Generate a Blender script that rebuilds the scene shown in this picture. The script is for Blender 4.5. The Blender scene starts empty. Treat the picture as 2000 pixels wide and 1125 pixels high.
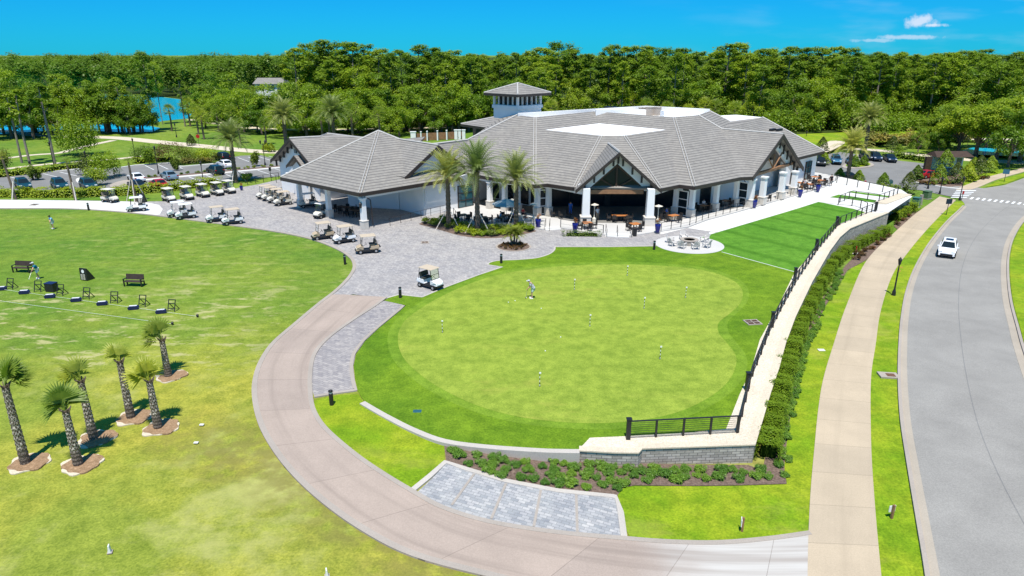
import bpy, bmesh, math, random
import numpy as np
from mathutils import Vector, Matrix
from mathutils.geometry import tessellate_polygon
R = math.radians
sc = bpy.context.scene
COL = sc.collection

# ------------------------------------------------------------------ camera
CAM_H, PITCH, FPX = 20.0, R(19.0), 1333.0
cd = bpy.data.cameras.new('camera'); cam = bpy.data.objects.new('camera', cd); COL.objects.link(cam)
cam.location = (0, 0, CAM_H); cam.rotation_euler = (R(90) - PITCH, 0, 0)
cd.sensor_width = 36; cd.lens = FPX / 2000 * 36; cd.clip_start = .5; cd.clip_end = 9000
sc.camera = cam
sc.view_settings.view_transform = 'Standard'; sc.view_settings.look = 'None'
sc.view_settings.exposure = 0.62; sc.view_settings.gamma = 1

# ------------------------------------------------------------------ node helper
def N(nt, typ, ins=None, **kw):
    n = nt.nodes.new(typ)
    for k, v in kw.items(): setattr(n, k, v)
    for k, v in (ins or {}).items():
        s = n.inputs[k]
        if hasattr(v, 'is_linked') or isinstance(v, bpy.types.NodeSocket): nt.links.new(v, s)
        else: s.default_value = v
    return n
def MATH(nt, op, a, b=0.0, c=None):
    d = {0: a, 1: b}
    if c is not None: d[2] = c
    return N(nt, 'ShaderNodeMath', d, operation=op).outputs[0]
def MIX(nt, f, a, b, bt='MIX'):
    n = nt.nodes.new('ShaderNodeMix'); n.data_type = 'RGBA'; n.blend_type = bt
    for i, v in ((0, f), (6, a), (7, b)):
        s = n.inputs[i]
        if isinstance(v, bpy.types.NodeSocket): nt.links.new(v, s)
        else: s.default_value = v if i == 0 else ((*v, 1) if len(v) == 3 else v)
    return n.outputs[2]
def RAMP(nt, f, stops):
    n = N(nt, 'ShaderNodeValToRGB', {0: f}); e = n.color_ramp.elements
    while len(e) < len(stops): e.new(.5)
    for i, (p, c) in enumerate(stops): e[i].position = p; e[i].color = (*c, 1) if len(c) == 3 else c
    return n.outputs[0]
def SS(nt, v, a, b):
    n = N(nt, 'ShaderNodeMapRange', {0: v, 1: a, 2: b, 3: 0., 4: 1.}, interpolation_type='SMOOTHSTEP'); return n.outputs[0]

# ------------------------------------------------------------------ sky and sun
SUN_EL, SUN_AZ = 69.0, 3.0      # sun high behind the camera
wd = bpy.data.worlds.new('World'); sc.world = wd; wd.use_nodes = True
nt = wd.node_tree; nt.nodes.clear()
sky = N(nt, 'ShaderNodeTexSky', sky_type='NISHITA', sun_disc=False, sun_elevation=R(SUN_EL), sun_rotation=R(180 + SUN_AZ),
        air_density=1.0, dust_density=0.0, ozone_density=3.0)
tc = N(nt, 'ShaderNodeTexCoord').outputs['Generated']
sx = N(nt, 'ShaderNodeSeparateXYZ', {0: tc})
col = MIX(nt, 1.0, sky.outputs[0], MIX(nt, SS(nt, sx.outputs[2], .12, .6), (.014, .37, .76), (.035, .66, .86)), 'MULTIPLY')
yy = MATH(nt, 'MAXIMUM', sx.outputs[1], .01)
az = MATH(nt, 'DIVIDE', sx.outputs[0], yy); el = MATH(nt, 'DIVIDE', sx.outputs[2], yy)
av = N(nt, 'ShaderNodeCombineXYZ', {0: az, 1: el, 2: 0.0}).outputs[0]
nz = N(nt, 'ShaderNodeTexNoise', {'Vector': av, 'Scale': 42., 'Detail': 6., 'Roughness': .62}).outputs[0]
nz2 = N(nt, 'ShaderNodeTexNoise', {'Vector': N(nt, 'ShaderNodeVectorMath', {0: av, 1: (1, 5, 1)}, operation='MULTIPLY').outputs[0], 'Scale': 7., 'Detail': 4.}).outputs[0]
cl = None
for (ca, ce, wa, we, st) in ((.560, .0405, .029, .0100, .75), (.574, .0360, .026, .0035, .8), (.548, .0205, .050, .0040, .5), (.500, .0165, .03, .003, .4)):
    dx = MATH(nt, 'DIVIDE', MATH(nt, 'SUBTRACT', az, ca), wa); dy = MATH(nt, 'DIVIDE', MATH(nt, 'SUBTRACT', el, ce), we)
    r = MATH(nt, 'SQRT', MATH(nt, 'ADD', MATH(nt, 'MULTIPLY', dx, dx), MATH(nt, 'MULTIPLY', dy, dy)))
    r = MATH(nt, 'ADD', r, MATH(nt, 'MULTIPLY', MATH(nt, 'SUBTRACT', nz, .5), 2.6))
    m = MATH(nt, 'MULTIPLY', SS(nt, r, 1.1, .35), st)
    cl = m if cl is None else MATH(nt, 'MAXIMUM', cl, m)
veil = MATH(nt, 'MULTIPLY', MATH(nt, 'MULTIPLY', SS(nt, nz2, .45, .8), SS(nt, az, .1, .7)), .22)
cl = MATH(nt, 'MAXIMUM', cl, veil)
col = MIX(nt, cl, col, (4.9, 5.2, 6.0))
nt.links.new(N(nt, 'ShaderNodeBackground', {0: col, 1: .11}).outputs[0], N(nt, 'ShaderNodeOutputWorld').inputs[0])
sd = bpy.data.lights.new('sun', 'SUN'); sd.energy = 4.0; sd.angle = R(.5); sd.color = (1, .96, .90)
sun = bpy.data.objects.new('sun', sd); COL.objects.link(sun)
sun.rotation_euler = (R(90 - SUN_EL), 0, R(-SUN_AZ))

# ------------------------------------------------------------------ geometry helpers
CP, SP = math.cos(PITCH), math.sin(PITCH)
def ray(px, py):
    x, y = (px - 1000) / FPX, -(py - 562.5) / FPX
    return Vector((x, CP + y * SP, -SP + y * CP))
def G(px, py, z=0.0):                      # a point of the photograph put on the level z
    d = ray(px, py); return Vector((0, 0, CAM_H)) + d * ((z - CAM_H) / d.z)
def AY(px, py, Y):
    d = ray(px, py); return Vector((0, 0, CAM_H)) + d * (Y / d.y)
def HIT(px, py, a, b, c):
    n = (b - a).cross(c - a); d = ray(px, py); o = Vector((0, 0, CAM_H))
    return o + d * (n.dot(a - o) / n.dot(d))
def S(t, a, b):
    t = min(1, max(0, (t - a) / (b - a))); return t * t * (3 - 2 * t)
def L(x, y):                               # height of the natural ground: it falls towards the road
    return -S(x, -8, 13) * (1.05 + 1.35 * S(y, 35, 95)) * (1 - .7 * S(y, 105, 150))
def T(px, py, off=0.0):
    z = 0.0
    for _ in range(25):
        p = G(px, py, z + off); z = .5 * z + .5 * L(p.x, p.y)
    return Vector((p.x, p.y, L(p.x, p.y) + off))
def sm(pts, n=6, closed=False):            # Catmull-Rom smoothing
    out = []; m = len(pts); P = [Vector(p) for p in pts]
    for i in range(m if closed else m - 1):
        a = P[(i - 1) % m] if closed or i else P[0]; b = P[i]; c = P[(i + 1) % m]
        d = P[(i + 2) % m] if closed or i + 2 < m else P[-1]
        for k in range(n):
            t = k / n
            out.append(.5 * ((2 * b) + (c - a) * t + (2 * a - 5 * b + 4 * c - d) * t * t + (3 * b - a - 3 * c + d) * t ** 3))
    if not closed: out.append(P[-1])
    return out
def resample(pts, n):
    P = [Vector(p) for p in pts]; s = [0.]
    for a, b in zip(P, P[1:]): s.append(s[-1] + (b - a).length)
    out = []; j = 0
    for k in range(n):
        t = s[-1] * k / (n - 1)
        while j < len(P) - 2 and s[j + 1] < t: j += 1
        out.append(P[j].lerp(P[j + 1], (t - s[j]) / max(1e-9, s[j + 1] - s[j])))
    return out

class MB:
    def __init__(s): s.v = []; s.f = []; s.m = []; s.uv = None
    def add(s, vs, fs, mi=0):
        o = len(s.v); s.v += [tuple(v) for v in vs]; s.f += [tuple(i + o for i in f) for f in fs]; s.m += [mi] * len(fs); return s
    def box(s, c, d, rz=0, M=None, mi=0, taper=1.0):
        x, y, z = d[0] / 2, d[1] / 2, d[2] / 2; t = taper
        vs = [Vector(p) for p in ((-x, -y, -z), (x, -y, -z), (x, y, -z), (-x, y, -z), (-x * t, -y * t, z), (x * t, -y * t, z), (x * t, y * t, z), (-x * t, y * t, z))]
        Q = M or Matrix.Rotation(rz, 3, 'Z'); c = Vector(c)
        return s.add([Q @ v + c for v in vs], [(3, 2, 1, 0), (4, 5, 6, 7), (0, 1, 5, 4), (1, 2, 6, 5), (2, 3, 7, 6), (3, 0, 4, 7)], mi)
    def tube(s, pts, r, n=6, mi=0, cap=True):
        P = [Vector(p) for p in pts]; k = len(P)
        r = [r] * k if not hasattr(r, '__len__') else r
        vs = []; u = None
        for i, p in enumerate(P):
            t = (P[min(i + 1, k - 1)] - P[max(i - 1, 0)]).normalized()
            if u is None: u = t.orthogonal().normalized()
            else: u = (u - t * u.dot(t)).normalized()
            w = t.cross(u)
            vs += [p + (u * math.cos(2 * math.pi * j / n) + w * math.sin(2 * math.pi * j / n)) * r[i] for j in range(n)]
        fs = [(i * n + j, i * n + (j + 1) % n, (i + 1) * n + (j + 1) % n, (i + 1) * n + j) for i in range(k - 1) for j in range(n)]
        if cap: fs += [tuple(range(n))[::-1], tuple((k - 1) * n + j for j in range(n))]
        return s.add(vs, fs, mi)
    def lathe(s, prof, c=(0, 0, 0), n=12, mi=0):
        vs = [(c[0] + r * math.cos(2 * math.pi * j / n), c[1] + r * math.sin(2 * math.pi * j / n), c[2] + z) for r, z in prof for j in range(n)]
        k = len(prof)
        fs = [(i * n + j, i * n + (j + 1) % n, (i + 1) * n + (j + 1) % n, (i + 1) * n + j) for i in range(k - 1) for j in range(n)]
        fs += [tuple(range(n))[::-1], tuple((k - 1) * n + j for j in range(n))]
        return s.add(vs, fs, mi)
    def ball(s, c, r, n=10, m=6, mi=0):
        r = (r, r, r) if not hasattr(r, '__len__') else r
        vs = []; 
        for i in range(m + 1):
            a = math.pi * (.02 + .96 * i / m)
            vs += [(c[0] + r[0] * math.sin(a) * math.cos(2 * math.pi * j / n), c[1] + r[1] * math.sin(a) * math.sin(2 * math.pi * j / n), c[2] - r[2] * math.cos(a)) for j in range(n)]
        fs = [(i * n + j, i * n + (j + 1) % n, (i + 1) * n + (j + 1) % n, (i + 1) * n + j) for i in range(m) for j in range(n)]
        fs += [tuple(range(n))[::-1], tuple(m * n + j for j in range(n))]
        return s.add(vs, fs, mi)
    def poly(s, pts, mi=0):
        tri = tessellate_polygon([[Vector(p) for p in pts]])
        nrm = sum(((Vector(pts[b]) - Vector(pts[a])).cross(Vector(pts[c]) - Vector(pts[a])).z for a, b, c in tri))
        return s.add(pts, [t if nrm >= 0 else t[::-1] for t in tri], mi)
    def slab(s, pts, z0, z1, mi=0):        # flat-topped prism over a plan outline
        n = len(pts); top = [(p[0], p[1], z1) for p in pts]; bot = [(p[0], p[1], z0) for p in pts]
        s.poly(top, mi)
        s.add(bot + top, [(i, (i + 1) % n, n + (i + 1) % n, n + i) for i in range(n)], mi); return s
    def plate(s, pts, th, mi=0):           # planar polygon in 3D given a thickness downwards
        P = [Vector(p) for p in pts]; n = len(P); nr = Vector((0, 0, 0))
        for i in range(n): nr += P[i].cross(P[(i + 1) % n])
        nr.normalize()
        if nr.z < 0: nr = -nr
        Q = [p - nr * th for p in P]
        tri = tessellate_polygon([P])
        s.add(P, [t for t in tri], mi); s.add(Q, [t[::-1] for t in tri], mi)
        s.add(P + Q, [(i, (i + 1) % n, n + (i + 1) % n, n + i) for i in range(n)], mi); return s
    def build(s, name, mats, parent=None, smooth=False, bevel=0, loc=None):
        me = bpy.data.meshes.new(name); me.from_pydata(s.v, [], s.f)
        mats = mats if isinstance(mats, (list, tuple)) else [mats]
        for m in mats: me.materials.append(m)
        if len(mats) > 1: me.polygons.foreach_set('material_index', s.m)
        if s.uv:
            ul = me.uv_layers.new(name='UVMap')
            for lp in me.loops: ul.data[lp.index].uv = s.uv[lp.vertex_index]
        if smooth: me.polygons.foreach_set('use_smooth', [True] * len(me.polygons))
        me.update()
        o = bpy.data.objects.new(name, me); COL.objects.link(o)
        if parent: o.parent = parent
        if loc: o.location = loc
        if bevel:
            b = o.modifiers.new('bevel', 'BEVEL'); b.width = bevel; b.segments = 2; b.limit_method = 'ANGLE'
        return o
def tag(o, label=None, cat=None, group=None, kind=None):
    if label: o['label'] = label
    if cat: o['category'] = cat
    if group: o['group'] = group
    if kind: o['kind'] = kind
    return o
def thing(name, label, cat, loc=(0, 0, 0), rz=0, group=None):
    o = bpy.data.objects.new(name, None); o.empty_display_size = .3; COL.objects.link(o)
    o.location = loc; o.rotation_euler = (0, 0, rz); return tag(o, label, cat, group)
KIDS = {}
def dup(o, loc=None, rz=None, label=None, sc_=None, parent=None):
    if o.name not in KIDS: KIDS[o.name] = list(o.children)
    c = o.copy(); COL.objects.link(c)
    if parent: c.parent = parent
    for ch in KIDS[o.name]: dup(ch, parent=c)
    if loc is not None: c.location = loc
    if rz is not None: c.rotation_euler = (0, 0, rz)
    if label: c['label'] = label
    if sc_: c.scale = (sc_,) * 3 if not hasattr(sc_, '__len__') else sc_
    return c
def struct(o): return tag(o, kind='structure')
def drape(name, pts, off, mat, step=2.0, kind='structure', edge=0.0):
    bm = bmesh.new()
    vs = [bm.verts.new((p[0], p[1], 0)) for p in pts]
    f = bm.faces.new(vs); bmesh.ops.triangulate(bm, faces=[f])
    xs = [p[0] for p in pts]; ys = [p[1] for p in pts]
    for ax, lo, hi in ((0, min(xs), max(xs)), (1, min(ys), max(ys))):
        k = math.ceil(lo / step)
        while k * step < hi:
            co = [0, 0, 0]; no = [0, 0, 0]; co[ax] = k * step; no[ax] = 1
            bmesh.ops.bisect_plane(bm, geom=bm.verts[:] + bm.edges[:] + bm.faces[:], plane_co=co, plane_no=no, dist=1e-5); k += 1
    for v in bm.verts: v.co.z = L(v.co.x, v.co.y) + off
    for f in bm.faces:
        f.normal_update()
        if f.normal.z < 0: f.normal_flip()
    if edge:
        be = [e for e in bm.edges if e.is_boundary]
        r = bmesh.ops.extrude_edge_only(bm, edges=be)
        for v in r['geom']:
            if isinstance(v, bmesh.types.BMVert): v.co.z -= edge
    me = bpy.data.meshes.new(name); bm.to_mesh(me); bm.free(); me.materials.append(mat)
    o = bpy.data.objects.new(name, me); COL.objects.link(o)
    return tag(o, kind=kind) if kind else o
def ribbon(name, lf, rt, mat, off=.05, n=90, m=5, flat=None, edge=.12, kind='structure', parent=None):
    A, B = resample(lf, n), resample(rt, n); mb = MB(); mb.uv = []; s = 0; pv = None
    for i in range(n):
        c = (A[i] + B[i]) / 2; s += (c - pv).length if pv else 0; pv = c; w = (A[i] - B[i]).length
        for j in range(-1, m + 2):
            jj = min(m, max(0, j)); p = A[i].lerp(B[i], jj / m)
            z = (flat if flat is not None else L(p.x, p.y)) + off - (edge if j in (-1, m + 1) else 0)
            mb.v.append((p.x, p.y, z)); mb.uv.append((s, w * jj / m))
    k = m + 3
    for i in range(n - 1):
        for j in range(k - 1):
            mb.f.append((i * k + j, i * k + j + 1, (i + 1) * k + j + 1, (i + 1) * k + j)); mb.m.append(0)
    o = mb.build(name, mat, parent)
    return tag(o, kind=kind) if kind else o
def offset(pl, d):                         # polyline moved sideways
    out = []
    for i, p in enumerate(pl):
        t = (pl[min(i + 1, len(pl) - 1)] - pl[max(i - 1, 0)]); t.z = 0; t.normalize()
        out.append(p + Vector((-t.y, t.x, 0)) * d)
    return out

# ------------------------------------------------------------------ materials
def matbase(name, rough=.8, spec=.3):
    m = bpy.data.materials.new(name); m.use_nodes = True; nt = m.node_tree
    b = nt.nodes['Principled BSDF']; b.inputs['Roughness'].default_value = rough
    b.inputs['Specular IOR Level'].default_value = spec
    return m, nt, b
def pos(nt): return N(nt, 'ShaderNodeNewGeometry').outputs['Position']
def noise(nt, v, s, d=3., r=.55, st=None):
    if st: v = N(nt, 'ShaderNodeVectorMath', {0: v, 1: st}, operation='MULTIPLY').outputs[0]
    return N(nt, 'ShaderNodeTexNoise', {'Vector': v, 'Scale': s, 'Detail': d, 'Roughness': r}).outputs[0]
def bump(nt, b, h, s=.3, d=.05):
    nt.links.new(N(nt, 'ShaderNodeBump', {'Height': h, 'Strength': s, 'Distance': d}).outputs[0], b.inputs['Normal'])
def plain(name, c, rough=.6, spec=.4, var=.12, scale=3., metal=0, bumps=0):
    m, nt, b = matbase(name, rough, spec); tc = N(nt, 'ShaderNodeTexCoord').outputs['Object']
    n = noise(nt, tc, scale, 4)
    lo = tuple(x * (1 - var) for x in c); hi = tuple(min(1, x * (1 + var)) for x in c)
    nt.links.new(RAMP(nt, n, [(.25, lo), (.75, hi)]), b.inputs['Base Color']); b.inputs['Metallic'].default_value = metal
    if bumps: bump(nt, b, noise(nt, tc, scale * 6, 3), bumps, .02)
    return m
def grass(name, c1, c2, dry=(.42, .40, .14), dryamt=0., big=.06, fine=9., dscale=.35, stripes=0, worn=0):
    m, nt, b = matbase(name, .9, .15); p = pos(nt)
    c = RAMP(nt, noise(nt, p, big, 5, .6), [(.40, c1), (.60, c2)])
    n2 = noise(nt, p, .9, 5, .7)
    c = MIX(nt, 1., c, RAMP(nt, n2, [(.36, (.76, .80, .7)), (.64, (1.22, 1.16, 1.2))]), 'MULTIPLY')
    n3 = noise(nt, p, fine, 4, .75)
    c = MIX(nt, 1., c, RAMP(nt, n3, [(.32, (.64, .70, .6)), (.68, (1.34, 1.28, 1.3))]), 'MULTIPLY')
    if worn:                               # the front lawn is a drier sort of turf, the tee line is worn
        y = MATH(nt, 'ADD', N(nt, 'ShaderNodeSeparateXYZ', {0: p}).outputs[1], MATH(nt, 'MULTIPLY', MATH(nt, 'SUBTRACT', noise(nt, p, .11, 3), .5), 26.))
        c = MIX(nt, MATH(nt, 'MULTIPLY', SS(nt, y, 54, 30), .95), c, MIX(nt, 1., c, (2.15, 1.36, 1.7), 'MULTIPLY'))
        x_ = N(nt, 'ShaderNodeSeparateXYZ', {0: p}).outputs[0]; y_ = N(nt, 'ShaderNodeSeparateXYZ', {0: p}).outputs[1]
        pale = MATH(nt, 'MULTIPLY', SS(nt, noise(nt, p, .13, 6, .62), .50, .64), SS(nt, y, 44, 34)); c = MIX(nt, MATH(nt, 'MULTIPLY', pale, .7), c, (.40, .39, .13))
        ds = MATH(nt, 'ADD', MATH(nt, 'MULTIPLY', MATH(nt, 'ADD', x_, 11.4), .588), MATH(nt, 'MULTIPLY', MATH(nt, 'SUBTRACT', y_, 29.7), .809))
        ds = MATH(nt, 'ADD', ds, MATH(nt, 'MULTIPLY', MATH(nt, 'SUBTRACT', noise(nt, p, .35, 5), .5), 5.))
        tan_ = MATH(nt, 'MULTIPLY', MATH(nt, 'MULTIPLY', SS(nt, ds, -4.2, -.6), SS(nt, y_, 38, 31)), SS(nt, noise(nt, p, 1.2, 4), .3, .6)); c = MIX(nt, MATH(nt, 'MULTIPLY', tan_, .7), c, (.19, .165, .045))
        w = noise(nt, p, .42, 6, .7, (.6, 1.5, 1)); band = MATH(nt, 'MULTIPLY', SS(nt, y, 38, 44), SS(nt, y, 64, 54))
        w = MATH(nt, 'MULTIPLY', SS(nt, w, .53, .62), MATH(nt, 'MULTIPLY', band, SS(nt, N(nt, 'ShaderNodeSeparateXYZ', {0: p}).outputs[0], -12, -24)))
        c = MIX(nt, MATH(nt, 'MULTIPLY', w, .75), c, (.44, .40, .19))
    if stripes:
        s = MATH(nt, 'DIVIDE', N(nt, 'ShaderNodeVectorMath', {0: p, 1: (.81, .58, 0)}, operation='DOT_PRODUCT').outputs['Value'], stripes)
        f = MATH(nt, 'ABSOLUTE', MATH(nt, 'SUBTRACT', MATH(nt, 'FRACT', s), .5))
        f = MATH(nt, 'MULTIPLY', SS(nt, f, .16, .02), MATH(nt, 'ADD', .35, n2))
        c = MIX(nt, f, c, MIX(nt, 1., c, (.62, .72, .5), 'MULTIPLY'))
    if dryamt:
        d = noise(nt, p, dscale, 6, .68, (.6, 1.25, 1)); d2 = noise(nt, p, .045, 2)
        f = MATH(nt, 'MULTIPLY', SS(nt, d, .50, .66), SS(nt, d2, .40, .58))
        c = MIX(nt, MATH(nt, 'MULTIPLY', f, dryamt), c, dry)
    nt.links.new(c, b.inputs['Base Color']); bump(nt, b, MATH(nt, 'ADD', n3, n2), .5, .06); return m
M = {}
M['rough'] = grass('rough_grass', (.098, .190, .020), (.165, .238, .028), dryamt=.34, dscale=.7, big=.06, worn=1)
M['lawn'] = grass('lawn_grass', (.090, .182, .008), (.140, .235, .012), big=.10)
M['green'] = grass('green_grass', (.212, .292, .036), (.236, .314, .040), dry=(.33, .33, .06), dryamt=.5, fine=16, big=.09, dscale=.22)
M['event'] = grass('event_grass', (.072, .205, .016), (.100, .240, .022), stripes=5.3, fine=12)
M['verge'] = grass('verge_grass', (.150, .260, .008), (.235, .305, .014), dry=(.36, .33, .07), dryamt=.35, big=.25)
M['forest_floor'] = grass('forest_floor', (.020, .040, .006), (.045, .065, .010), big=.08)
def concrete(name, c, joint=0, streak=.0, speck=.1, stain=.15, newer=None):
    m, nt, b = matbase(name, .85, .25); p = pos(nt)
    cc = RAMP(nt, noise(nt, p, .35, 5, .6), [(.3, tuple(x * (1 - stain) for x in c)), (.7, c)])
    cc = MIX(nt, 1., cc, RAMP(nt, noise(nt, p, 14, 3, .7), [(.3, (1 - speck,) * 3), (.7, (1 + speck,) * 3)]), 'MULTIPLY')
    if joint or streak:
        uv = N(nt, 'ShaderNodeUVMap').outputs[0]; u = N(nt, 'ShaderNodeSeparateXYZ', {0: uv}).outputs
    if newer:
        xx = MATH(nt, 'ADD', N(nt, 'ShaderNodeSeparateXYZ', {0: p}).outputs[0], MATH(nt, 'MULTIPLY', noise(nt, p, .3, 3), 5.)); cc = MIX(nt, SS(nt, xx, 7, 12), cc, newer)
    if streak:
        f = noise(nt, uv, 1., 4, .6, (.03, .9, 1))
        cc = MIX(nt, MATH(nt, 'MULTIPLY', SS(nt, f, .45, .68), streak), cc, tuple(x * .62 for x in c))
    if joint:
        f = MATH(nt, 'FRACT', MATH(nt, 'DIVIDE', u[0], joint))
        cell = N(nt, 'ShaderNodeTexWhiteNoise', {'Vector': N(nt, 'ShaderNodeCombineXYZ', {0: MATH(nt, 'FLOOR', MATH(nt, 'DIVIDE', u[0], joint)), 1: 0., 2: 0.}).outputs[0]}, noise_dimensions='3D').outputs[0]
        cc = MIX(nt, 1., cc, RAMP(nt, cell, [(0., (.93, .93, .94)), (1., (1.05, 1.04, 1.03))]), 'MULTIPLY')
        cc = MIX(nt, MATH(nt, 'MULTIPLY', MATH(nt, 'LESS_THAN', f, .035 / joint), .55), cc, tuple(x * .4 for x in c))
    nt.links.new(cc, b.inputs['Base Color']); bump(nt, b, noise(nt, p, 30, 3), .15, .01); return m
M['path'] = concrete('path_concrete', (.405, .325, .268), 4.2, .6, newer=(.52, .495, .45))
M['sidewalk'] = concrete('sidewalk_concrete', (.50, .405, .285), 3.0, .3)
M['white_conc'] = concrete('white_concrete', (.66, .64, .60), stain=.1)
M['curb'] = concrete('curb_concrete', (.38, .33, .28))
M['asphalt'] = concrete('asphalt', (.300, .284, .256), 0, .18, .16, .2)
M['lot'] = concrete('lot_asphalt', (.22, .215, .205), 0, 0, .16, .2)
M['sand'] = concrete('sand', (.62, .53, .40), 0, 0, .2)
M['edge_conc'] = concrete('edge_concrete', (.50, .455, .40))
M['gutter'] = concrete('gutter_concrete', (.40, .345, .275))
M['gravel'] = concrete('gravel', (.66, .57, .44), 0, 0, .34, .14)
M['paint'] = concrete('road_paint', (.78, .78, .76))
def pavers(name, a, b2, mortar, sx_, sy_, rot=45):
    m, nt, b = matbase(name, .85, .25); p = pos(nt)
    v = N(nt, 'ShaderNodeMapping', {0: p, 2: (0, 0, R(rot))}).outputs[0]
    bt = N(nt, 'ShaderNodeTexBrick', {'Vector': v, 'Color1': (*a, 1), 'Color2': (*b2, 1), 'Mortar': (*mortar, 1), 'Scale': 1., 'Mortar Size': .012, 'Bias': 0., 'Brick Width': sx_, 'Row Height': sy_})
    c = MIX(nt, 1., bt.outputs[0], RAMP(nt, noise(nt, p, .5, 5, .7), [(.3, (.84, .85, .88)), (.7, (1.14, 1.12, 1.08))]), 'MULTIPLY')
    c = MIX(nt, 1., c, RAMP(nt, noise(nt, p, 2.6, 3, .7), [(.3, (.86, .86, .88)), (.7, (1.12, 1.12, 1.1))]), 'MULTIPLY')
    nt.links.new(c, b.inputs['Base Color']); bump(nt, b, bt.outputs[1], .25, .01).__class__; return m
M['paver'] = pavers('grey_pavers', (.295, .278, .272), (.405, .38, .36), (.21, .20, .195), .42, .21)
M['paver2'] = pavers('silver_pavers', (.27, .28, .29), (.43, .42, .41), (.22, .22, .22), .36, .20, 20)
M['paver3'] = pavers('warm_pavers', (.26, .24, .24), (.37, .34, .32), (.19, .18, .18), .45, .22, 30)
def mulchm(name, a, b2):
    m, nt, b = matbase(name, .95, .1); p = pos(nt)
    c = RAMP(nt, noise(nt, p, 7, 5, .8), [(.3, a), (.55, b2), (.8, tuple(min(1, x * 1.9) for x in b2))])
    nt.links.new(c, b.inputs['Base Color']); bump(nt, b, noise(nt, p, 16, 4, .8), .8, .05); return m
M['mulch'] = mulchm('mulch', (.075, .050, .038), (.19, .135, .105))
M['straw'] = mulchm('pine_straw', (.20, .12, .06), (.34, .22, .13))
def waterm():
    m, nt, b = matbase('water', .12, .3); p = pos(nt)
    b.inputs['Base Color'].default_value = (.0, .46, .70, 1); bump(nt, b, noise(nt, p, 1.5, 3, .6, (1, .4, 1)), .12, .05); return m
M['water'] = waterm()

# ------------------------------------------------------------------ ground
xs = [-4500, -2000, -900, -500, -300, -180, -100] + list(range(-60, 121, 2)) + [140, 170, 220, 320, 600, 1500, 4500]
ys = [-60, -20, 0] + list(range(10, 171, 2)) + [185, 210, 260, 340, 500, 900, 2000, 6000]
mb = MB(); nx = len(xs)
mb.v = [(x, y, L(x, y) - .03) for y in ys for x in xs]
mb.f = [(j * nx + i, j * nx + i + 1, (j + 1) * nx + i + 1, (j + 1) * nx + i) for j in range(len(ys) - 1) for i in range(nx - 1)]
mb.m = [0] * len(mb.f)
struct(mb.build('ground', M['rough'], smooth=True))
def flat(name, px, z, mat, smooth=0, th=0.0, kind='structure', parent=None):
    pts = [G(*p, z) for p in px]
    if smooth: pts = sm(pts, smooth, True)
    mb = MB()
    if th: mb.slab(pts, z - th, z)
    else: mb.poly(pts)
    o = mb.build(name, mat, parent); return tag(o, kind=kind) if kind else o

# left edge of the paved court and cart path (edge of the practice range)
RANGE_EDGE = [(-420, 407), (-60, 407), (0, 408), (100, 408), (170, 410), (250, 416), (330, 425), (430, 438), (530, 452), (600, 466), (650, 484), (680, 502), (689, 520), (680, 540), (655, 566), (620, 593), (570, 635), (530, 670), (506, 705), (494, 740), (492, 775), (501, 820), (522, 865), (562, 920), (622, 978), (704, 1037), (805, 1088), (960, 1130), (1100, 1160), (1320, 1190), (1577, 1205)]
edge3 = sm([T(*p) for p in RANGE_EDGE], 5)
iw = 8 * 5 + 2 * 5
PATH_R = [(757, 581), (735, 598), (690, 627), (645, 660), (618, 692), (610, 730), (611, 772), (618, 803), (640, 836), (690, 880), (742, 917), (808, 957), (870, 990), (960, 1017), (1080, 1036), (1210, 1048), (1300, 1055), (1400, 1057), (1500, 1049), (1579, 1038)]
path_r = sm([T(*p) for p in PATH_R], 5)
i0 = min(range(len(edge3)), key=lambda i: (edge3[i] - T(690, 574)).length if True else 0)
lft = [p for p in edge3 if p.y < T(660, 562).y or p.x > 20]
lft = [T(672, 576)] + [p for p in edge3 if p.y < T(650, 572).y]
ribbon('cart_path', lft, path_r, M['path'], .045, 140, 8)
# paved court
court = [G(*p) for p in [(-420, 407), (-420, 389), (-60, 389), (0, 390), (120, 391), (230, 393), (270, 394), (330, 393), (400, 379), (440, 372), (470, 366), (505, 360), (548, 350), (640, 330), (900, 345), (1100, 380), (1290, 400), (1290, 458), (1344, 445), (1388, 452), (1372, 463), (1300, 478), (1281, 481), (1200, 482.5), (1085, 482.5)]]
ring = sm([G(*p) for p in [(1085, 482.5), (1084, 489), (1073.6, 497), (1049, 504.5), (1011, 508.2), (986.5, 509), (969, 510.5), (957, 514), (954, 517.5)]], 5)
court += ring[1:] + [G(*p) for p in [(983, 522), (934, 538.5), (869.6, 562.5), (825, 581.5), (787.5, 577.5), (780, 576.5), (765, 582)]]
court += [G(757, 584), G(690, 575), G(640, 583)] + [p for p in reversed(edge3) if G(640, 583).y < p.y and p.x > -300]
court = [Vector((p.x, p.y, 0)) for p in court]
mb = MB(); mb.poly([(p.x, p.y, .012) for p in court]); struct(mb.build('paved_court', M['paver']))
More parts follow.
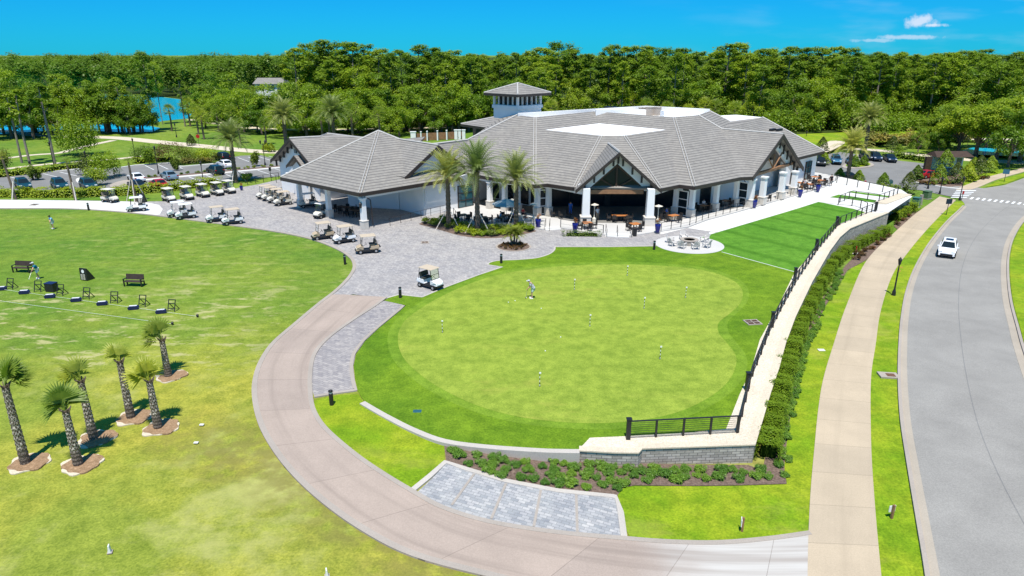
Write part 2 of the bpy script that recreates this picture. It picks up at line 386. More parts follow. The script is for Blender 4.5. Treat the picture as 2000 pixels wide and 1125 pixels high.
# pale concrete drive on the far left, and ribbons round the paving
dl = [G(*p, .018) for p in [(-420, 389), (-60, 389), (0, 390), (230, 393), (285, 395), (310, 400), (318, 408), (312, 419)]]
dl2 = [p for p in edge3 if p.x < G(312, 419).x]
mb = MB(); mb.poly([(p.x, p.y, .018) for p in dl + dl2[::-1]]); struct(mb.build('concrete_drive', M['white_conc']))
er = [p for p in edge3 if p.x > -130]
ribbon('edge_strip', er, offset(er, -.32) if False else offset(er, .32), M['curb'], .065, 260, 1)
ribbon('path_edge_strip', path_r, offset(path_r, -.28), M['curb'], .065, 140, 1)
mb = MB()
lawn_edge = [G(1281, 481), G(1200, 482.5)] + ring + [G(*p) for p in [(983, 522), (934, 538.5), (869.6, 562.5), (825, 581.5), (787.5, 577.5), (780, 576.5), (757, 583)]]
ribbon('lawn_border', lawn_edge, offset(lawn_edge, -.16), M['edge_conc'], .05, 160, 1, flat=0)

# plateau lawn with the putting green on it
FENCE_LAWN = [(1680, 412.5), (1666, 409)]
LAWN = [(1085, 483), (1200, 483), (1281, 481.5), (1300, 470), (1372, 463), (1402, 454), (1500, 425), (1560, 407), (1598.6, 394.6), (1640, 403), (1666, 408), (1690, 415)]
GRAVEL_IN = [(1690, 415), (1636, 440), (1595, 486), (1551, 534), (1521, 597), (1484, 664), (1468, 720), (1445, 770), (1418, 839), (1330, 847), (1222, 853), (1152, 856), (1131, 878)]
CURB_TOP = [(1131, 880), (1090, 879.5), (1050, 878), (950, 871), (870, 860), (810, 838), (762, 814), (735, 799), (713, 786)]
LAWN_W = [(705, 776), (699, 764), (694, 742), (691, 715), (696, 692), (713, 667), (741, 641), (780, 609), (793, 597), (779, 594), (752, 588), (757, 583), (780, 576.5), (787.5, 577.5), (825, 581.5), (869.6, 562.5), (934, 538.5), (983, 522)]
lawn = [G(*p) for p in LAWN] + [G(*p) for p in GRAVEL_IN[1:]] + sm([G(*p) for p in CURB_TOP], 4) + [G(*p) for p in LAWN_W] + ring[::-1]
mb = MB(); mb.poly([(p.x, p.y, .03) for p in lawn]); struct(mb.build('lawn', M['lawn']))
EV = [G(*p) for p in [(1413, 493.5), (1395, 482), (1374, 468), (1372, 463), (1402, 454), (1500, 425), (1560, 407), (1598.6, 394.6), (1640, 403), (1666, 408), (1688, 416), (1636, 440), (1595, 486), (1551, 531)]]
mb = MB(); mb.poly([(p.x, p.y, .036) for p in EV]); struct(mb.build('event_lawn', M['event']))
ribbon('lawn_line', [G(1410, 492.5), G(1551, 531)], offset([G(1410, 492.5), G(1551, 531)], -.08), M['paint'], .042, 12, 1, flat=0)
GREEN = [(777, 660), (783, 638), (800, 618), (850, 585), (920, 553), (990, 533), (1080, 521), (1180, 516.5), (1280, 518), (1370, 527), (1425, 544), (1449, 565), (1447, 590), (1428, 610), (1404, 630), (1404, 650), (1420, 670), (1436, 692), (1437, 715), (1422, 745), (1385, 776), (1320, 806), (1230, 823), (1130, 826), (1020, 815), (930, 791), (850, 752), (800, 713), (782, 687)]
gc_ = sum((G(*p) for p in GREEN), Vector((0, 0, 0))) / len(GREEN)
M['collar'] = grass('collar_grass', (.125, .225, .016), (.165, .265, .022), big=.10, fine=14)
mb = MB(); mb.poly([(p.x, p.y, .035) for p in sm([gc_ + (G(*p) - gc_) * (1 + .75 / (G(*p) - gc_).length) for p in GREEN], 5, True)]); struct(mb.build('green_collar', M['collar']))
flat('putting_green', GREEN, .04, M['green'], 5)

# paver bay by the cart path
bay = [G(*p) for p in [(757, 586), (779, 593), (791, 597.5)]] + [G(*p) for p in [(780, 608), (741, 640), (713, 666), (695, 691), (690, 715), (693, 742), (698, 762)]] + [G(660, 767), G(614, 776)] + [p for p in reversed(path_r) if G(612, 770).y < p.y < G(757, 586).y]
mb = MB(); mb.poly([(p.x, p.y, .02) for p in bay]); struct(mb.build('paver_bay', M['paver3']))
b1 = sm([G(*p) for p in [(791, 597.5), (780, 608), (741, 640), (713, 666), (695, 691), (690, 715), (693, 742), (698, 764)]], 4) + [G(660, 769), G(614, 777)]
ribbon('bay_border', b1, offset(b1, -.24), M['curb'], .06, 70, 1, flat=0)

# lower front: verge lawns, mulch bed, five-panel paver bay
def tp(px): return [T(*p) for p in px]
V1 = [p for p in path_r if T(614, 782).y > p.y > T(812, 958).y]
drape('verge_lawn', [T(618, 781), T(660, 772), T(700, 770), T(712, 790), T(762, 822), T(810, 846), T(869, 869), T(868, 905), T(845, 926), T(812, 953)] + V1[::-1], .01, M['verge'], 1.5)
BED = [(867, 868), (950, 880), (1050, 890), (1250, 905), (1460, 908), (1480, 915), (1530, 905), (1536, 945), (1440, 948), (1240, 948), (1218, 952), (1207, 966), (1203, 973), (1085, 962), (980, 942), (905, 918), (872, 904)]
drape('mulch_bed', tp(BED), .012, M['mulch'], 1.5)
BAY5 = [(872, 906), (905, 919), (985, 943), (1090, 963), (1201, 974), (1206, 1000), (1212, 1049), (1075, 1037), (958, 1018), (868, 990), (815, 962), (845, 934)]
drape('lower_paver_bay', tp(BAY5), .03, M['paver2'], 1.0)
bb = tp([(812, 959), (845, 932), (872, 906), (905, 919), (985, 943), (1090, 963), (1201, 974), (1206, 1000), (1212, 1048)])
ribbon('lower_bay_border', bb, offset(bb, .3), M['edge_conc'], .06, 80, 1)
for a, b in (((924, 926), (880, 987)), ((986, 945), (957, 1014)), ((1054, 958), (1040, 1029)), ((1123, 967), (1125, 1040))):
    l_ = resample([T(*a), T(*b)], 8); ribbon('bay_divider', l_, offset(l_, .12), M['curb'], .05, 8, 1)
V2 = [(1207, 966), (1218, 953), (1240, 949), (1440, 949), (1537, 946), (1532, 905), (1538, 850), (1548, 790), (1565, 720), (1592, 640), (1612, 600), (1660, 525), (1692, 510), (1654, 595), (1627, 676), (1608, 740), (1598, 800), (1590, 880), (1584, 960), (1580, 1038)]
sm2 = [p for p in path_r if p.x > T(1216, 1049).x and p.x < T(1575, 1038).x]
drape('verge_lawn', tp(V2) + sm2[::-1] + [T(1208, 1005)], .01, M['verge'], 1.5)

# ground below the plateau edge
mb = MB(); mb.poly([(p.x, p.y, -.012) for p in [G(*q) for q in [(1085, 520), (1300, 520), (1551, 540), (1640, 455), (1735, 416), (1712, 402), (1782, 384), (1760, 370), (1640, 345), (1300, 330), (1000, 400), (1085, 470)]]]); struct(mb.build('plateau_base', M['white_conc']))
# sidewalk, road, kerbs
SW_L = [(1577, 1260), (1577, 1125), (1579, 1040), (1583, 960), (1590, 880), (1598, 800), (1608, 740), (1627, 676), (1654, 595), (1692, 510), (1741, 460), (1788, 418), (1835, 384)]
SW_R = [(1735, 1260), (1721, 1125), (1708, 980), (1701, 860), (1701, 740), (1710, 675), (1721, 604), (1744, 536), (1774, 492.5), (1805, 455), (1833, 425), (1867, 391)]
sl = sm(tp(SW_L), 6); sr = sm(tp(SW_R), 6)
ribbon('sidewalk', sl, sr, M['sidewalk'], .05, 140, 5)
KL = [(1832, 1260), (1815, 1125), (1797, 1020), (1778, 910), (1764, 820), (1759, 740), (1760, 675), (1764, 621), (1773, 570), (1790, 523), (1817, 476), (1849, 436), (1877, 409), (1884, 399), (1874, 388)]
KR = [(2500, 1260), (2330, 1125), (2190, 1000), (2090, 880), (2035, 790), (1998, 690), (1984, 640), (1971, 588), (1966, 537), (1968, 496), (1979, 461), (2003, 427), (2050, 392), (2110, 362)]
kl = sm(tp(KL), 6); kr = sm(tp(KR), 6)
DRV = [(1874, 388), (1838, 374), (1790, 362), (1830, 352), (1880, 363), (1921, 368), (1962, 362), (2000, 348), (2080, 328), (2200, 300), (2400, 300), (2200, 340)]
road = kl + tp(DRV[1:]) + kr[::-1]
drape('road', road, .03, M['asphalt'], 2.0)
kl2 = kl[:-9]
ribbon('kerb', kl2, offset(kl2, .2), M['curb'], .15, 120, 1)
mid_ = [a.lerp(b, .5) for a, b in zip(resample(kl2, 60), resample(kr, 60))]; ribbon('road_seam', mid_, offset(mid_, .05), M['lot'], .036, 80, 1, edge=.0)
gu = offset(kl2, -.4); ribbon('gutter', kl2, gu, M['gutter'], .045, 120, 1)
ribbon('kerb', kr, offset(kr, -.2), M['curb'], .15, 120, 1)
gu2 = offset(kr, .5); ribbon('gutter', gu2, kr, M['gutter'], .045, 120, 1)
vg = [p for p in kl if p.y > T(1815, 1100).y]
drape('verge_lawn', sr[3:-1] + [T(1880, 392)] + kl[2:-4][::-1], .01, M['verge'], 2.0)
kro = offset(kr, -.3)
drape('verge_lawn', kro[6:] + [kro[-1] + Vector((40, 0, 0)), kro[6] + Vector((60, 0, 0))], .01, M['verge'], 3.0)
# far pavement along the road
fl = sm(tp([(1866, 371), (1886, 362), (1930, 346), (1990, 330), (2080, 306)]), 5); fr = sm(tp([(1895, 371), (1916, 364), (1950, 350), (2010, 333), (2100, 309)]), 5)
ribbon('pavement', fl, fr, M['sidewalk'], .06, 40, 3)
drape('verge_lawn', tp([(1925, 366), (1950, 353), (2010, 336), (2060, 322), (2100, 318), (2000, 346), (1961, 360)]), .05, M['verge'], 3)
# crosswalks
for k in range(10):
    x, y = 1897 + 11.6 * k, 387.5 + 1.25 * k
    drape('crosswalk_bar', tp([(x - 4, y + 1.8), (x + 1, y + 2.3), (x + 6, y - 1.6), (x + 1, y - 2.1)]), .045, M['paint'], 4)
for k in range(5):
    y = 371.5 + 3.4 * k
    drape('crosswalk_bar', tp([(1868 - 2.6 * k, y + .2), (1868 - 2.6 * k - 1, y + 1.5), (1905 - 4.4 * k, y + 1.8), (1907 - 4.4 * k, y + .4)]), .045, M['paint'], 4)

# ------------------------------------------------------------------ clubhouse
def roofm():
    m, nt, b = matbase('roof_tile', .75, .3); p = pos(nt); z = N(nt, 'ShaderNodeSeparateXYZ', {0: p}).outputs[2]
    q = MATH(nt, 'DIVIDE', z, .222); f = MATH(nt, 'FRACT', q); row = MATH(nt, 'FLOOR', q)
    c = RAMP(nt, noise(nt, p, .6, 4, .6), [(.3, (.236, .218, .195)), (.7, (.286, .266, .238))])
    v = N(nt, 'ShaderNodeVectorMath', {0: p, 1: (3.2, 3.2, 0)}, operation='MULTIPLY').outputs[0]
    v = N(nt, 'ShaderNodeVectorMath', {0: v, 1: N(nt, 'ShaderNodeCombineXYZ', {0: 0., 1: 0., 2: MATH(nt, 'MULTIPLY', row, 3.7)}).outputs[0]}).outputs[0]
    t = N(nt, 'ShaderNodeTexWhiteNoise', {'Vector': N(nt, 'ShaderNodeVectorMath', {0: v}, operation='FLOOR').outputs[0]}, noise_dimensions='3D').outputs[0]
    c = MIX(nt, 1., c, RAMP(nt, t, [(0., (.88, .88, .89)), (1., (1.1, 1.09, 1.07))]), 'MULTIPLY')
    c = MIX(nt, MATH(nt, 'MULTIPLY', SS(nt, f, .42, .08), .66), c, (.055, .052, .05))
    nt.links.new(c, b.inputs['Base Color']); bump(nt, b, f, .5, .05); return m
M['roof'] = roofm()
M['cap'] = plain('ridge_cap', (.45, .43, .40), .7)
M['white'] = plain('white_stucco', (.80, .79, .77), .8, .2, .04, .6, bumps=.1)
M['membrane'] = plain('roof_membrane', (.84, .83, .81), .7, .3, .05, .3)
M['fascia'] = plain('dark_bronze', (.040, .030, .026), .5, .4)
M['black'] = plain('black_metal', (.014, .014, .016), .45, .5)
M['wood'] = plain('timber', (.27, .145, .075), .6, .3, .3, 2)
M['dwood'] = plain('dark_timber', (.06, .036, .024), .6, .3, .3, 2)
M['glass'] = plain('dark_glass', (.010, .018, .024), .2, .25)
M['tglass'] = plain('teal_glass', (.03, .10, .12), .08, .8)
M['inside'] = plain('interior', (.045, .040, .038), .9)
M['stone'] = None
def stonem():
    m, nt, b = matbase('stone_block', .9, .2); p = pos(nt)
    s = N(nt, 'ShaderNodeSeparateXYZ', {0: p}).outputs
    v = N(nt, 'ShaderNodeCombineXYZ', {0: MATH(nt, 'ADD', MATH(nt, 'MULTIPLY', s[0], .85), MATH(nt, 'MULTIPLY', s[1], .75)), 1: s[2], 2: 0.}).outputs[0]
    bt = N(nt, 'ShaderNodeTexBrick', {'Vector': v, 'Color1': (.34, .31, .27, 1), 'Color2': (.52, .48, .42, 1), 'Mortar': (.13, .12, .11, 1), 'Scale': 1., 'Mortar Size': .012, 'Brick Width': .42, 'Row Height': .16})
    c = MIX(nt, 1., bt.outputs[0], RAMP(nt, noise(nt, p, 3, 5, .7), [(.3, (.8, .8, .8)), (.7, (1.15, 1.13, 1.1))]), 'MULTIPLY')
    nt.links.new(c, b.inputs['Base Color']); bump(nt, b, bt.outputs[1], .4, .02); return m
M['stone'] = stonem()
M['plinth'] = plain('plinth_stone', (.62, .57, .50), .85, .2, .1, 2)
M['porch'] = concrete('porch_shade', (.22, .21, .19), 0, 0, .06, .15)  # darker floor colour that stands in for the shade inside the porch
M['terrace'] = concrete('terrace_floor', (.54, .52, .49), 0, 0, .06, .1)

EZ, TZ, FZ = 4.5, 10.975, 9.503
club = thing('clubhouse', 'sprawling white clubhouse with grey tiled hip roofs, dark eaves and a louvred tower', 'clubhouse', (0, 0, 0))
V3 = lambda x, y, z=0.: Vector((x, y, z))
D, E_ = G(1044, 361, EZ), G(1356, 364, EZ); IC = V3(12.31, 93.49, EZ)
TD, TC, TE = G(1045, 229, TZ), G(1161, 217.5, TZ), G(1316, 229, TZ)
OL, OR_, OB = V3(4.86, 100.65, FZ), V3(22.17, 100.65, FZ), V3(13.73, 110.07, FZ)
FL_, FR_ = V3(11.97, 93.39, FZ), V3(15.11, 93.39, FZ)
P1, P2, P3, P4 = G(1069, 358.5, EZ), G(1122, 366, EZ), G(1290, 368, EZ), G(1327, 360.5, EZ)
A_END = V3(-7.26, 94.47, EZ)
roof = MB(); CAPS = []; FAS = []; WALLS = []
TH = .22
def rp(*pts): roof.plate(pts, TH)
def cp(*pts):
    cap = MB()
    for a, b in zip(pts, pts[1:]):
        d = (b - a).normalized(); w = d.cross(V3(0, 0, 1)).normalized()
        for s in (-.17, .17): cap.tube([a + w * s + V3(0, 0, .06), b + w * s + V3(0, 0, .04)], .05, 5)
    CAPS.append(cap)
def cp1(*pts):
    cap = MB(); CAPS.append(cap); cap.tube([p + V3(0, 0, .05) for p in pts], .13, 5)
def fa(*pts, h=.42, dz=-.02):
    fas = MB(); FAS.append(fas)
    for a, b in zip(pts, pts[1:]):
        d = (b - a).normalized(); w = d.cross(V3(0, 0, 1)).normalized()
        if w.y > 0: w = -w
        t0, t1 = a + w * .11, b + w * .11
        n0, n1 = a + w * .003, b + w * .003
        z0, z1 = V3(0, 0, dz), V3(0, 0, dz - h)
        fas.add([n0 + z0, n1 + z0, t1 + z0, t0 + z0, n0 + z1, n1 + z1, t1 + z1, t0 + z1], [(0, 1, 2, 3), (4, 7, 6, 5), (3, 2, 6, 7), (0, 4, 5, 1), (0, 3, 7, 4), (1, 5, 6, 2)])
# left slope of the main roof, its hip towards the tower
AT = G(1010, 225, TZ); AV = G(914, 273, 8.228)
rp(D, TD, AT, AV, A_END)
rp(AT, AV, V3(-13, 106, EZ), V3(-8, 120, EZ), V3(0, 118, TZ))
# the two inner slopes, with the raised bay in front of them
rp(D, P1, OL, OB, TC, TD); rp(E_, TE, TC, OB, OR_, P4)
rp(P1, P2, FL_, OL); rp(P3, P4, OR_, FR_); rp(P2, P3, FR_, FL_)
flat_ = MB(); flat_.plate([OL + V3(0, 0, .02), FL_ + V3(0, 0, .02), FR_ + V3(0, 0, .02), OR_ + V3(0, 0, .02), OB + V3(0, 0, .02)], .1)
cp(D, TD); cp(E_, TE); cp(P2, FL_); cp(P3, FR_); cp1(AV, AT); 
# right slope, second gable, right wing
HP, RZ = G(1364, 225, TZ), 9.111
G2B, G2P = G(1410, 252, RZ), G(1530, 262, RZ)
V3_ = G(1446, 346, EZ); G2L = G(1470, 345, EZ); G2R = G(1569, 327, 3.421)
rp(E_, V3_, G2B, HP, TE)
rp(V3_, G2L, G2P, G2B)
HQ = G(1386, 217, TZ); W0, W1, W2 = G(1425, 237, FZ), G(1489, 229, FZ), G(1610, 295, EZ)
W3 = G(1562, 305, EZ); W3 = V3(W2.x - 7.2, W2.y - 7.2, EZ)
NB = G2B + (G2B - G2P).normalized() * 2
rp(G2P, G2R, V3(G2R.x - 8.5, G2R.y + 9.0, 3.421), V3(G2B.x + .5, G2B.y - .5, RZ))
rp(HP, HQ, W0, G2B + V3(.3, .3, 0)); rp(G2B + V3(.3, .3, -.05), W0, W1, W2, W3, V3(W3.x - 6, W3.y - 3, 5.2))
rp(W1, W2, V3(W2.x - 12, W2.y + 14, EZ), V3(W1.x - 3, W1.y + 5, FZ))
W4 = G(1410, 225, FZ)
flat_.plate([W0, W1, W1 + V3(-3, 5, 0), V3(32, 122, FZ), W4 + V3(-1, 4, 0)], .2)
cp1(HP, G2B, G2P); cp1(W1, W2); cp1(HQ, W0)
# roof well behind the ridges
well = [AT, TD, TC, TE, HP, HQ, G(1388, 216, TZ), G(1262, 209, TZ), G(1120, 216, TZ)]
flat_.plate([V3(p.x, p.y, TZ - 1.0) for p in well], .2)
par = MB()
bk = [G(1012, 226, TZ), G(1262, 211, TZ), G(1386, 217.5, TZ)]
for a, b in zip(bk, bk[1:]):
    par.plate([a + V3(0, 0, .35), b + V3(0, 0, .35), b + V3(.1, .5, .35), a + V3(-.1, .5, .35)], 1.6)
# gable over the entrance: its own small roof
GP = V3(12.70, 81.47, 8.934); GB = V3(12.70, 91.43, 8.719)
a0, a1 = V3(P2.x, 81.47, EZ - .1), V3(P3.x + .05, 81.47, EZ - .1)
rp(a0, GP, GB, V3(P2.x, 82.40, EZ - .1)); rp(GP, a1, V3(P3.x, 82.40, EZ - .1), GB)
cp1(GP, GB)
def rake(a, b, h=.45, n=V3(0, -1, 0), t=.12):     # sloping barge board on a gable front
    o = n * .003; fas = MB(); FAS.append(fas)
    fas.add([a + o, b + o, b + o - V3(0, 0, h), a + o - V3(0, 0, h), a + o + n * t, b + o + n * t, b + o + n * t - V3(0, 0, h), a + o + n * t - V3(0, 0, h)],
            [(0, 1, 2, 3), (7, 6, 5, 4), (0, 4, 5, 1), (3, 2, 6, 7), (0, 3, 7, 4), (1, 5, 6, 2)])
rake(a0, GP); rake(GP, a1)
U = V3(.7071, .7071, 0); W = V3(-.7071, .7071, 0)
n2 = (V3(G2R.x - G2L.x, G2R.y - G2L.y, 0).cross(V3(0, 0, 1))).normalized()
rake(G2L, G2P, .6, n2); rake(G2P, G2R, .6, n2)
fa(A_END, D, P1, P2); fa(P3, P4, E_, V3_, G2L); fa(W3, W2, h=.4)
# ---- pavilion, dormer and link wing on the left
C = G(703, 377, EZ); B = G(548, 346, EZ); AP = G(739, 255.5, 9.8)
CR = C + U * 15.4; CR.z = EZ
s_ = (AP - C); 
d1 = HIT(780, 272, C, AP, CR)
DR = G(856, 283.5, d1.z); dv = HIT(769, 342, C, AP, CR)
dl_ = HIT(790, 346, DR, DR + U, DR + V3(0, 0, 1))
dr_ = V3(DR.x, DR.y, 0) + U * 4.4; dr_.z = d1.z - 4.4 * .72
rp(B, C, AP); pn = (AP - C).cross(CR - C).normalized()
def onR(x, y): return V3(x, y, C.z - (pn.x * (x - C.x) + pn.y * (y - C.y)) / pn.z)
rp(C, AP, d1, onR(d1.x + 3.2, d1.y + 3.2), onR(*(C + U * 13.5 + W * 7.6).xy), CR)
rp(AP, B, B + V3(9, 10, 0), AP + V3(.5, .6, -.1))
rp(d1, DR, dl_, dv); rp(d1, DR, dr_, V3(d1.x + 3.4, d1.y + 3.4, dr_.z))
rake(dl_, DR, .5, -W); rake(DR, dr_, .5, -W)
cp(C, AP); cp1(B, AP); cp1(AP, d1, DR)
rdg0 = G(835, 283, 8.13)
rp(CR, onR(*(C + U * 13.5 + W * 7.6).xy), rdg0, AV, A_END + V3(0, 0, .05)); cp1(rdg0, AV)
rp(rdg0, AV, AV + V3(-6, 6, -3.6), rdg0 + V3(-6, 6, -3.6))
fa(B, C, CR); fa(CR, A_END + V3(0, 0, .1))
# ---- left gable wing behind the pavilion
K = .5
LP = G(565, 270, 8.4); LJ = G(625, 267, 8.4); LA = G(639, 261, 8.55); LB = G(712, 270, 8.15)
gf = LP + W * 6.6; gf.z = 4.6; gr = LP - W * 6.6; gr.z = 4.6
rp(LP, LJ, LJ - W * 6.6 + V3(0, 0, -3.8) + U * 3, gr); rp(LP, gf, LJ + W * 6.6 + V3(0, 0, -3.8), LJ)
rp(LJ, LA, LB, LB - W * 6 + V3(0, 0, -3.3), LJ - W * 6.6 + V3(0, 0, -3.8) + U * 3)
rp(LA, LB + U * 1.5, LB + U * 1.5 + W * 6 + V3(0, 0, -2), LA + W * 6 + V3(0, 0, -2))
rake(gf, LP, .45, -U); rake(LP, gr, .45, -U)
cp1(LP, LJ, LA, LB)
LQ = G(574.5, 304, 6.15); lq1 = LQ + W * 2.6; lq1.z -= 1.7; lq2 = LQ - W * 2.6; lq2.z -= 1.7
lw = MB()
def gwall(m, peak, half, zb, inn, ax=W, th=.3, drop=.62, lo=None):
    n = V3(0, 0, 1).cross(ax)
    p = peak + inn; q = [p - V3(0, 0, drop), p + ax * half + V3(0, 0, -half * (lo or .58) - drop), p - ax * half + V3(0, 0, -half * (lo or .58) - drop)]
    pts = [V3(q[2].x, q[2].y, zb), V3(q[1].x, q[1].y, zb), q[1], q[0], q[2]]
    t = inn.normalized() * th
    k = len(pts); m.add(pts + [x + t for x in pts], [tuple(range(k)), tuple(range(2 * k - 1, k - 1, -1))] + [(i, k + i, k + (i + 1) % k, (i + 1) % k) for i in range(k)])
gwall(lw, LP, 5.7, 0, U * .9)
gwall(lw, LQ, 2.0, 0, U * .6)
rp(LQ, lq2, lq2 + U * 3, LQ + U * 3); rp(LQ, lq1, lq1 + U * 3, LQ + U * 3); rake(lq1, LQ, .35, -U); rake(LQ, lq2, .35, -U)
dw = MB(); gwall(dw, DR, 3.6, onR(*(DR + W * .85).xy).z - .15, W * .85, U, .25, .45, .68)
for m_ in (lw, dw): m_.build('gable_wall', M['white'], club)
# corbels under the gables
def corbels(a, b, n, k, h=.9):
    for i in range(k):
        p = a.lerp(b, (i + .5) / k) + n * -.55
        cor = MB(); cor.box(p - V3(0, 0, h / 2 + .35), (.22, .22, h), math.atan2(n.y, n.x)); cor.build('corbel', M['fascia'], club)
corbels(gf, LP, -U, 5); corbels(a0.lerp(GP, .12), GP, V3(0, -1, 0), 4); corbels(GP, a1.lerp(GP, .12), V3(0, -1, 0), 4)
corbels(G2P, G2R, n2, 6, 1.3); corbels(DR, dr_, -W, 2, 1.2)
corbels(GP + V3(0, 0, 0), GP + V3(.01, 0, 0), V3(0, -1, 0), 1, 1.1)
# ---- walls below the eaves
def wall(m, pts, z0, z1, th=.25):
    w_ = MB()
    for a, b in zip(pts, pts[1:]):
        d = (b - a); d.z = 0; ln = d.length; c = (a + b) / 2
        w_.box((c.x, c.y, (z0 + z1) / 2), (ln, th, z1 - z0), math.atan2(d.y, d.x))
    w_.build(m, M['inside'] if m == 'porch_wall' else M['white'], club)
def ins(p, d): return p + d
# pavilion: two open sides, walls behind
Ci, Bi = C + V3(.15, 1.35, 0), B + V3(1.4, .2, 0)
wall('wall', [Ci + U * 9.2, Ci + U * 15.0], 0, EZ - .08)          # flush wall on the right
wall('wall', [Ci + U * 9.1 + W * 5.4, Ci + U * 9.1 + W * .15], 0, EZ - .08)
wall('wall', [Ci + U * 9 + W * 5.5, Ci + U * 6.8 + W * 9.4, Ci + U * 5.5 + W * 12.5], 0, EZ - .08)
wall('wall', [Ci + U * 15.1, Ci + U * 17 + W * .8, A_END + V3(1.5, 1.6, 0)], 0.1, EZ - .08)
beam = 'eave_beam'
pc = [G(588, 405) - U * 0, G(644, 425), G(712, 447)]
wall(beam, [pc[0] + W * 3, pc[0], pc[2]], EZ - .75, EZ - .05, .5); wall(beam, [pc[2] + U * .3, pc[2] + U * 8.4], EZ - .75, EZ - .05, .45)
ceil = MB()
ceil.plate([B + V3(.6, .3, -.05), C + V3(0, .6, -.05), CR + V3(-.3, .3, -.05), CR + W * 7 + V3(0, 0, -.05), B + U * 12 + V3(0, 0, -.05)], .06)
wall('wall', [G(560, 372) + U * 1.5, G(560, 372) + U * 12.0 - W * .5], 0, EZ - .2)
# long gable wing: wall facing the court
wall('wall', [LP - W * 5.6 + U * 1.0, LP - W * 5.6 + U * 9.0], 0, EZ - .08)
# porch of the main building

n_A, n_B = V3(.7071, .7071, 0), V3(-.7071, .7071, 0)
CA = [G(957, 407, .15), G(986, 411, .15), G(1011, 415, .15), G(1049, 421, .15), G(1071, 420, .15), G(1143, 437, .15)]
CB = [G(1267, 439, .15), G(1318, 419, .15), G(1349, 424.5, .15), G(1396, 412, .15), G(1435, 402.5, .15), G(1464, 404, .15)]
wall(beam, [A_END + V3(.6, .6, 0), CA[0], CA[3], CA[4], CA[5]], EZ - .75, EZ - .05, .5); wall(beam, [CB[0], CB[1], CB[2], CB[4], CB[5]], EZ - .75, EZ - .05, .5)
def soffit(*p): ceil.plate([V3(q.x, q.y, EZ - .1) for q in p], .06)
bA = [A_END + n_A * 6, D + V3(0, 8, 0)]
soffit(A_END, D, D + V3(0, 8, 0), A_END + n_A * 6)
soffit(D, P1, P2, V3(P2.x, 91, 0), D + V3(0, 8, 0)); soffit(P3, P4, E_, E_ + V3(0, 8, 0), V3(P3.x, 91, 0))
soffit(E_, V3_, G2L, G2L + n_B * 6, E_ + V3(0, 8, 0))
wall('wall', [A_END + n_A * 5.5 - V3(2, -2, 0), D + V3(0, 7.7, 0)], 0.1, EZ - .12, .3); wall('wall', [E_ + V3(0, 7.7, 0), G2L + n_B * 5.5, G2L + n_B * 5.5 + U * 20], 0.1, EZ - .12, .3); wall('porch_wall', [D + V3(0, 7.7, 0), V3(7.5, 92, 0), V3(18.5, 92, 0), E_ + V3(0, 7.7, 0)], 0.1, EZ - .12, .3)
# pale piers and dark glass on the back wall
def bays(a, b, k, f=.55, z1=3.6):
    d = (b - a); n = V3(d.y, -d.x, 0).normalized()
    if n.y > 0: n = -n
    for i in range(k):
        p, q = a + d * ((i + (1 - f) / 2) / k), a + d * ((i + 1 - (1 - f) / 2) / k)
        c = (p + q) / 2 + n * .2; glaz = MB(); glaz.box((c.x, c.y, (z1 + .3) / 2), ((q - p).length, .12, z1 - .3), math.atan2(d.y, d.x)); glaz.build('porch_glazing', M['glass'], club)
bays(A_END + n_A * 5.5, D + V3(0, 7.7, 0), 3, .6); bays(D + V3(0, 7.7, 0), V3(7.5, 92, 0), 1, .8); bays(V3(7.5, 92, 0), V3(18.5, 92, 0), 2, .85)
bays(V3(18.5, 92, 0), E_ + V3(0, 7.7, 0), 1, .6); bays(E_ + V3(0, 7.7, 0), G2L + n_B * 5.5, 2, .6)
# interior darkness behind glass is the wall itself; partition piers in the porch
wall('wall', [A_END + n_A * .8 + V3(.9, -.9, 0), A_END + n_A * 5.5], 0.1, EZ - .12, .3)
# columns
def column(px, py, h=3.85, w=.62, rot=0, z0=.15, top=1):
    p = G(px, py, z0); cb = MB()
    cb.box((0, 0, (h - z0) / 2), (w, w, h - z0), taper=.88)
    if top: cb.box((0, 0, h - z0 - .12), (w * 1.2, w * 1.2, .22))
    o = cb.build('column', M['white'], club, bevel=.02); bs = MB(); bs.box((0, 0, .48), (w * 1.3, w * 1.3, .96)); bs.box((0, 0, 1.01), (w * 1.42, w * 1.42, .12)); bs.build('plinth', M['plinth'], o, bevel=.02); o.location = p; o.rotation_euler = (0, 0, rot); return o
q = R(45)
for px, py in ((1049, 421), (1011, 415), (986, 411), (957, 407)): column(px, py, rot=q)
column(1071, 420, rot=q); column(1318, 419, rot=q); column(1349, 424.5, rot=q); column(1396, 412, rot=q); column(1435, 402.5, rot=q)
for px, py in ((712, 447), (644, 425), (588, 405)): column(px, py, 3.8, .6, q, 0)
for px, py, h in ((1487, 398.5, 4.0), (1524, 388, 4.0), (1464, 404, 4.0), (1548, 379, 3.6)): column(px, py, h, .75, q)
for px, py in ((1143, 438), (1267, 439.5)): column(px, py, 4.6, .95, 0, .15, 0)
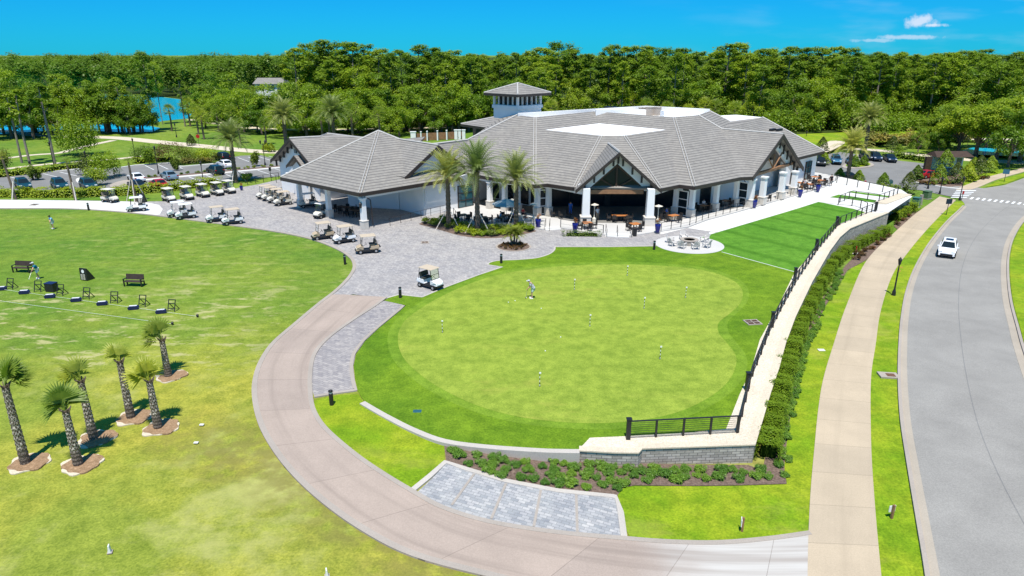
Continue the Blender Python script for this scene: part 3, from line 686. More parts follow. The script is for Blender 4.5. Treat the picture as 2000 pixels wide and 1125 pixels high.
# gable front of the entrance: white triangle, timber frame, glass
gy = 82.55
apx = 12.70
gw = MB()
oL, oR = 9.4, 16.1
hw = (P3.x - P2.x) / 2 - .55
pts = [V3(apx - hw, gy, 4.1), V3(apx - hw, gy, 4.8), V3(apx, gy, 8.5), V3(apx + hw, gy, 4.8), V3(apx + hw, gy, 4.1), V3(oR, gy, 4.1), V3(oR, gy, 4.4), V3(apx, gy, 7.4), V3(oL, gy, 4.4), V3(oL, gy, 4.1)]
for ids in ((0, 9, 8, 1), (1, 8, 7, 2), (2, 7, 6, 3), (3, 6, 5, 4)):
    f4 = [pts[i] for i in ids]; gw.add(f4 + [p + V3(0, .4, 0) for p in f4], [(0, 1, 2, 3), (7, 6, 5, 4), (0, 4, 5, 1), (1, 5, 6, 2), (2, 6, 7, 3), (3, 7, 4, 0)])
gw.build('gable_wall', M['white'], club)
gf_ = MB(); tr = MB()
gf_.add([V3(oL, gy + .3, 4.2), V3(oR, gy + .3, 4.2), V3(oR, gy + .3, 4.35), V3(apx, gy + .3, 7.3), V3(oL, gy + .3, 4.35)], [(0, 1, 2, 3, 4)])
for a, b, w_ in ((V3(oL, gy + .2, 4.4), V3(apx, gy + .2, 7.2), .16), (V3(oR, gy + .2, 4.4), V3(apx, gy + .2, 7.2), .16), (V3(apx, gy + .2, 4.2), V3(apx, gy + .2, 7.1), .15), (V3(apx, gy + .19, 4.4), V3(apx - 1.9, gy + .19, 5.5), .12), (V3(apx, gy + .19, 4.4), V3(apx + 1.9, gy + .19, 5.5), .12)):
    tr.tube([a, b], w_, 4)
tr.build('truss', M['dwood'], club)
b_ = MB(); b_.box((apx, gy + .05, 4.0), (oR - oL - .1, .45, .5)); b_.build('beam', M['wood'], club, bevel=.02)
gf_.build('gable_window', M['glass'], club)
# second gable: open timber porch
gp2 = G2P - n2 * .9; l2 = G2L.lerp(G2P, .12) - n2 * .9; r2 = G2R.lerp(G2P, .06) - n2 * .9
inn2 = MB()
def tri_band(m, a, p, b, d, dep, n):
    a2, p2, b2 = a + (V3(0, 0, -d)), p + V3(0, 0, -d * 1.3), b + V3(0, 0, -d)
    for q4 in ((a, p, p2, a2), (p, b, b2, p2)):
        m.add(list(q4) + [x - n * dep for x in q4], [(0, 1, 2, 3), (7, 6, 5, 4), (0, 4, 5, 1), (1, 5, 6, 2), (2, 6, 7, 3), (3, 7, 4, 0)])
walls = MB(); tri_band(walls, l2 - V3(0, 0, .45), gp2 - V3(0, 0, .55), r2 - V3(0, 0, .45), 1.05, .3, n2)
walls.build('gable_wall', M['white'], club)
tb = MB()
bl, br = l2.lerp(r2, .16), l2.lerp(r2, .93)
for t0, t1, zz in ((.14, .44, 4.2), (.44, .72, 4.2), (.72, .95, 4.2)):
    p, q_ = l2.lerp(r2, t0), l2.lerp(r2, t1); p.z = q_.z = zz; tb.tube([p - n2 * .1, q_ - n2 * .1], .27, 4)
md = l2.lerp(r2, .5)
for s in (-2.4, 0, 2.4): tb.tube([V3(md.x, md.y, 4.3) - n2 * .2, V3(md.x, md.y, 6.3) + U * s - n2 * .2], .13, 4)
tb.build('timber_beam', M['wood'], club)
wall('wall', [l2 - n2 * 6, l2.lerp(r2, .55) - n2 * 6.5], .3, 6.2, .3); wall('wall', [l2.lerp(r2, .55) - n2 * 6.5, r2 - n2 * 7], .3, 5, .3)
tv = MB(); c = l2.lerp(r2, .34) - n2 * 5.7; tv.box((c.x, c.y, 3.1), (2.6, .12, 1.4), R(45)); tv.build('television', M['black'], club)
# right wing wall and windows
w2 = W2 + V3(-1.1, .3, 0); w3 = W3 + V3(-.6, .6, 0)
wall('wall', [w3 - U * 4, w2], -.8, EZ - .08, .3); wall('wall', [w2, w2 + W * 12], -.8, EZ - .08, .3)
# link wall behind left palms: entrance doors
def opening(name, c, wd_, h, ang, mat, z0=.15, frame=True, nx_=2, nz_=3, fm=None):
    m = MB(); m.box((0, 0, h / 2), (wd_, .14, h)); o = m.build(name, mat, club); o.location = (c.x, c.y, z0); o.rotation_euler = (0, 0, ang)
    if frame:
        f = MB(); t = .09
        for i in range(nx_ + 1): f.box((-wd_ / 2 + wd_ * i / nx_, -.05, h / 2), (t, .16, h + t))
        for i in range(nz_ + 1): f.box((0, -.055, h * i / nz_), (wd_, .155, t))
        f.build('frame', fm or M['fascia'], o)
    return o
opening('door', Ci + U * 16.0 + W * .15 + V3(.1, -.3, 0), 2.6, 3.0, R(45), M['tglass'])
c = (w3 * .35 + w2 * .65) + n_B * -.2; opening('window', c, 2.2, 2.9, R(45), M['tglass'], .2)
c = (w3 * .95 + w2 * .05) + n_B * -.2; opening('window', c, 1.6, 2.9, R(45), M['tglass'], .2)
# glazed white doors beside columns
for (a, b) in (((1053.5, 420), (1067, 419)), ((1323, 420), (1341, 424)), ((1440, 401), (1457, 404))):
    p, q_ = G(*a, .15), G(*b, .15); d = q_ - p
    opening('door', (p + q_) / 2, d.length * .98, 3.1, math.atan2(d.y, d.x), M['glass'], .3, True, 1, 3, M['white'])
fl_ = MB(); fl_.poly([(p.x, p.y, .156) for p in [A_END + V3(.7, .7, 0), CA[0] + V3(.4, .4, 0), CA[3] + V3(0, .5, 0), CA[5] + V3(0, .6, 0), CB[0] + V3(0, .6, 0), CB[2] + V3(0, .5, 0), CB[5] + V3(-.4, .4, 0), G2L + n_B * 5.4, E_ + V3(0, 7.6, 0), V3(18.5, 91.8), V3(7.5, 91.8), D + V3(0, 7.6, 0), A_END + n_A * 5.4]]); struct(fl_.build('porch_shade_floor', M['porch']))  # dark sheet over the terrace floor, porch shade painted into its colour
# dormer window, left gable windows
c = DR + W * .78; opening('window', V3(c.x, c.y, 0) - U * 1.1, 1.5, 1.1, R(45), M['glass'], onR(c.x, c.y).z - 1.0, False)
c = LP + U * .74 ; opening('window', c, .6, .6, R(-45), M['tglass'], 6.2, False)
c = LQ + U * .45; opening('window', c - W * .7, .7, .7, R(-45), M['glass'], 3.6, False); opening('window', LQ + U * .45 + V3(0, 0, 0), .25, .8, R(-45), M['glass'], 3.0, False)
# tower
tw = MB(); tcx, tcy = .87, 113.0
tw.box((tcx, tcy, 11.2), (5.4, 5.4, 2.1), q); tw.box((tcx, tcy, 11.95), (5.75, 5.75, .5), q)
tw.box((tcx, tcy, 13.75), (5.5, 5.5, .4), q)
for sx_ in (-1, 1):
    for sy_ in (-1, 1):
        p = V3(tcx, tcy) + U * 2.58 * sx_ + W * 2.58 * sy_; tw.box((p.x, p.y, 12.9), (.34, .34, 1.8), q)
TW = tw.build('tower', M['white'], club)
lv = MB(); lv.box((tcx, tcy, 12.9), (4.5, 4.5, 1.7), q); lv.build('louvre_screen', M['inside'], TW)
for s in range(4):
    n = (-W, -U, U, W)[s]; a = V3(-n.y, n.x, 0)
    sl_ = MB()
    for i in range(1, 5):
        p = V3(tcx, tcy) + n * 2.6 + a * (-2.6 + 1.04 * i); sl_.box((p.x, p.y, 12.9), (.12, .3, 1.8), math.atan2(a.y, a.x))
    sl_.build('louvre', M['white'], TW)
tr_ = MB(); e4 = [V3(tcx, tcy, 14) + v * 5.35 for v in (V3(-1, 0), V3(0, -1), V3(1, 0), V3(0, 1))]
apx_ = V3(tcx, tcy, 15.45)
for i in range(4): tr_.plate([e4[i], e4[(i + 1) % 4], apx_], .15)
rt = tr_.build('tower_roof', M['roof'], TW)
tc_ = MB()
for e in e4: tc_.tube([e + V3(0, 0, .05), apx_ + V3(0, 0, .05)], .13, 5)
tc_.build('ridge_cap', M['cap'], rt)
tf = MB()
for i in range(4):
    a, b = e4[i], e4[(i + 1) % 4]; d = b - a; c = (a + b) / 2; tf.box((c.x, c.y, 13.8), (d.length, .15, .34), math.atan2(d.y, d.x))
tf.build('fascia', M['fascia'], rt); ts = MB(); ts.plate([V3(e.x, e.y, 13.72) for e in e4], .05); ts.build('soffit', M['fascia'], rt)
# low roof left of the tower with its dark porch
a, b, c_, d_ = G(900, 242, 7.0), G(958, 250, 7.0), G(1012, 227, 8.3), G(978, 226, 8.5)
rp(a, b, c_, d_); fa(a, b); cp1(a, d_)
pb = MB(); pb.plate([a + V3(1, 1, -.4), b + V3(0, 1, -.4), b + V3(8, 8, -.4), a + V3(9, 9, -.4)], .1); pb.build('soffit', M['fascia'], club)
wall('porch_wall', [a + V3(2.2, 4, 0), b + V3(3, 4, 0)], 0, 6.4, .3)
# rooftop plant
for (px, py, w_, h_, nm, mt) in ((1188, 216, 1.0, .9, 'roof_vent', 'black'), (1199, 216, .9, .9, 'roof_vent', 'black'), (1251, 222, .6, 1.2, 'air_conditioner', 'curb'), (1257, 222, .6, 1.2, 'air_conditioner', 'curb'), (1268, 222.5, 1.0, 1.3, 'air_conditioner', 'curb'), (1283, 222.5, 1.0, 1.3, 'air_conditioner', 'curb')):
    p = G(px, py + 3, TZ - 1); m = MB(); m.box((p.x, p.y, TZ - 1 + h_ / 2), (w_, w_, h_), q); m.box((p.x, p.y, TZ - 1 + h_ + .05), (w_ * 1.1, w_ * 1.1, .1), q)
    m.build(nm, M[mt], club, bevel=.03)
m = MB(); p = G(1206, 219, TZ); m.box((p.x + .5, p.y, TZ - .3), (8, 1, 1.4), R(-4)); p = G(1322, 221, TZ); m.box((p.x, p.y + 1, TZ - .3), (4.5, 1.5, 1.3), R(10)); m.build('parapet', M['white'], club)
par.build('parapet', M['white'], club)
m = MB()
for px in (1509, 1522):
    p = G(px, 253.5, 8.05); m.box(p, (1.6, .5, .35), R(45))
m.build('roof_vent', M['black'], club)
# downpipes and lanterns
for px, py, w_ in ((1041, 361, 0), (713, 384, 0), (1452, 350, 0)):
    dp = MB(); t = G(px, py, 3.9); dp.tube([t, t + V3(.5, .5, -.5), V3(t.x + .6, t.y + .6, .3)], .07, 6)
    dp.build('downpipe', M['fascia'], club)
for px, py, z in ((1144, 391, 2.6), (1264, 391, 2.6), (1469, 362, 2.8), (704, 402, 2.4)):
    ln = MB(); p = V3(*AY(px, py, {1144: 83.65, 1264: 83.65, 1469: 92.4, 704: 79.6}[px])); ln.lathe([(.02, .45), (.16, .32), (.2, .28), (.14, -.2), (.05, -.3)], p, 6); ln.build('wall_lantern', M['black'], club)
rf = roof.build('roof', M['roof'], club)
for c in CAPS: c.build('ridge_cap', M['cap'], rf)
for c in FAS: c.build('fascia', M['fascia'], rf)
flat_.build('flat_roof', M['membrane'], club); ceil.build('soffit', M['white'], club)
# terrace slab with its low front wall and steps
TERR = [(868, 412), (884, 421), (893, 433), (905, 438), (920, 440.5), (957, 442), (989, 438.5), (1016, 437.5), (1040, 443), (1058, 447), (1093, 444), (1180, 458), (1231, 460), (1284, 452), (1344, 442.5), (1381, 428.5), (1440, 413), (1500, 396), (1560, 379), (1612, 364), (1640, 345), (1560, 330), (1300, 330), (1000, 330), (880, 380)]
tt = MB(); tt.slab([G(*p, .15) for p in TERR], -.6, .15); struct(tt.build('terrace', M['terrace']))
st = MB()
for (a, b) in (((1062, 447.5), (1092, 445.5)), ((1183, 459), (1229, 461))):
    p, q_ = G(*a), G(*b); d = (q_ - p).normalized(); n = V3(d.y, -d.x, 0)
    for i, (dd, hh) in enumerate(((.7, .10), (.35, .2))): 
        c = (p + q_) / 2 + n * dd * .5; st.box((c.x, c.y, hh / 2), ((q_ - p).length, dd + .4, hh), math.atan2(d.y, d.x))
struct(st.build('steps', M['white_conc']))
# pale path along the terrace and the little terrace at its end
WP = [(1344, 445.5), (1381, 431.5), (1440, 416), (1500, 399), (1560, 382), (1612, 366), (1640, 360), (1760, 376), (1782, 384), (1735, 415), (1712, 411), (1668, 402), (1598.6, 394.6), (1500, 425), (1402, 454), (1388, 452)]
flat('terrace_path', WP, .02, M['white_conc'])
flat('turf_patch', [(1621, 385), (1638, 380), (1668, 384), (1712, 391), (1709, 396), (1660, 389)], .05, M['event'])
flat('turf_patch', [(1655, 375), (1662, 373), (1700, 378), (1746, 384), (1732, 385), (1690, 380)], .05, M['event'])

# ------------------------------------------------------------------ retaining wall, gravel strip, curb wall
WALL_TOP = [(1131, 882), (1200, 886), (1247, 886.5), (1254, 878), (1340, 875), (1473.5, 870.5), (1488, 821), (1504, 767), (1520, 720), (1533, 672), (1552, 621), (1585, 552), (1620, 491), (1640, 464), (1660, 447), (1735.5, 416)]
wt = [G(*p) for p in WALL_TOP]
gi = [G(*p) for p in GRAVEL_IN]
mb = MB(); mb.poly([(p.x, p.y, .038) for p in wt + gi[:1] + gi[1:]]); tag(mb.build('gravel', M['gravel']), kind='structure')
wallr = thing('retaining_wall', 'long grey stone-block retaining wall curving round the putting green above the hedge', 'retaining wall')
mb = MB(); cp_ = MB()
for pl, m_, (t, z1) in ((wt, mb, (.32, 0.02)),):
    o_ = offset(pl, t); n = len(pl)
    for i in range(n - 1):
        a, b, c, d = pl[i], pl[i + 1], o_[i + 1], o_[i]; zb = [L(p.x, p.y) - .5 for p in (a, b)]
        v = [V3(a.x, a.y, zb[0]), V3(b.x, b.y, zb[1]), V3(c.x, c.y, zb[1]), V3(d.x, d.y, zb[0]), V3(a.x, a.y, z1), V3(b.x, b.y, z1), V3(c.x, c.y, z1), V3(d.x, d.y, z1)]
        m_.add(v, [(4, 5, 6, 7), (0, 1, 5, 4), (2, 3, 7, 6), (1, 2, 6, 5), (3, 0, 4, 7)])
mb.build('stone_face', M['stone'], wallr)
o1, o2 = offset(wt, -.06), offset(wt, .4)
for i in range(len(wt) - 1):
    v = [V3(p.x, p.y, z) for z in (.03, .11) for p in (o1[i], o1[i + 1], o2[i + 1], o2[i])]
    cp_.add(v, [(4, 5, 6, 7), (0, 1, 5, 4), (2, 3, 7, 6), (1, 2, 6, 5), (3, 0, 4, 7)])
cp_.build('coping', M['sand'], wallr)
ct = sm([G(*p) for p in CURB_TOP], 5); ci = offset(ct, -.38) if False else offset(ct, .38)
cw = thing('curb_wall', 'low white concrete curb wall curving along the front of the putting green lawn', 'curb wall')
mb = MB()
oo = offset(ct, -.02)
for i in range(len(ct) - 1):
    a, b = ct[i], ct[i + 1]; c, d = ci[i + 1], ci[i]
    v = [V3(p.x, p.y, z) for z in (-1.5, .09) for p in (a, b, c, d)]
    mb.add(v, [(4, 5, 6, 7), (0, 1, 5, 4), (2, 3, 7, 6), (1, 2, 6, 5), (3, 0, 4, 7)])
mb.build('concrete_cap', M['edge_conc'], cw)
# terrace retaining wall at the far right, with its planted strip
tw2 = [G(*p) for p in [(1713, 399), (1730, 399.5), (1780, 381)]]
w2r = thing('retaining_wall', 'short grey stone retaining wall below the small turf patches beside the green utility box', 'retaining wall')
mb = MB(); o_ = offset(tw2, .35)
for i in range(2):
    a, b, c, d = tw2[i], tw2[i + 1], o_[i + 1], o_[i]
    v = [V3(p.x, p.y, z) for z in (-3.2, .02) for p in (a, b, c, d)]; mb.add(v, [(4, 5, 6, 7), (0, 1, 5, 4), (2, 3, 7, 6), (1, 2, 6, 5), (3, 0, 4, 7)])
mb.build('stone_face', M['stone'], w2r)
cp_ = MB(); o1, o2 = offset(tw2, -.06), offset(tw2, 1.6)
for i in range(2):
    v = [V3(p.x, p.y, z) for z in (.03, .12) for p in (o1[i], o1[i + 1], o2[i + 1], o2[i])]; cp_.add(v, [(4, 5, 6, 7), (0, 1, 5, 4), (2, 3, 7, 6), (1, 2, 6, 5), (3, 0, 4, 7)])
cp_.build('coping', M['sand'], w2r)

# ------------------------------------------------------------------ fences and railings
def fence(label, pts, h=1.05, sp=2.0, r=.045, wires=0, name='fence', mat='black', base=None, group=None, double=0):
    P = [p if isinstance(p, Vector) else G(*p) for p in pts]
    root = thing(name, label, name.replace('_', ' '), P[0], 0, group)
    ln = sum((b - a).length for a, b in zip(P, P[1:])); n = max(2, int(round(ln / sp)) + 1)
    Q = resample(P, n); Q = [p - P[0] for p in Q]; PP = [p - P[0] for p in P]
    for p in Q:
        m = MB(); m.box(p + V3(0, 0, h / 2), (r * 2, r * 2, h)); m.build('post', M[mat], root)
    rl = MB(); rl.tube([p + V3(0, 0, h) for p in PP], r * .85, 5); rl.build('top_rail', M[mat], root)
    for k in range(wires):
        m = MB(); m.tube([p + V3(0, 0, h * (k + .8) / (wires + .8)) for p in PP], .012 if not double else r * .5, 4); m.build('wire' if not double else 'rail', M[mat], root)
    return root
def gatepost(px, label, h=1.25):
    p = G(*px); t = thing('gate_post', label, 'gate post', p); m = MB(); m.box((0, 0, h / 2), (.24, .24, h)); m.build('shaft', M['black'], t, bevel=.02)
    m = MB(); m.box((0, 0, h + .03), (.3, .3, .06)); m.build('cap', M['black'], t)
FL = [(1441, 846), (1466, 742), (1503, 648), (1526, 603), (1556, 548), (1597, 487.5), (1636, 440), (1692, 418), (1713, 410)]
fence('black metal fence running up the gravel strip along the right of the putting green', [(1441, 846), (1466, 745), (1503, 651), (1526, 606), (1556, 551), (1597, 490), (1637, 441.5)], 1.1, 1.9, .05, 5)
fence('black metal fence with thin wires along the gravel at the front of the putting green', [(1227, 857.5), (1439, 846.5)], 1.1, 1.75, .055, 8)
fence('short black fence along the stone wall at the top of the striped lawn', [(1640, 440.5), (1692, 418.5), (1712, 411)], 1.1, 1.8, .05, 3)
for px, lb in (((1226.5, 858.5), 'thick black end post of the front wire fence'), ((1458, 764), 'thick black post in the side fence level with the drive bend'), ((1507, 640), 'thick black post in the side fence beside the drain grate'), ((1551.5, 549), 'thick black post where the white lawn line meets the side fence'), ((1593, 490), 'thick black post halfway up the striped lawn'), ((1633, 443), 'thick black post at the bend of the side fence'), ((1709, 413), 'thick black end post above the stone wall corner')):
    gatepost(px, lb)
gz = .15
def Gz(*pp): return [G(*p, gz) for p in pp]
fence('curved black railing round the left terrace below the palms', sm(Gz((886, 421), (894, 432), (906, 437), (921, 439.5), (957, 441), (989, 437.5), (1016, 436.5), (1042, 443)), 4), 1.0, 1.9, .035, 1, 'railing')
fence('black railing beside the right planter on the entrance terrace', Gz((1095, 444), (1178, 456)), 1.0, 2.6, .04, 1, 'railing')
fence('long black railing in front of the right colonnade', Gz((1291, 451), (1344, 441), (1381, 427), (1440, 411.5), (1474, 401)), 1.0, 1.6, .035, 1, 'railing')
fence('slim lower handrail on the ramp below the right colonnade', [G(1361, 447), G(1444, 419)], .95, 1.5, .02, 1, 'handrail', 'steel')if False else None
fence('black railing from the timber gable to the blue planters', Gz((1478, 401), (1550, 381), (1557, 379.5)), 1.0, 1.8, .035, 1, 'railing')
fence('black railing round the far dining terrace', Gz((1566, 378), (1600, 367.5), (1632, 353.5)), 1.0, 1.8, .035, 1, 'railing')
fence('black railing along the planting behind the turf patches', [(1634, 357), (1668, 365), (1700, 372), (1752, 380)], 1.15, 2.4, .045, 1, 'railing')
fence('black railing beside the lower turf patch', [(1640, 396), (1664, 387), (1700, 392), (1716, 395)], 1.1, 1.7, .045, 1, 'railing')
fence('black railing stepping down beside the striped lawn apex', [(1637, 400), (1672, 403), (1692, 412)], 1.1, 2.0, .045, 1, 'railing')
fence('black railing on the far stone wall beside the dark magnolia', [(1716, 395), (1738, 387), (1752, 381)], 1.1, 1.8, .045, 1, 'railing')
fence('grey handrail sloping up the ramp beside the white wall', [(762, 441), (878, 413)], 1.0, 1.6, .025, 1, 'handrail', 'fascia')
fence('black railing beside the grass at the back of the cart court', [(484, 361), (545, 351)], 1.2, 1.5, .035, 1, 'railing')
fence('black handrail beside the stairs behind the parked carts', [(540, 357), (566, 362), (588, 370), (630, 384)], 1.2, 1.7, .035, 1, 'handrail')
for (a, b, lb) in (((1064, 449), (1066, 440), 'grey stair rail left of the middle terrace steps'), ((1073, 451), (1074, 441), 'grey stair rail right of the middle terrace steps'), ((1185, 463), (1183, 452), 'grey stair rail left of the entrance steps'), ((1234, 464), (1230, 452), 'grey stair rail right of the entrance steps'), ((1206, 463.5), (1205, 454), 'grey stair rail in the middle of the entrance steps')):
    fence(lb, [G(*a), G(*b, .1)], .9, 1.6, .025, 0, 'stair_rail', 'fascia')
# brown screen wall with white pillars behind the clubhouse
scw = thing('screen_wall', 'brown panel screen wall with white pillars behind the left wing', 'screen wall', G(806, 270))
pp = [G(806, 276), G(840, 274), G(874, 272.5), G(880, 272), G(906, 271)]
m = MB()
for a, b in zip(pp, pp[1:]):
    d = b - a; c = (a + b) / 2 - pp[0] * 0 - G(806, 270); m.box((c.x, c.y, .9), (d.length, .15, 1.7), math.atan2(d.y, d.x))
m.build('panel', M['wood'], scw)
for px, py, w_ in ((808, 276, 2.2), (823, 276, .5), (835, 275, .5), (855, 274, .55), (873, 273, .55), (891, 272, 1.4), (898, 272, 1.2), (906, 272, 1.4)):
    c = G(px, py) - G(806, 270); m = MB(); m.box((c.x, c.y - .2, 1.1), (w_ * .55, .6, 2.2)); m.box((c.x, c.y - .2, 2.25), (w_ * .65, .75, .18)); m.build('pillar', M['white'], scw)

# ------------------------------------------------------------------ foliage helpers
rnd = random.Random(5); nr = np.random.default_rng(7)
def quads(C_, Nn, sz, asp=.6):
    k = len(C_); Nn = Nn / np.maximum(1e-6, np.linalg.norm(Nn, axis=1, keepdims=True))
    t = np.cross(Nn, nr.normal(size=(k, 3))); t /= np.maximum(1e-6, np.linalg.norm(t, axis=1, keepdims=True)); b = np.cross(Nn, t)
    s = np.asarray(sz).reshape(-1, 1) / 2; t = t * s; b = b * s * asp
    V = np.stack([C_ - t - b * .4, C_ + t * .3 - b, C_ + t + b * .4, C_ - t * .3 + b], 1).reshape(-1, 3)
    return V, np.arange(k * 4).reshape(-1, 4)
def qmesh(name, V, F, mat):
    me = bpy.data.meshes.new(name); me.vertices.add(len(V)); me.vertices.foreach_set('co', np.asarray(V, dtype=np.float32).ravel())
    n = len(F); me.loops.add(n * 4); me.loops.foreach_set('vertex_index', np.asarray(F, dtype=np.int32).ravel())
    me.polygons.add(n); me.polygons.foreach_set('loop_start', np.arange(n, dtype=np.int32) * 4)
    me.materials.append(mat); me.update(calc_edges=True); return me
def leafm(name, c1, c2, trans=.3, dark=.5, bright=None, nscale=1.6, hue=.0, tint=(1, 1, 1)):
    m = bpy.data.materials.new(name); m.use_nodes = True; nt = m.node_tree; nt.nodes.clear()
    tc = N(nt, 'ShaderNodeTexCoord').outputs['Object']; oi = N(nt, 'ShaderNodeObjectInfo').outputs['Random']
    n = noise(nt, tc, nscale, 3, .6)
    c = RAMP(nt, n, [(.28, c1), (.72, c2)])
    c = MIX(nt, 1., c, RAMP(nt, oi, [(0., (dark + .15, dark + .28, .7)), (.5, (1., 1., 1.)), (1., bright or (1.5, 1.3, .95))]), 'MULTIPLY')
    d = N(nt, 'ShaderNodeBsdfDiffuse', {0: c}); t = N(nt, 'ShaderNodeBsdfTranslucent', {0: MIX(nt, 1., c, (1.1, 1.2, .6), 'MULTIPLY')})
    g = N(nt, 'ShaderNodeBsdfGlossy', {'Color': (.5, .5, .45, 1), 'Roughness': .5})
    s = N(nt, 'ShaderNodeMixShader', {0: trans, 1: d.outputs[0], 2: t.outputs[0]})
    s = N(nt, 'ShaderNodeMixShader', {0: .05, 1: s.outputs[0], 2: g.outputs[0]})
    nt.links.new(s.outputs[0], N(nt, 'ShaderNodeOutputMaterial').inputs[0]); return m
M['pine'] = leafm('pine_needles', (.140, .238, .014), (.270, .375, .028), .45)
M['oak'] = leafm('oak_leaves', (.120, .225, .010), (.245, .350, .022), .45)
M['lime'] = leafm('lime_leaves', (.200, .310, .016), (.320, .400, .030), .45)
M['hedge'] = leafm('hedge_leaves', (.150, .235, .008), (.260, .335, .016), .25, nscale=3)
M['shrub'] = leafm('shrub_leaves', (.090, .160, .012), (.180, .230, .025), .25, nscale=3)
M['juniper'] = leafm('juniper_leaves', (.090, .200, .020), (.150, .270, .030), .2, nscale=4)
M['redleaf'] = leafm('red_leaves', (.14, .035, .02), (.10, .10, .02), .25, nscale=4)
M['magnolia'] = leafm('magnolia_leaves', (.050, .095, .012), (.120, .140, .020), .2, nscale=3)
M['reed'] = leafm('reed_leaves', (.26, .20, .05), (.20, .22, .04), .2, nscale=.5)
M['palm'] = leafm('date_palm_fronds', (.230, .270, .085), (.380, .400, .140), .35, nscale=1.2)
M['sabal'] = leafm('sabal_fronds', (.190, .265, .030), (.370, .420, .065), .42, nscale=1.2)
M['bark'] = plain('bark', (.17, .13, .10), .9, .1, .3, 2); M['pbark'] = plain('pine_bark', (.24, .20, .165), .9, .1, .3, 1)
M['palmbark'] = plain('palm_bark', (.15, .115, .085), .9, .1, .4, 6)
M['stake'] = plain('timber_stake', (.60, .54, .46), .8)
def blobs(cs, per, leaf, up=.35, shell=.55):
    """leaf cards scattered through ellipsoidal clumps: cs = [(x,y,z, rx,ry,rz)]"""
    A = np.array(cs, dtype=float); k = len(A); idx = np.repeat(np.arange(k), per)
    d = nr.normal(size=(len(idx), 3)); d /= np.linalg.norm(d, axis=1, keepdims=True)
    r = (shell + (1 - shell) * nr.random((len(idx), 1))) * (nr.random((len(idx), 1)) ** .15)
    Cc = A[idx, :3] + d * r * A[idx, 3:]
    n = d * .6 + nr.normal(size=d.shape) * .4; n[:, 2] += up * 2.6
    return quads(Cc, n, leaf * (.65 + .7 * nr.random(len(idx))))
def hedge(name, label, pl, w, h, mat, leaf=.16, den=70, base=0., cat='hedge', drop=False, group=None):
    P = [p if isinstance(p, Vector) else G(*p) for p in pl]; root = P[0].copy()
    Ls = [0.]
    for a, b in zip(P, P[1:]): Ls.append(Ls[-1] + (b - a).length)
    n = int(Ls[-1] * den); t = nr.random(n) * Ls[-1]; j = np.clip(np.searchsorted(Ls, t) - 1, 0, len(P) - 2)
    a = np.array([list(p) for p in P]); f = ((t - np.array(Ls)[j]) / np.maximum(1e-6, np.diff(Ls)[j])).reshape(-1, 1)
    c = a[j] * (1 - f) + a[j + 1] * f; dd = a[j + 1] - a[j]; dd /= np.linalg.norm(dd, axis=1, keepdims=True); sd_ = np.stack([-dd[:, 1], dd[:, 0], 0 * dd[:, 0]], 1)
    side = nr.random(n); u = np.where(side < .5, nr.random(n) * 2 - 1, np.sign(nr.random(n) - .5)); v = np.where(side < .5, 1., nr.random(n))
    wob = 1 + .14 * np.sin(t * 1.7) + .09 * np.sin(t * 4.1 + 1)
    c = c + sd_ * (u * w / 2 * wob * (1 - .15 * v)).reshape(-1, 1); c[:, 2] += v * h * wob
    c += nr.normal(size=c.shape) * .06
    nn = sd_ * (u * (side >= .5)).reshape(-1, 1); nn[:, 2] += (side < .5) * 1. + 1.2; nn += nr.normal(size=nn.shape) * .4
    V, F = quads(c - np.array(list(root)), nn, leaf * (.7 + .6 * nr.random(n)))
    ro = thing(name, label, cat, root, 0, group)
    o = bpy.data.objects.new('foliage', qmesh('foliage', V, F, M[mat])); COL.objects.link(o); o.parent = ro
    cr = MB()
    for i in range(len(P) - 1):
        q0, q1 = P[i] - root, P[i + 1] - root; d = (q1 - q0); ang = math.atan2(d.y, d.x); c_ = (q0 + q1) / 2
        Mx = Matrix.Rotation(ang, 3, 'Z') @ Matrix.Rotation(-math.atan2(d.z, d.xy.length), 3, 'Y')
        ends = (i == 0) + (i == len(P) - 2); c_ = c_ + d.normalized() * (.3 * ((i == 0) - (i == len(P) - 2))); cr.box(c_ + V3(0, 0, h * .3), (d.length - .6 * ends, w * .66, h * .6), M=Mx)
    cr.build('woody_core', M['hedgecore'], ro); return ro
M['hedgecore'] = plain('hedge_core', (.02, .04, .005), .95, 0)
def bush(name, label, cat, p, rx, ry, rz, mat, k=7, per=60, leaf=.2, group=None, shape=None):
    cs = []
    for i in range(k):
        a = rnd.uniform(0, 6.28); q_ = rnd.uniform(.1, .75)
        cs.append((math.cos(a) * rx * q_, math.sin(a) * ry * q_, rz * rnd.uniform(.35, .75), rx * .45, ry * .45, rz * .38))
    V, F = blobs(cs, int(per * 1.8), leaf * .75)
    V[:, 2] = np.maximum(V[:, 2], .02)
    ro = thing(name, label, cat, p, rnd.uniform(0, 6), group)
    o = bpy.data.objects.new('foliage', qmesh('foliage', V, F, M[mat])); COL.objects.link(o); o.parent = ro
    m = MB(); m.tube([(0, 0, -.1), (0, 0, rz * .5)], [.06, .03], 5); m.build('stem', M['bark'], ro); return ro
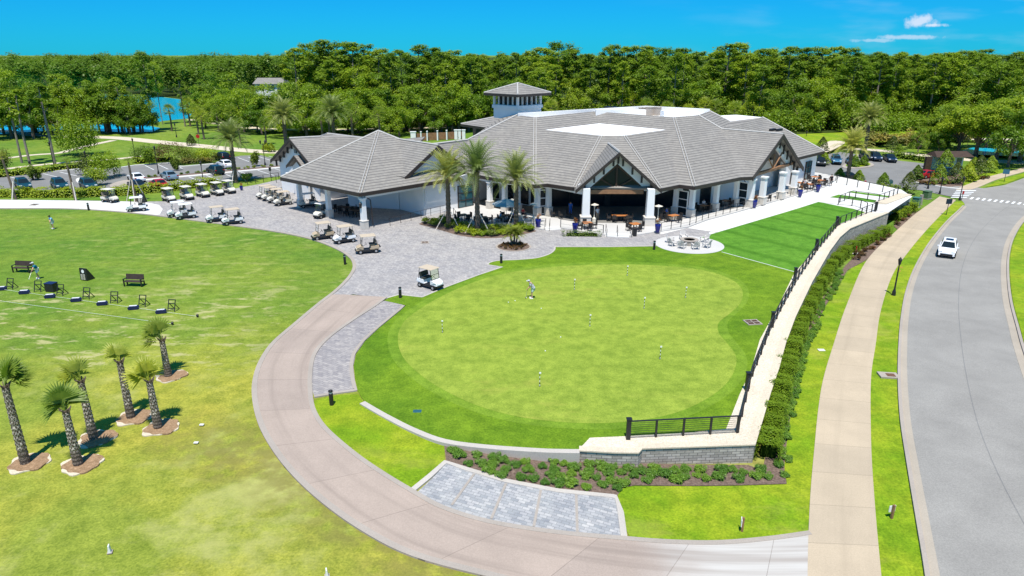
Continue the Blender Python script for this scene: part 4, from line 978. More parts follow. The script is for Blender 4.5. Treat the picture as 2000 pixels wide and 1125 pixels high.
def cone_tree(name, label, cat, p, r, h, mat, per=1500, leaf=.26, group=None):
    t = nr.random(per) ** .8; a = nr.random(per) * 6.283; rr = r * (1 - t ** 1.7) ** .9 * (.75 + .35 * nr.random(per)) * (1 + .15 * np.sin(a * 3 + t * 9)) + .06
    c = np.stack([rr * np.cos(a), rr * np.sin(a), .25 + t * (h - .25)], 1); n = np.stack([np.cos(a) * .7, np.sin(a) * .7, 1.3 + 0 * a], 1) + nr.normal(size=(per, 3)) * .35
    V, F = quads(c, n, leaf * (.6 + .7 * nr.random(per)))
    ro = thing(name, label, cat, p, rnd.uniform(0, 6), group)
    o = bpy.data.objects.new('crown', qmesh('crown', V, F, M[mat])); COL.objects.link(o); o.parent = ro
    m = MB(); m.tube([(0, 0, -.2), (0, 0, h * .8)], [.09, .03], 6); m.build('trunk', M['bark'], ro); return ro
# hedge below the stone wall and its companion strip
def lo(pl): return [T(*p) for p in pl]
hedge('clipped_hedge', 'long clipped green hedge below the curving stone retaining wall', lo([(1497, 905), (1507, 850), (1521, 780), (1540, 712), (1564, 640), (1593, 575), (1626, 522), (1658, 492), (1700, 472), (1735, 455)]), 1.15, 1.05, 'hedge', .10, 1000)
hedge('clipped_hedge', 'short clipped hedge under the far stone wall beside the utility boxes', lo([(1742, 432), (1770, 417), (1787, 408)]), 1.5, 1.2, 'hedge', .14, 480)
drape('mulch_strip', lo([(1488, 930), (1500, 860), (1520, 790), (1545, 715), (1575, 640), (1608, 580), (1650, 520), (1690, 480), (1738, 462), (1692, 508), (1655, 528), (1612, 598), (1592, 640), (1565, 720), (1548, 790), (1538, 850), (1530, 930)]), .02, M['mulch'], 1.5)
tag(drape('mulch_strip', lo([(1745, 441), (1790, 410), (1796, 414), (1757, 452)]), .02, M['mulch'], 2))
# junipers in the mulch bed: one mesh, many plants
cs = [(rnd.uniform(-.28, .28), rnd.uniform(-.28, .28), rnd.uniform(.1, .3), .2, .2, .17) for _ in range(12)]
V, F = blobs(cs, 110, .075, .5); jm = qmesh('foliage', V, F, M['juniper'])
def juniper(p, lab, grp, s=1.0):
    ro = thing('juniper', lab, 'shrub', p, rnd.uniform(0, 6.28), grp); ro.scale = (s, s, s * rnd.uniform(.8, 1.15))
    o = bpy.data.objects.new('foliage', jm); COL.objects.link(o); o.parent = ro
def inside(p, poly):
    c = False; n = len(poly)
    for i in range(n):
        a, b = poly[i], poly[i - 1]
        if (a[1] > p[1]) != (b[1] > p[1]) and p[0] < (b[0] - a[0]) * (p[1] - a[1]) / (b[1] - a[1]) + a[0]: c = not c
    return c
BEDI = [(884, 880), (950, 892), (1050, 902), (1240, 917), (1500, 917), (1520, 936), (1430, 940), (1235, 940), (1195, 962), (1090, 952), (985, 932), (905, 908)]
pts_ = []
tries = 0
while len(pts_) < 98 and tries < 9000:
    tries += 1; q_ = (rnd.uniform(880, 1525), rnd.uniform(878, 965))
    if not inside(q_, BEDI): continue
    p = T(*q_)
    if all((p - o).length > .56 for o in pts_): pts_.append(p)
for p in pts_: juniper(p, 'low green juniper in the mulch bed below the stone wall', 'junipers in the front mulch bed', rnd.uniform(.6, .92))
# ground cover beside the hedge
gcl = [T(*p) for p in [(1520, 925), (1528, 860), (1540, 790), (1557, 718), (1583, 645), (1606, 592), (1642, 532)]]
for i, p in enumerate(resample(gcl, 84)):
    p = p + V3(rnd.uniform(-.15, .42), rnd.uniform(-.2, .2), 0); juniper(p, 'low green ground-cover plant between the clipped hedge and the verge', 'ground-cover plants beside the hedge', rnd.uniform(.6, .9))
for i, (px, py) in enumerate([(1672, 508), (1682, 500), (1690, 492), (1700, 487), (1711, 478), (1722, 470), (1732, 463), (1676, 498), (1752, 440), (1764, 432), (1776, 424)]):
    bush('red_shrub', 'small red-leaved shrub in the strip between the hedge and the sidewalk', 'shrub', T(px, py), .55, .55, .6, 'redleaf', 5, 40, .17, 'red shrubs beside the sidewalk')

# ------------------------------------------------------------------ palms
def frond(V, Fq, base, az, up, ln, leaf, droop, nl=16, w=.055, tw=0, wind=0):
    """pinnate frond: arching rachis with two rows of leaflets"""
    p = Vector(base); el = up; pts = []
    for i in range(nl + 1):
        pts.append(p.copy()); st = ln / nl
        a2 = az + wind * (i / nl)
        p = p + Vector((math.cos(a2) * math.cos(el), math.sin(a2) * math.cos(el), math.sin(el))) * st; el -= droop / nl * (.5 + i / nl)
    for i in range(1, nl + 1):
        t = (pts[i] - pts[i - 1]).normalized(); s = t.cross(Vector((0, 0, 1))).normalized(); u = s.cross(t)
        l = leaf * math.sin(math.pi * (.16 + .8 * i / nl)) + .05
        for sg in (-1, 1):
            d = (t * .75 + s * sg * .85 + u * .38).normalized(); q = pts[i]; e = q + d * l - Vector((0, 0, l * .25)); o = t * w
            k = len(V); V += [q - o, q + o, e + o * .3, e - o * .3]; Fq.append((k, k + 1, k + 2, k + 3))
        k = len(V); V += [pts[i - 1] - s * .03, pts[i - 1] + s * .03, pts[i] + s * .02, pts[i] - s * .02]; Fq.append((k, k + 1, k + 2, k + 3))
def trunk_mesh(h, r0, r1, bulge=1.0, lean=(0, 0), rough=.12, rings=26, n=9):
    m = MB(); P = []; rr = []
    for i in range(rings + 1):
        t = i / rings; P.append((lean[0] * t * t, lean[1] * t * t, h * t - .15)); rr.append((r0 + (r1 - r0) * t) * (1 + rough * (i % 2)) * (1.25 if i == 0 else 1))
    rr[-1] *= bulge; m.tube(P, rr, n); return m
def date_palm_mesh(h, seed, n=84, fl=3.0):
    r_ = random.Random(seed); V, F = [], []
    for i in range(n):
        t = i / n; frond(V, F, (0, 0, h - .1), i * 2.399 + r_.uniform(-.2, .2), R(86 - 86 * t + r_.uniform(-8, 8)), fl * r_.uniform(.85, 1.1), .62, R(48 + 34 * t), 17, .06)
    cm = qmesh('crown', np.array([list(v) for v in V]), np.array(F), M['palm'])
    t = trunk_mesh(h, .30, .24, 1.6, rough=.16); tm = t.build('trunk', M['palmbark']); 
    return cm, tm
PALMS = {}
def date_palm(p, label, h=6.0, rz=0., s=1.0, seed=1, fl=3.0, n=88, group='tall date palms'):
    key = (h, seed, fl)
    ro = thing('date_palm', label, 'palm tree', p, rz, group); ro.scale = (s, s, s)
    if key not in PALMS:
        cm, tm = date_palm_mesh(h, seed, n, fl); PALMS[key] = (cm, tm.data); tm.parent = ro
    else:
        o = bpy.data.objects.new('trunk', PALMS[key][1]); COL.objects.link(o); o.parent = ro
    o = bpy.data.objects.new('crown', PALMS[key][0]); COL.objects.link(o); o.parent = ro
    return ro
def stakes(ro_p, label, hs=1.9, r=1.3, k=3, a0=0.):
    t = thing('palm_brace', label, 'tree brace', ro_p)
    for i in range(k):
        a = a0 + i * 2 * math.pi / k; m = MB(); m.tube([(math.cos(a) * r, math.sin(a) * r, 0), (math.cos(a) * .3, math.sin(a) * .3, hs)], .055, 4); m.build('stake', M['stake'], t)
date_palm(G(877, 446), 'date palm with bracing stakes, leftmost of the three in the terrace planting', 6.3, .3, 1., 1, 4.0)
date_palm(G(933, 452), 'date palm in the middle of the terrace planting, tallest of the three', 7.2, 1.1, 1., 2, 4.3, 96)
date_palm(G(1008, 443), 'date palm beside the white umbrella, rightmost of the three in the terrace planting', 5.9, 2., 1., 3, 3.9, 84)
stakes(G(877, 446), 'pale timber braces round the leftmost terrace palm', 2.2, 1.7, 3, -.6); stakes(G(933, 452), 'pale timber braces round the middle terrace palm', 2.2, 1.7, 3, -.5); stakes(G(1008, 443), 'pale timber braces round the palm beside the umbrella', 2.2, 1.5, 3, -.4)
date_palm(G(461, 356), 'date palm beside the railing between the car park and cart court', 6.0, .8, 1.15, 1, 3.4)
stakes(G(461, 356), 'pale timber braces round the palm by the car park', 2., 1.6, 3, .5)
date_palm(G(562, 310), 'date palm behind the left gable wing', 6.3, 2.5, 1.3, 1, 3.4); date_palm(G(655, 296), 'date palm behind the pavilion roof', 6.3, 4, 1.3, 1, 3.4)
date_palm(T(1652, 368), 'date palm with pale trunk beside the right car park', 6.3, 1, 1.12, 1, 3.4); date_palm(T(1688, 300), 'shaggy date palm before the right fairway', 6.3, 5, 1.2, 1, 3.4)
# multi-stem pygmy palm in the round planter
pr = thing('pygmy_palm', 'small three-stemmed palm in the round planter on the paving', 'palm tree', G(1003, 481))
V, F = [], []; r_ = random.Random(9)
for k, (dx, dy, hh) in enumerate(((-.35, 0, 1.3), (.12, .2, 1.55), (.42, -.1, 1.2))):
    m = MB(); m.tube([(dx * .5, dy * .5, 0), (dx, dy, hh)], [.11, .09], 7); m.build('trunk', M['palmbark'], pr)
    for i in range(26): frond(V, F, (dx, dy, hh), i * 2.399, R(75 - 75 * i / 26 + r_.uniform(-8, 8)), 1.15 * r_.uniform(.8, 1.1), .26, R(75), 11, .035)
M['pygmy'] = leafm('pygmy_fronds', (.15, .19, .02), (.25, .27, .04), .3)
o = bpy.data.objects.new('crown', qmesh('crown', np.array([list(v) for v in V]), np.array(F), M['pygmy'])); COL.objects.link(o); o.parent = pr
def disc(name, c, r, z, mat, n=40, kind='structure', ry=None):
    m = MB(); m.slab([(c.x + r * math.cos(i * 6.2832 / n), c.y + (ry or r) * math.sin(i * 6.2832 / n)) for i in range(n)], c.z + z - .1, c.z + z); return tag(m.build(name, mat), kind=kind)
pc_ = G(1003, 482); disc('planter_bed', pc_, 1.75, .06, M['mulch']); disc('planter_kerb', pc_, 1.95, .045, M['curb'])
for i in range(26):
    a = i * 2.399; q_ = 1.5 * math.sqrt((i + .5) / 26); bush('red_shrub', 'tiny red bedding plant ringing the small three-stemmed palm', 'bedding plant', pc_ + V3(q_ * math.cos(a), q_ * math.sin(a), .06), .26, .26, .32, 'redleaf', 4, 24, .11, 'red bedding plants in the round planter')
# foreground sabal palms, fronds blown to the left
def fan(V, F, base, az, el, stalk, rad, seg=15, spread=2.5, roll=0., r_=rnd):
    b = Vector(base); d = Vector((math.cos(az) * math.cos(el), math.sin(az) * math.cos(el), math.sin(el))); c = b + d * stalk
    s = d.cross(Vector((0, 0, 1))); s = s.normalized() if s.length > .01 else Vector((1, 0, 0)); u = s.cross(d)
    s2 = s * math.cos(roll) + u * math.sin(roll); u2 = u * math.cos(roll) - s * math.sin(roll)
    k = len(V); V += [b - s * .025, b + s * .025, c + s * .02, c - s * .02]; F.append((k, k + 1, k + 2, k + 3))
    for i in range(seg):
        a = spread * (i / (seg - 1) - .5); v = d * math.cos(a) + s2 * math.sin(a); w = (s2 * math.cos(a) - d * math.sin(a)) * rad * .055
        l = rad * (.75 + .25 * math.cos(a)) * r_.uniform(.88, 1.08); mid = c + v * l * .55 + u2 * abs(a) * -.08 * rad; e = c + v * l - u2 * (.10 * rad) - Vector((0, 0, (.045 + .08 * abs(a)) * rad))
        k = len(V); V += [c, mid - w, mid + w, mid]; F.append((k, k + 1, k + 3, k + 2))
        k = len(V); V += [mid - w, mid + w, e + w * .12, e - w * .12]; F.append((k, k + 1, k + 2, k + 3))
def bootm():
    m, nt, b = matbase('palm_boots', .9, .1); tc = N(nt, 'ShaderNodeTexCoord').outputs['Object']
    x = N(nt, 'ShaderNodeSeparateXYZ', {0: tc}).outputs
    an = MATH(nt, 'MULTIPLY', MATH(nt, 'ARCTAN2', x[1], x[0]), 1.273); zz = MATH(nt, 'ADD', MATH(nt, 'MULTIPLY', x[2], 3.9), MATH(nt, 'MULTIPLY', noise(nt, tc, 5, 3), 2.2))
    a = MATH(nt, 'FRACT', MATH(nt, 'ADD', an, zz)); b2 = MATH(nt, 'FRACT', MATH(nt, 'SUBTRACT', zz, an))
    f = MATH(nt, 'MAXIMUM', SS(nt, a, .55, .9), SS(nt, b2, .55, .9))
    c = MIX(nt, f, (.10, .078, .060), (.54, .48, .40)); c = MIX(nt, 1., c, RAMP(nt, noise(nt, tc, 9, 3), [(.3, (.7, .7, .7)), (.7, (1.2, 1.2, 1.2))]), 'MULTIPLY')
    c = MIX(nt, SS(nt, MATH(nt, 'ADD', x[2], MATH(nt, 'MULTIPLY', noise(nt, tc, 3), .6)), 1.35, .95), c, (.16, .13, .105))
    nt.links.new(c, b.inputs['Base Color']); bump(nt, b, f, .8, .05); return m
M['boots'] = bootm()
def sabal(px, top, label, seed, n=15, rad=.8, blow=2.6, s=1.0, r0=.23):
    p = T(*px); v = px[1] - top
    r_ = random.Random(seed); zc = (CAM_H - p.z) * FPX / (CP * (px[1] - 103.5)); h = AY(px[0], top, p.y).z - p.z
    ro = thing('sabal_palm', label, 'palm tree', p, 0, 'sabal palms on the front lawn')
    t = trunk_mesh(h, r0, .155, 1.0, rough=.12, rings=30, n=11); t.build('trunk', M['boots'], ro)
    V, F = [], []
    for i in range(n):
        u = i / n; az = i * 2.399; d = (blow - az + math.pi) % (2 * math.pi) - math.pi; az += d * .68
        rad_ = rad * 1.02; fan(V, F, (0, 0, h - .05), az, R(82 - 92 * u + r_.uniform(-14, 14)), .62 * rad_ * r_.uniform(.7, 1.2), rad_ * r_.uniform(.85, 1.15), roll=r_.uniform(-.6, .6), r_=r_)
    o = bpy.data.objects.new('crown', qmesh('crown', np.array([list(v) for v in V]), np.array(F), M['sabal'])); COL.objects.link(o); o.parent = ro
    m = MB(); 
    for i in range(9):
        a = i * 2.399; m.tube([(0, 0, h - .5 + .05 * i), (math.cos(a) * .28, math.sin(a) * .28, h + .1)], [.06, .03], 4)
    m.build('frond_bases', M['palmbark'], ro)
    for nm, mt, rr_, zz_, dx_ in (('sand_ring', 'sand', .95, .035, .12), ('mulch_ring', 'straw', .88, .055, .22)):
        m = MB(); ph = r_.uniform(0, 6); m.slab([(p.x + dx_ + rr_ * (1 + .10 * math.sin(3 * a + ph) + .07 * math.sin(7 * a + 2 * ph)) * math.cos(a), p.y + .05 + rr_ * .95 * (1 + .10 * math.sin(3 * a + ph) + .07 * math.sin(7 * a + 2 * ph)) * math.sin(a)) for a in [i * 6.2832 / 36 for i in range(36)]], p.z - .1, p.z + zz_); struct(m.build(nm, M[mt]))
    return ro
SAB = [((50, 905), 752, 'sabal palm at the left edge, tallest and nearest the corner of the photo', 1, 17, .95, 1.4), ((153, 908), 800, 'short sabal palm in front, second from the left in the clump', 2, 17, .9, 2.4),
      ((183, 857), 742, 'sabal palm with crown blown left, behind the short front palm', 3, 13, .85, 3.0), ((256, 816), 704, 'slim sabal palm with few fronds in the middle of the clump', 4, 9, .72, 2.4),
      ((309, 836), 742, 'sabal palm at the right front of the clump, bushy crown', 5, 15, .85, 2.7), ((329, 735), 662, 'sabal palm at the back right of the clump near the rope line', 6, 14, .95, 3.1)]
for px, tp_, lb, sdd, n_, rd, bl in SAB: sabal(px, tp_, lb, sdd, n_, rd, bl)

# ------------------------------------------------------------------ lakes, distant ground, paths and car parks
flat('lake', [(-260, 268), (-60, 266), (50, 258), (130, 253), (240, 258), (300, 257), (313, 250), (289, 245), (318, 236), (368, 231), (380, 215), (366, 196), (290, 186), (150, 183), (0, 183), (-300, 186)], .0, M['water'])
flat('pond', [(1868, 296), (1900, 288), (1960, 290), (2080, 291), (2200, 292), (2200, 309), (2040, 308), (1960, 304), (1900, 302)], -.3, M['water'])
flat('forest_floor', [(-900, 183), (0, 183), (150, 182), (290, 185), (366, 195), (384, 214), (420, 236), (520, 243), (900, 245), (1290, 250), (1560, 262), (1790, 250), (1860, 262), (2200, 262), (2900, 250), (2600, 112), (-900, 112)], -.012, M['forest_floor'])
flat('far_fairway', [(1555, 262), (1660, 258), (1790, 256), (1880, 266), (1860, 272), (1740, 276), (1640, 287), (1560, 290)], -.006, M['verge'])
flat('sand_bunker', [(1601, 287), (1622, 275), (1650, 277), (1640, 286), (1618, 296), (1600, 298)], .0, M['sand'], 3)
flat('far_path', [(1690, 270), (1720, 268), (1800, 269), (1900, 270), (2100, 272), (2100, 275), (1900, 273), (1720, 272)], .0, M['sand'])
def fpath(name, c, w, mat='sand', off=.02, n=40):
    p = sm([T(*q) for q in c], 5); return ribbon(name, offset(p, w / 2), offset(p, -w / 2), M[mat], off, n, 3, edge=.1)
fpath('far_road', [(-420, 250), (-80, 252), (0, 256), (60, 262), (120, 266), (200, 268), (250, 271), (307, 277), (370, 283), (430, 289), (480, 294), (540, 297), (640, 296)], 4.2, 'sand')
fpath('far_path', [(14, 309), (60, 303), (114, 299), (135, 294), (180, 283), (222, 274)], 1.8)
fpath('far_path', [(10, 330), (60, 324), (110, 319), (170, 314), (221, 311), (278, 305)], 1.8)
fpath('far_path', [(376, 233), (420, 240), (470, 247), (520, 252), (600, 253), (700, 253), (800, 251), (900, 248), (1000, 246)], 4.0)
fpath('entrance_road', [(1640, 290), (1690, 292), (1740, 296), (1800, 303), (1850, 309), (1950, 315), (2080, 322)], 3.6)
LOT = [(-420, 372), (-80, 372), (0, 371), (120, 371), (240, 366), (330, 362), (440, 354), (548, 344), (560, 318), (534, 309.6), (509, 303), (470, 304), (448, 308), (416, 320), (352, 325.6), (334, 318), (262, 323), (205, 332), (180, 328), (90, 336), (0, 345), (-80, 352), (-420, 354)]
flat('car_park', LOT, .01, M['lot'])
lk = [G(*p) for p in LOT[13:]]
ribbon('kerb', lk, offset(lk, .5), M['white_conc'], .12, 60, 1, flat=0)
flat('median', [(283, 346.5), (400, 336.5), (549, 323), (549, 325.5), (400, 339.5), (285, 349.5)], .13, M['mulch'], 0, .2)
flat('median_kerb', [(282, 349.5), (400, 339.3), (549, 325.3), (549, 327), (400, 341.5), (282, 352)], .15, M['white_conc'], 0, .2)
flat('island', [(148, 350), (160, 346), (180, 346), (186, 352), (178, 356), (155, 358)], .13, M['white_conc'], 3, .2)
flat('island', [(216, 360), (240, 352), (262, 352), (270, 358), (240, 365), (218, 366)], .13, M['curb'], 3, .2)
st_ = []
for k in range(8): st_.append(((297 + 34 * k, 351 - 3.1 * k), (324 + 35 * k, 362 - 3.2 * k)))
for k in range(3): st_.append(((282 + 26 * k, 323 - 1.4 * k), (300 + 28 * k, 332 - 1.2 * k)))
for k in range(4): st_.append(((464 + 20 * k, 308 - 1 * k), (486 + 22 * k, 316 - 1 * k)))
for k in range(5): st_.append(((20 + 32 * k, 346 - 3.2 * k), (48 + 34 * k, 353 - 3 * k)))
for a, b in st_:
    q_ = [G(*a), G(*b)]; ribbon('bay_line', q_, offset(q_, .13), M['paint'], .025, 4, 1, flat=0, edge=.01)
LOT2 = [(1588, 316), (1600, 305), (1640, 297), (1690, 304), (1745, 313), (1810, 320), (1806, 336), (1786, 356), (1838, 366), (1906, 371), (1882, 388), (1850, 383), (1800, 372), (1740, 366), (1690, 358), (1620, 344), (1590, 335)]
drape('car_park', tp(LOT2), .035, M['lot'], 3)
tag(drape('island', sm(tp([(1645, 328), (1654, 320), (1690, 317), (1706, 322), (1700, 327), (1668, 330)]), 4, True), .16, M['curb'], 4, edge=.2))
tag(drape('island_turf', sm(tp([(1652, 326), (1660, 320), (1688, 318), (1700, 322), (1692, 326), (1668, 328)]), 4, True), .2, M['verge'], 4))
drape('mulch_strip', tp([(1784, 357), (1838, 366), (1880, 364), (1935, 345), (1930, 335), (1870, 345), (1800, 345)]), .03, M['mulch'], 3)
drape('verge_lawn', tp([(1880, 365), (1965, 335), (1958, 331), (1920, 338), (1880, 356)]), .05, M['verge'], 3)
lk2 = tp([(1783, 356.5), (1810, 361), (1838, 366), (1880, 371)]); ribbon('kerb', lk2, offset(lk2, .4), M['white_conc'], .15, 30, 1)

# ------------------------------------------------------------------ trees
def pine_mesh(seed, h=22., r=4.2, base=.45, k=22, per=110, leaf=.44):
    r_ = random.Random(seed); cs = []
    top = (r_.uniform(-.6, .6), r_.uniform(-.6, .6))
    for i in range(k):
        t = base + (1 - base) * (i + .5) / k; prof = math.sin(math.pi * min(1, (1 - (t - base) / (1 - base)) * .75 + .12)) ** .8
        a = i * 2.399 + r_.uniform(-.5, .5); q_ = r * prof * r_.uniform(.35, .85)
        s = r * r_.uniform(.28, .46); cs.append((q_ * math.cos(a), q_ * math.sin(a), h * t - s * .3, s, s, s * .75))
    cs.append((top[0], top[1], h - .7, r * .38, r * .38, r * .25))
    V, F = blobs(cs, per * 2, leaf, .45, .3); m = MB()
    m.tube([(0, 0, -.3), (r_.uniform(-.2, .2), 0, h * .5), (top[0] * .6, top[1] * .6, h * .94)], [.24, .18, .06], 6)
    for c in cs[::2]: m.tube([(0, 0, c[2] - 1.2), (c[0] * .8, c[1] * .8, c[2])], [.09, .03], 4)
    return qmesh('crown', V, F, M['pine']), m
def oak_mesh(seed, h=13., r=6.5, k=30, per=260, leaf=.40, mat='oak', low=.10):
    r_ = random.Random(seed); cs = []
    for i in range(k):
        u = r_.random(); a = i * 2.399; q_ = r * math.sqrt(u) * .86; t = math.sqrt(max(0, 1 - (q_ / r) ** 2))
        z = h * (low + .12) + (h * (.93 - low) - h * .1) * t * r_.uniform(.08, 1.0); s = r * r_.uniform(.22, .40)
        cs.append((q_ * math.cos(a), q_ * math.sin(a), z - s * .3, s, s, s * .75))
    V, F = blobs(cs, per, leaf, .4, .35); m = MB()
    m.tube([(0, 0, -.3), (.1, 0, h * .25), (0, .1, h * .5)], [.42, .34, .2], 7)
    for c in cs[::3]: m.tube([(0, 0, h * .2), (c[0] * .45, c[1] * .45, (h * .3 + c[2]) / 2), (c[0] * .9, c[1] * .9, c[2])], [.2, .12, .04], 5)
    return qmesh('crown', V, F, M[mat]), m
def proto(f, *a, bark='bark', **k):
    cm, m = f(*a, **k); me = bpy.data.meshes.new('trunk'); me.from_pydata(m.v, [], m.f); me.materials.append(M[bark]); return cm, me
PINES = [proto(pine_mesh, s, 22 + (s % 3), 3.6 + .35 * (s % 4), .38 + .06 * (s % 4), 20 + s % 4, 110, bark='pbark') for s in range(7)]
WIDE = [proto(oak_mesh, 70 + s, 14 + s * .6, 6.2, 34, low=.30, mat='lime') for s in range(3)]
OAKS = [proto(oak_mesh, 20 + s, 13 + (s % 3) * .8, 6 + .4 * (s % 3), 26 + 2 * s) for s in range(5)]
LIMES = [proto(oak_mesh, 40 + s, 12.5 + s, 6.4, 26, mat='lime') for s in range(3)]
SLIM = [proto(pine_mesh, 60 + s, 15, 2.0, .62, 9, 90, .42, bark='pbark') for s in range(3)]
def tree(pr_, name, label, p, s=1.0, group=None, sz=None):
    ro = thing(name, label, 'tree', p, rnd.uniform(0, 6.28), group); ro.scale = (s, s, sz or s)
    a = bpy.data.objects.new('crown', pr_[0]); b = bpy.data.objects.new('trunk', pr_[1])
    for o in (a, b): COL.objects.link(o); o.parent = ro
    return ro
def hgt(px, base, top): 
    p = T(px, base); return p, AY(px, top, p.y).z - p.z
GP_ = 'pines in the forest behind the clubhouse'; GO = 'oaks along the forest edge behind the clubhouse'
LPn = 'tall pine with a loose rounded crown in the forest behind the clubhouse'; LOk = 'broad green oak at the forest edge behind the clubhouse'
# skyline pines (pixel column, skyline height)
SKY = [(585, 92), (612, 84), (640, 78), (668, 80), (695, 82), (720, 86), (745, 93), (790, 96), (822, 86), (848, 92), (880, 108), (905, 118), (942, 104), (985, 108), (1010, 101), (1035, 97), (1062, 92), (1090, 80), (1118, 96), (1150, 103), (1185, 86), (1210, 90), (1238, 88), (1268, 90), (1300, 91), (1322, 93), (1352, 99), (1388, 96), (1410, 84), (1432, 83), (1465, 96), (1500, 92), (1530, 90), (1560, 92), (1590, 90), (1612, 90), (1640, 92), (1668, 102), (1700, 106), (1740, 100), (1772, 104), (1800, 102), (1835, 100), (1862, 97), (1895, 102), (1925, 104), (1958, 100), (1985, 95), (2020, 92), (2070, 95)]
pine_n = 0
taken = []
for i, (px, top) in enumerate(SKY):
    Y = rnd.uniform(212, 240); p = V3((px - 1000) / FPX * (Y * CP + 20 * SP), Y, 0); h = CAM_H + (103.5 - top) / FPX * (Y * CP) * 1.02
    pr_ = PINES[i % 7]; h0 = max(v.co.z for v in pr_[0].vertices); s = h / h0; ro = tree(pr_, 'pine_tree', LPn, p, s, GP_); w = rnd.uniform(1.25, 1.75); ro.scale = (s * w, s * w, s); taken.append(p)
def free(p, d): return all((p.x - q.x) ** 2 + (p.y - q.y) ** 2 > d * d for q in taken)
tries = 0
while pine_n < 88 and tries < 5000:
    tries += 1; Y = rnd.uniform(192, 262); x = rnd.uniform(-62, 200)
    if x > 70 and Y < 196: continue
    p = V3(x, Y, 0)
    if not free(p, 5.2): continue
    taken.append(p); pine_n += 1; s = rnd.uniform(.72, .92); ro = tree(rnd.choice(PINES), 'pine_tree', LPn, p, s, GP_); w = rnd.uniform(1.15, 1.6); ro.scale = (s * w, s * w, s)
# oaks in front of them
for k in range(60):
    p = V3(rnd.uniform(-58, 200), rnd.uniform(196, 250), 0); s = rnd.uniform(.95, 1.3); tree(OAKS[k % 5] if k % 3 else LIMES[k % 3], 'oak_tree', 'oak crown filling the gaps between the forest pines', p, s, 'oaks between the forest pines')
for i, (px, base, top) in enumerate([(520, 258, 172), (548, 256, 178), (588, 259, 158), (612, 258, 168), (645, 262, 185), (680, 257, 178), (705, 258, 165), (735, 256, 172), (765, 254, 180), (795, 254, 165), (825, 256, 172), (862, 258, 178), (884, 258, 170), (915, 256, 160), (942, 250, 150), (600, 246, 145), (660, 246, 140), (730, 246, 138), (800, 246, 142), (870, 246, 140), (930, 246, 145), (985, 250, 165), (1020, 244, 150), (1060, 244, 140)]):
    p, h = hgt(px, base, top); pr_ = OAKS[i % 5]; tree(pr_, 'oak_tree', LOk, p, h / 13.5, GO); taken.append(p)
for i, (px, base, top) in enumerate([(1125, 244, 150), (1165, 242, 155), (1205, 244, 160), (1240, 246, 168)]):
    p, h = hgt(px, base, top); tree(LIMES[i % 3], 'oak_tree', 'pale lime-green oak with a wide crown behind the flat roof', p, h / 12.5 * .95, 'pale oaks behind the flat roof'); taken.append(p)
for i, (px, base, top) in enumerate([(1290, 248, 170), (1330, 250, 180), (1375, 250, 175), (1420, 252, 178), (1470, 254, 172), (1520, 256, 168), (1560, 258, 172), (1600, 258, 165), (1640, 257, 160), (1680, 255, 165), (1715, 252, 172), (1760, 250, 168), (1800, 250, 160), (1840, 252, 175), (1890, 254, 168), (1940, 254, 165), (1990, 254, 160), (2050, 254, 165), (1310, 240, 150), (1400, 240, 148), (1490, 242, 145), (1580, 242, 140), (1660, 242, 140), (1740, 240, 142), (1820, 240, 138), (1910, 240, 140), (2000, 240, 135)]):
    p, h = hgt(px, base, top); tree(OAKS[i % 5] if i % 4 else LIMES[i % 3], 'oak_tree', LOk, p, h / 13.5, GO); taken.append(p)
# named trees round the left lake
def one(pr_, name, label, px, base, top, hp, grp=None, w=1.0):
    p, h = hgt(px, base, top); s = h / hp; ro = tree(pr_, name, label, p, s, grp); ro.scale = (s * w, s * w, s); return ro
one(OAKS[0], 'oak_tree', 'tall dark oak on the lake shore at the far left, behind two thin pines', 46, 268, 128, 13.5, None, .62)
one(OAKS[1], 'oak_tree', 'dark oak on the lake shore right of the leftmost shore oak', 88, 265, 160, 13.5, None, .7)
one(LIMES[0], 'oak_tree', 'bright green oak cut by the left edge of the photo', 8, 262, 125, 12.5, None, .6)
bush('oak_tree', 'low bushy dark oak standing beside the path at the left car park', 'tree', G(152, 304), 5.2, 4.6, 8.0, 'oak', 22, 190, .42)
one(SLIM[0], 'pine_tree', 'thin bare-trunked pine with a small yellow-green crown, left of the bushy oak', 108, 323, 160, 15., None, 1.2)
one(SLIM[1], 'pine_tree', 'thin pine at the far left, left one of a pair', 43, 318, 180, 15., None, 1.1); one(SLIM[2], 'pine_tree', 'thin pine at the far left, right one of a pair', 59, 322, 172, 15., None, 1.1)
for k, (px, b, t, w) in enumerate(((182, 258, 165, .55), (206, 257, 172, .5), (232, 257, 160, .6), (250, 257, 165, .5), (264, 256, 178, .45), (160, 258, 150, .6), (128, 258, 155, .55))):
    one(OAKS[k % 5], 'oak_tree', 'shoreline oak in the dark clump before the left lake', px, b, t, 13.5, 'oaks before the left lake', w)
for k, (px, b, t) in enumerate(((-30, 262, 140), (22, 262, 160), (70, 258, 150), (112, 260, 165), (140, 256, 172), (170, 258, 168), (195, 259, 175), (216, 259, 160), (240, 259, 172), (262, 258, 180), (280, 259, 200), (120, 286, 205), (60, 284, 200), (-10, 290, 200))):
    if k < 11: one(OAKS[(k + 2) % 5], 'oak_tree', 'shoreline oak in the dark clump before the left lake', px, b, t, 13.5, 'oaks before the left lake', rnd.uniform(.95, 1.3))
for k, (px, b, t) in enumerate(((385, 238, 172), (452, 242, 165), (535, 246, 178), (505, 240, 172), (470, 236, 140), (400, 228, 140), (430, 222, 130))):
    one(OAKS[k % 5], 'oak_tree', 'green oak in the belt between the left lake and the far house', px, b, t, 13.5, 'oaks between the lake and the far house', 1.05)
one(PINES[1], 'pine_tree', 'tallest pine by the left lake, rising above the skyline', 300, 256, 96, 23.5, None, .95)
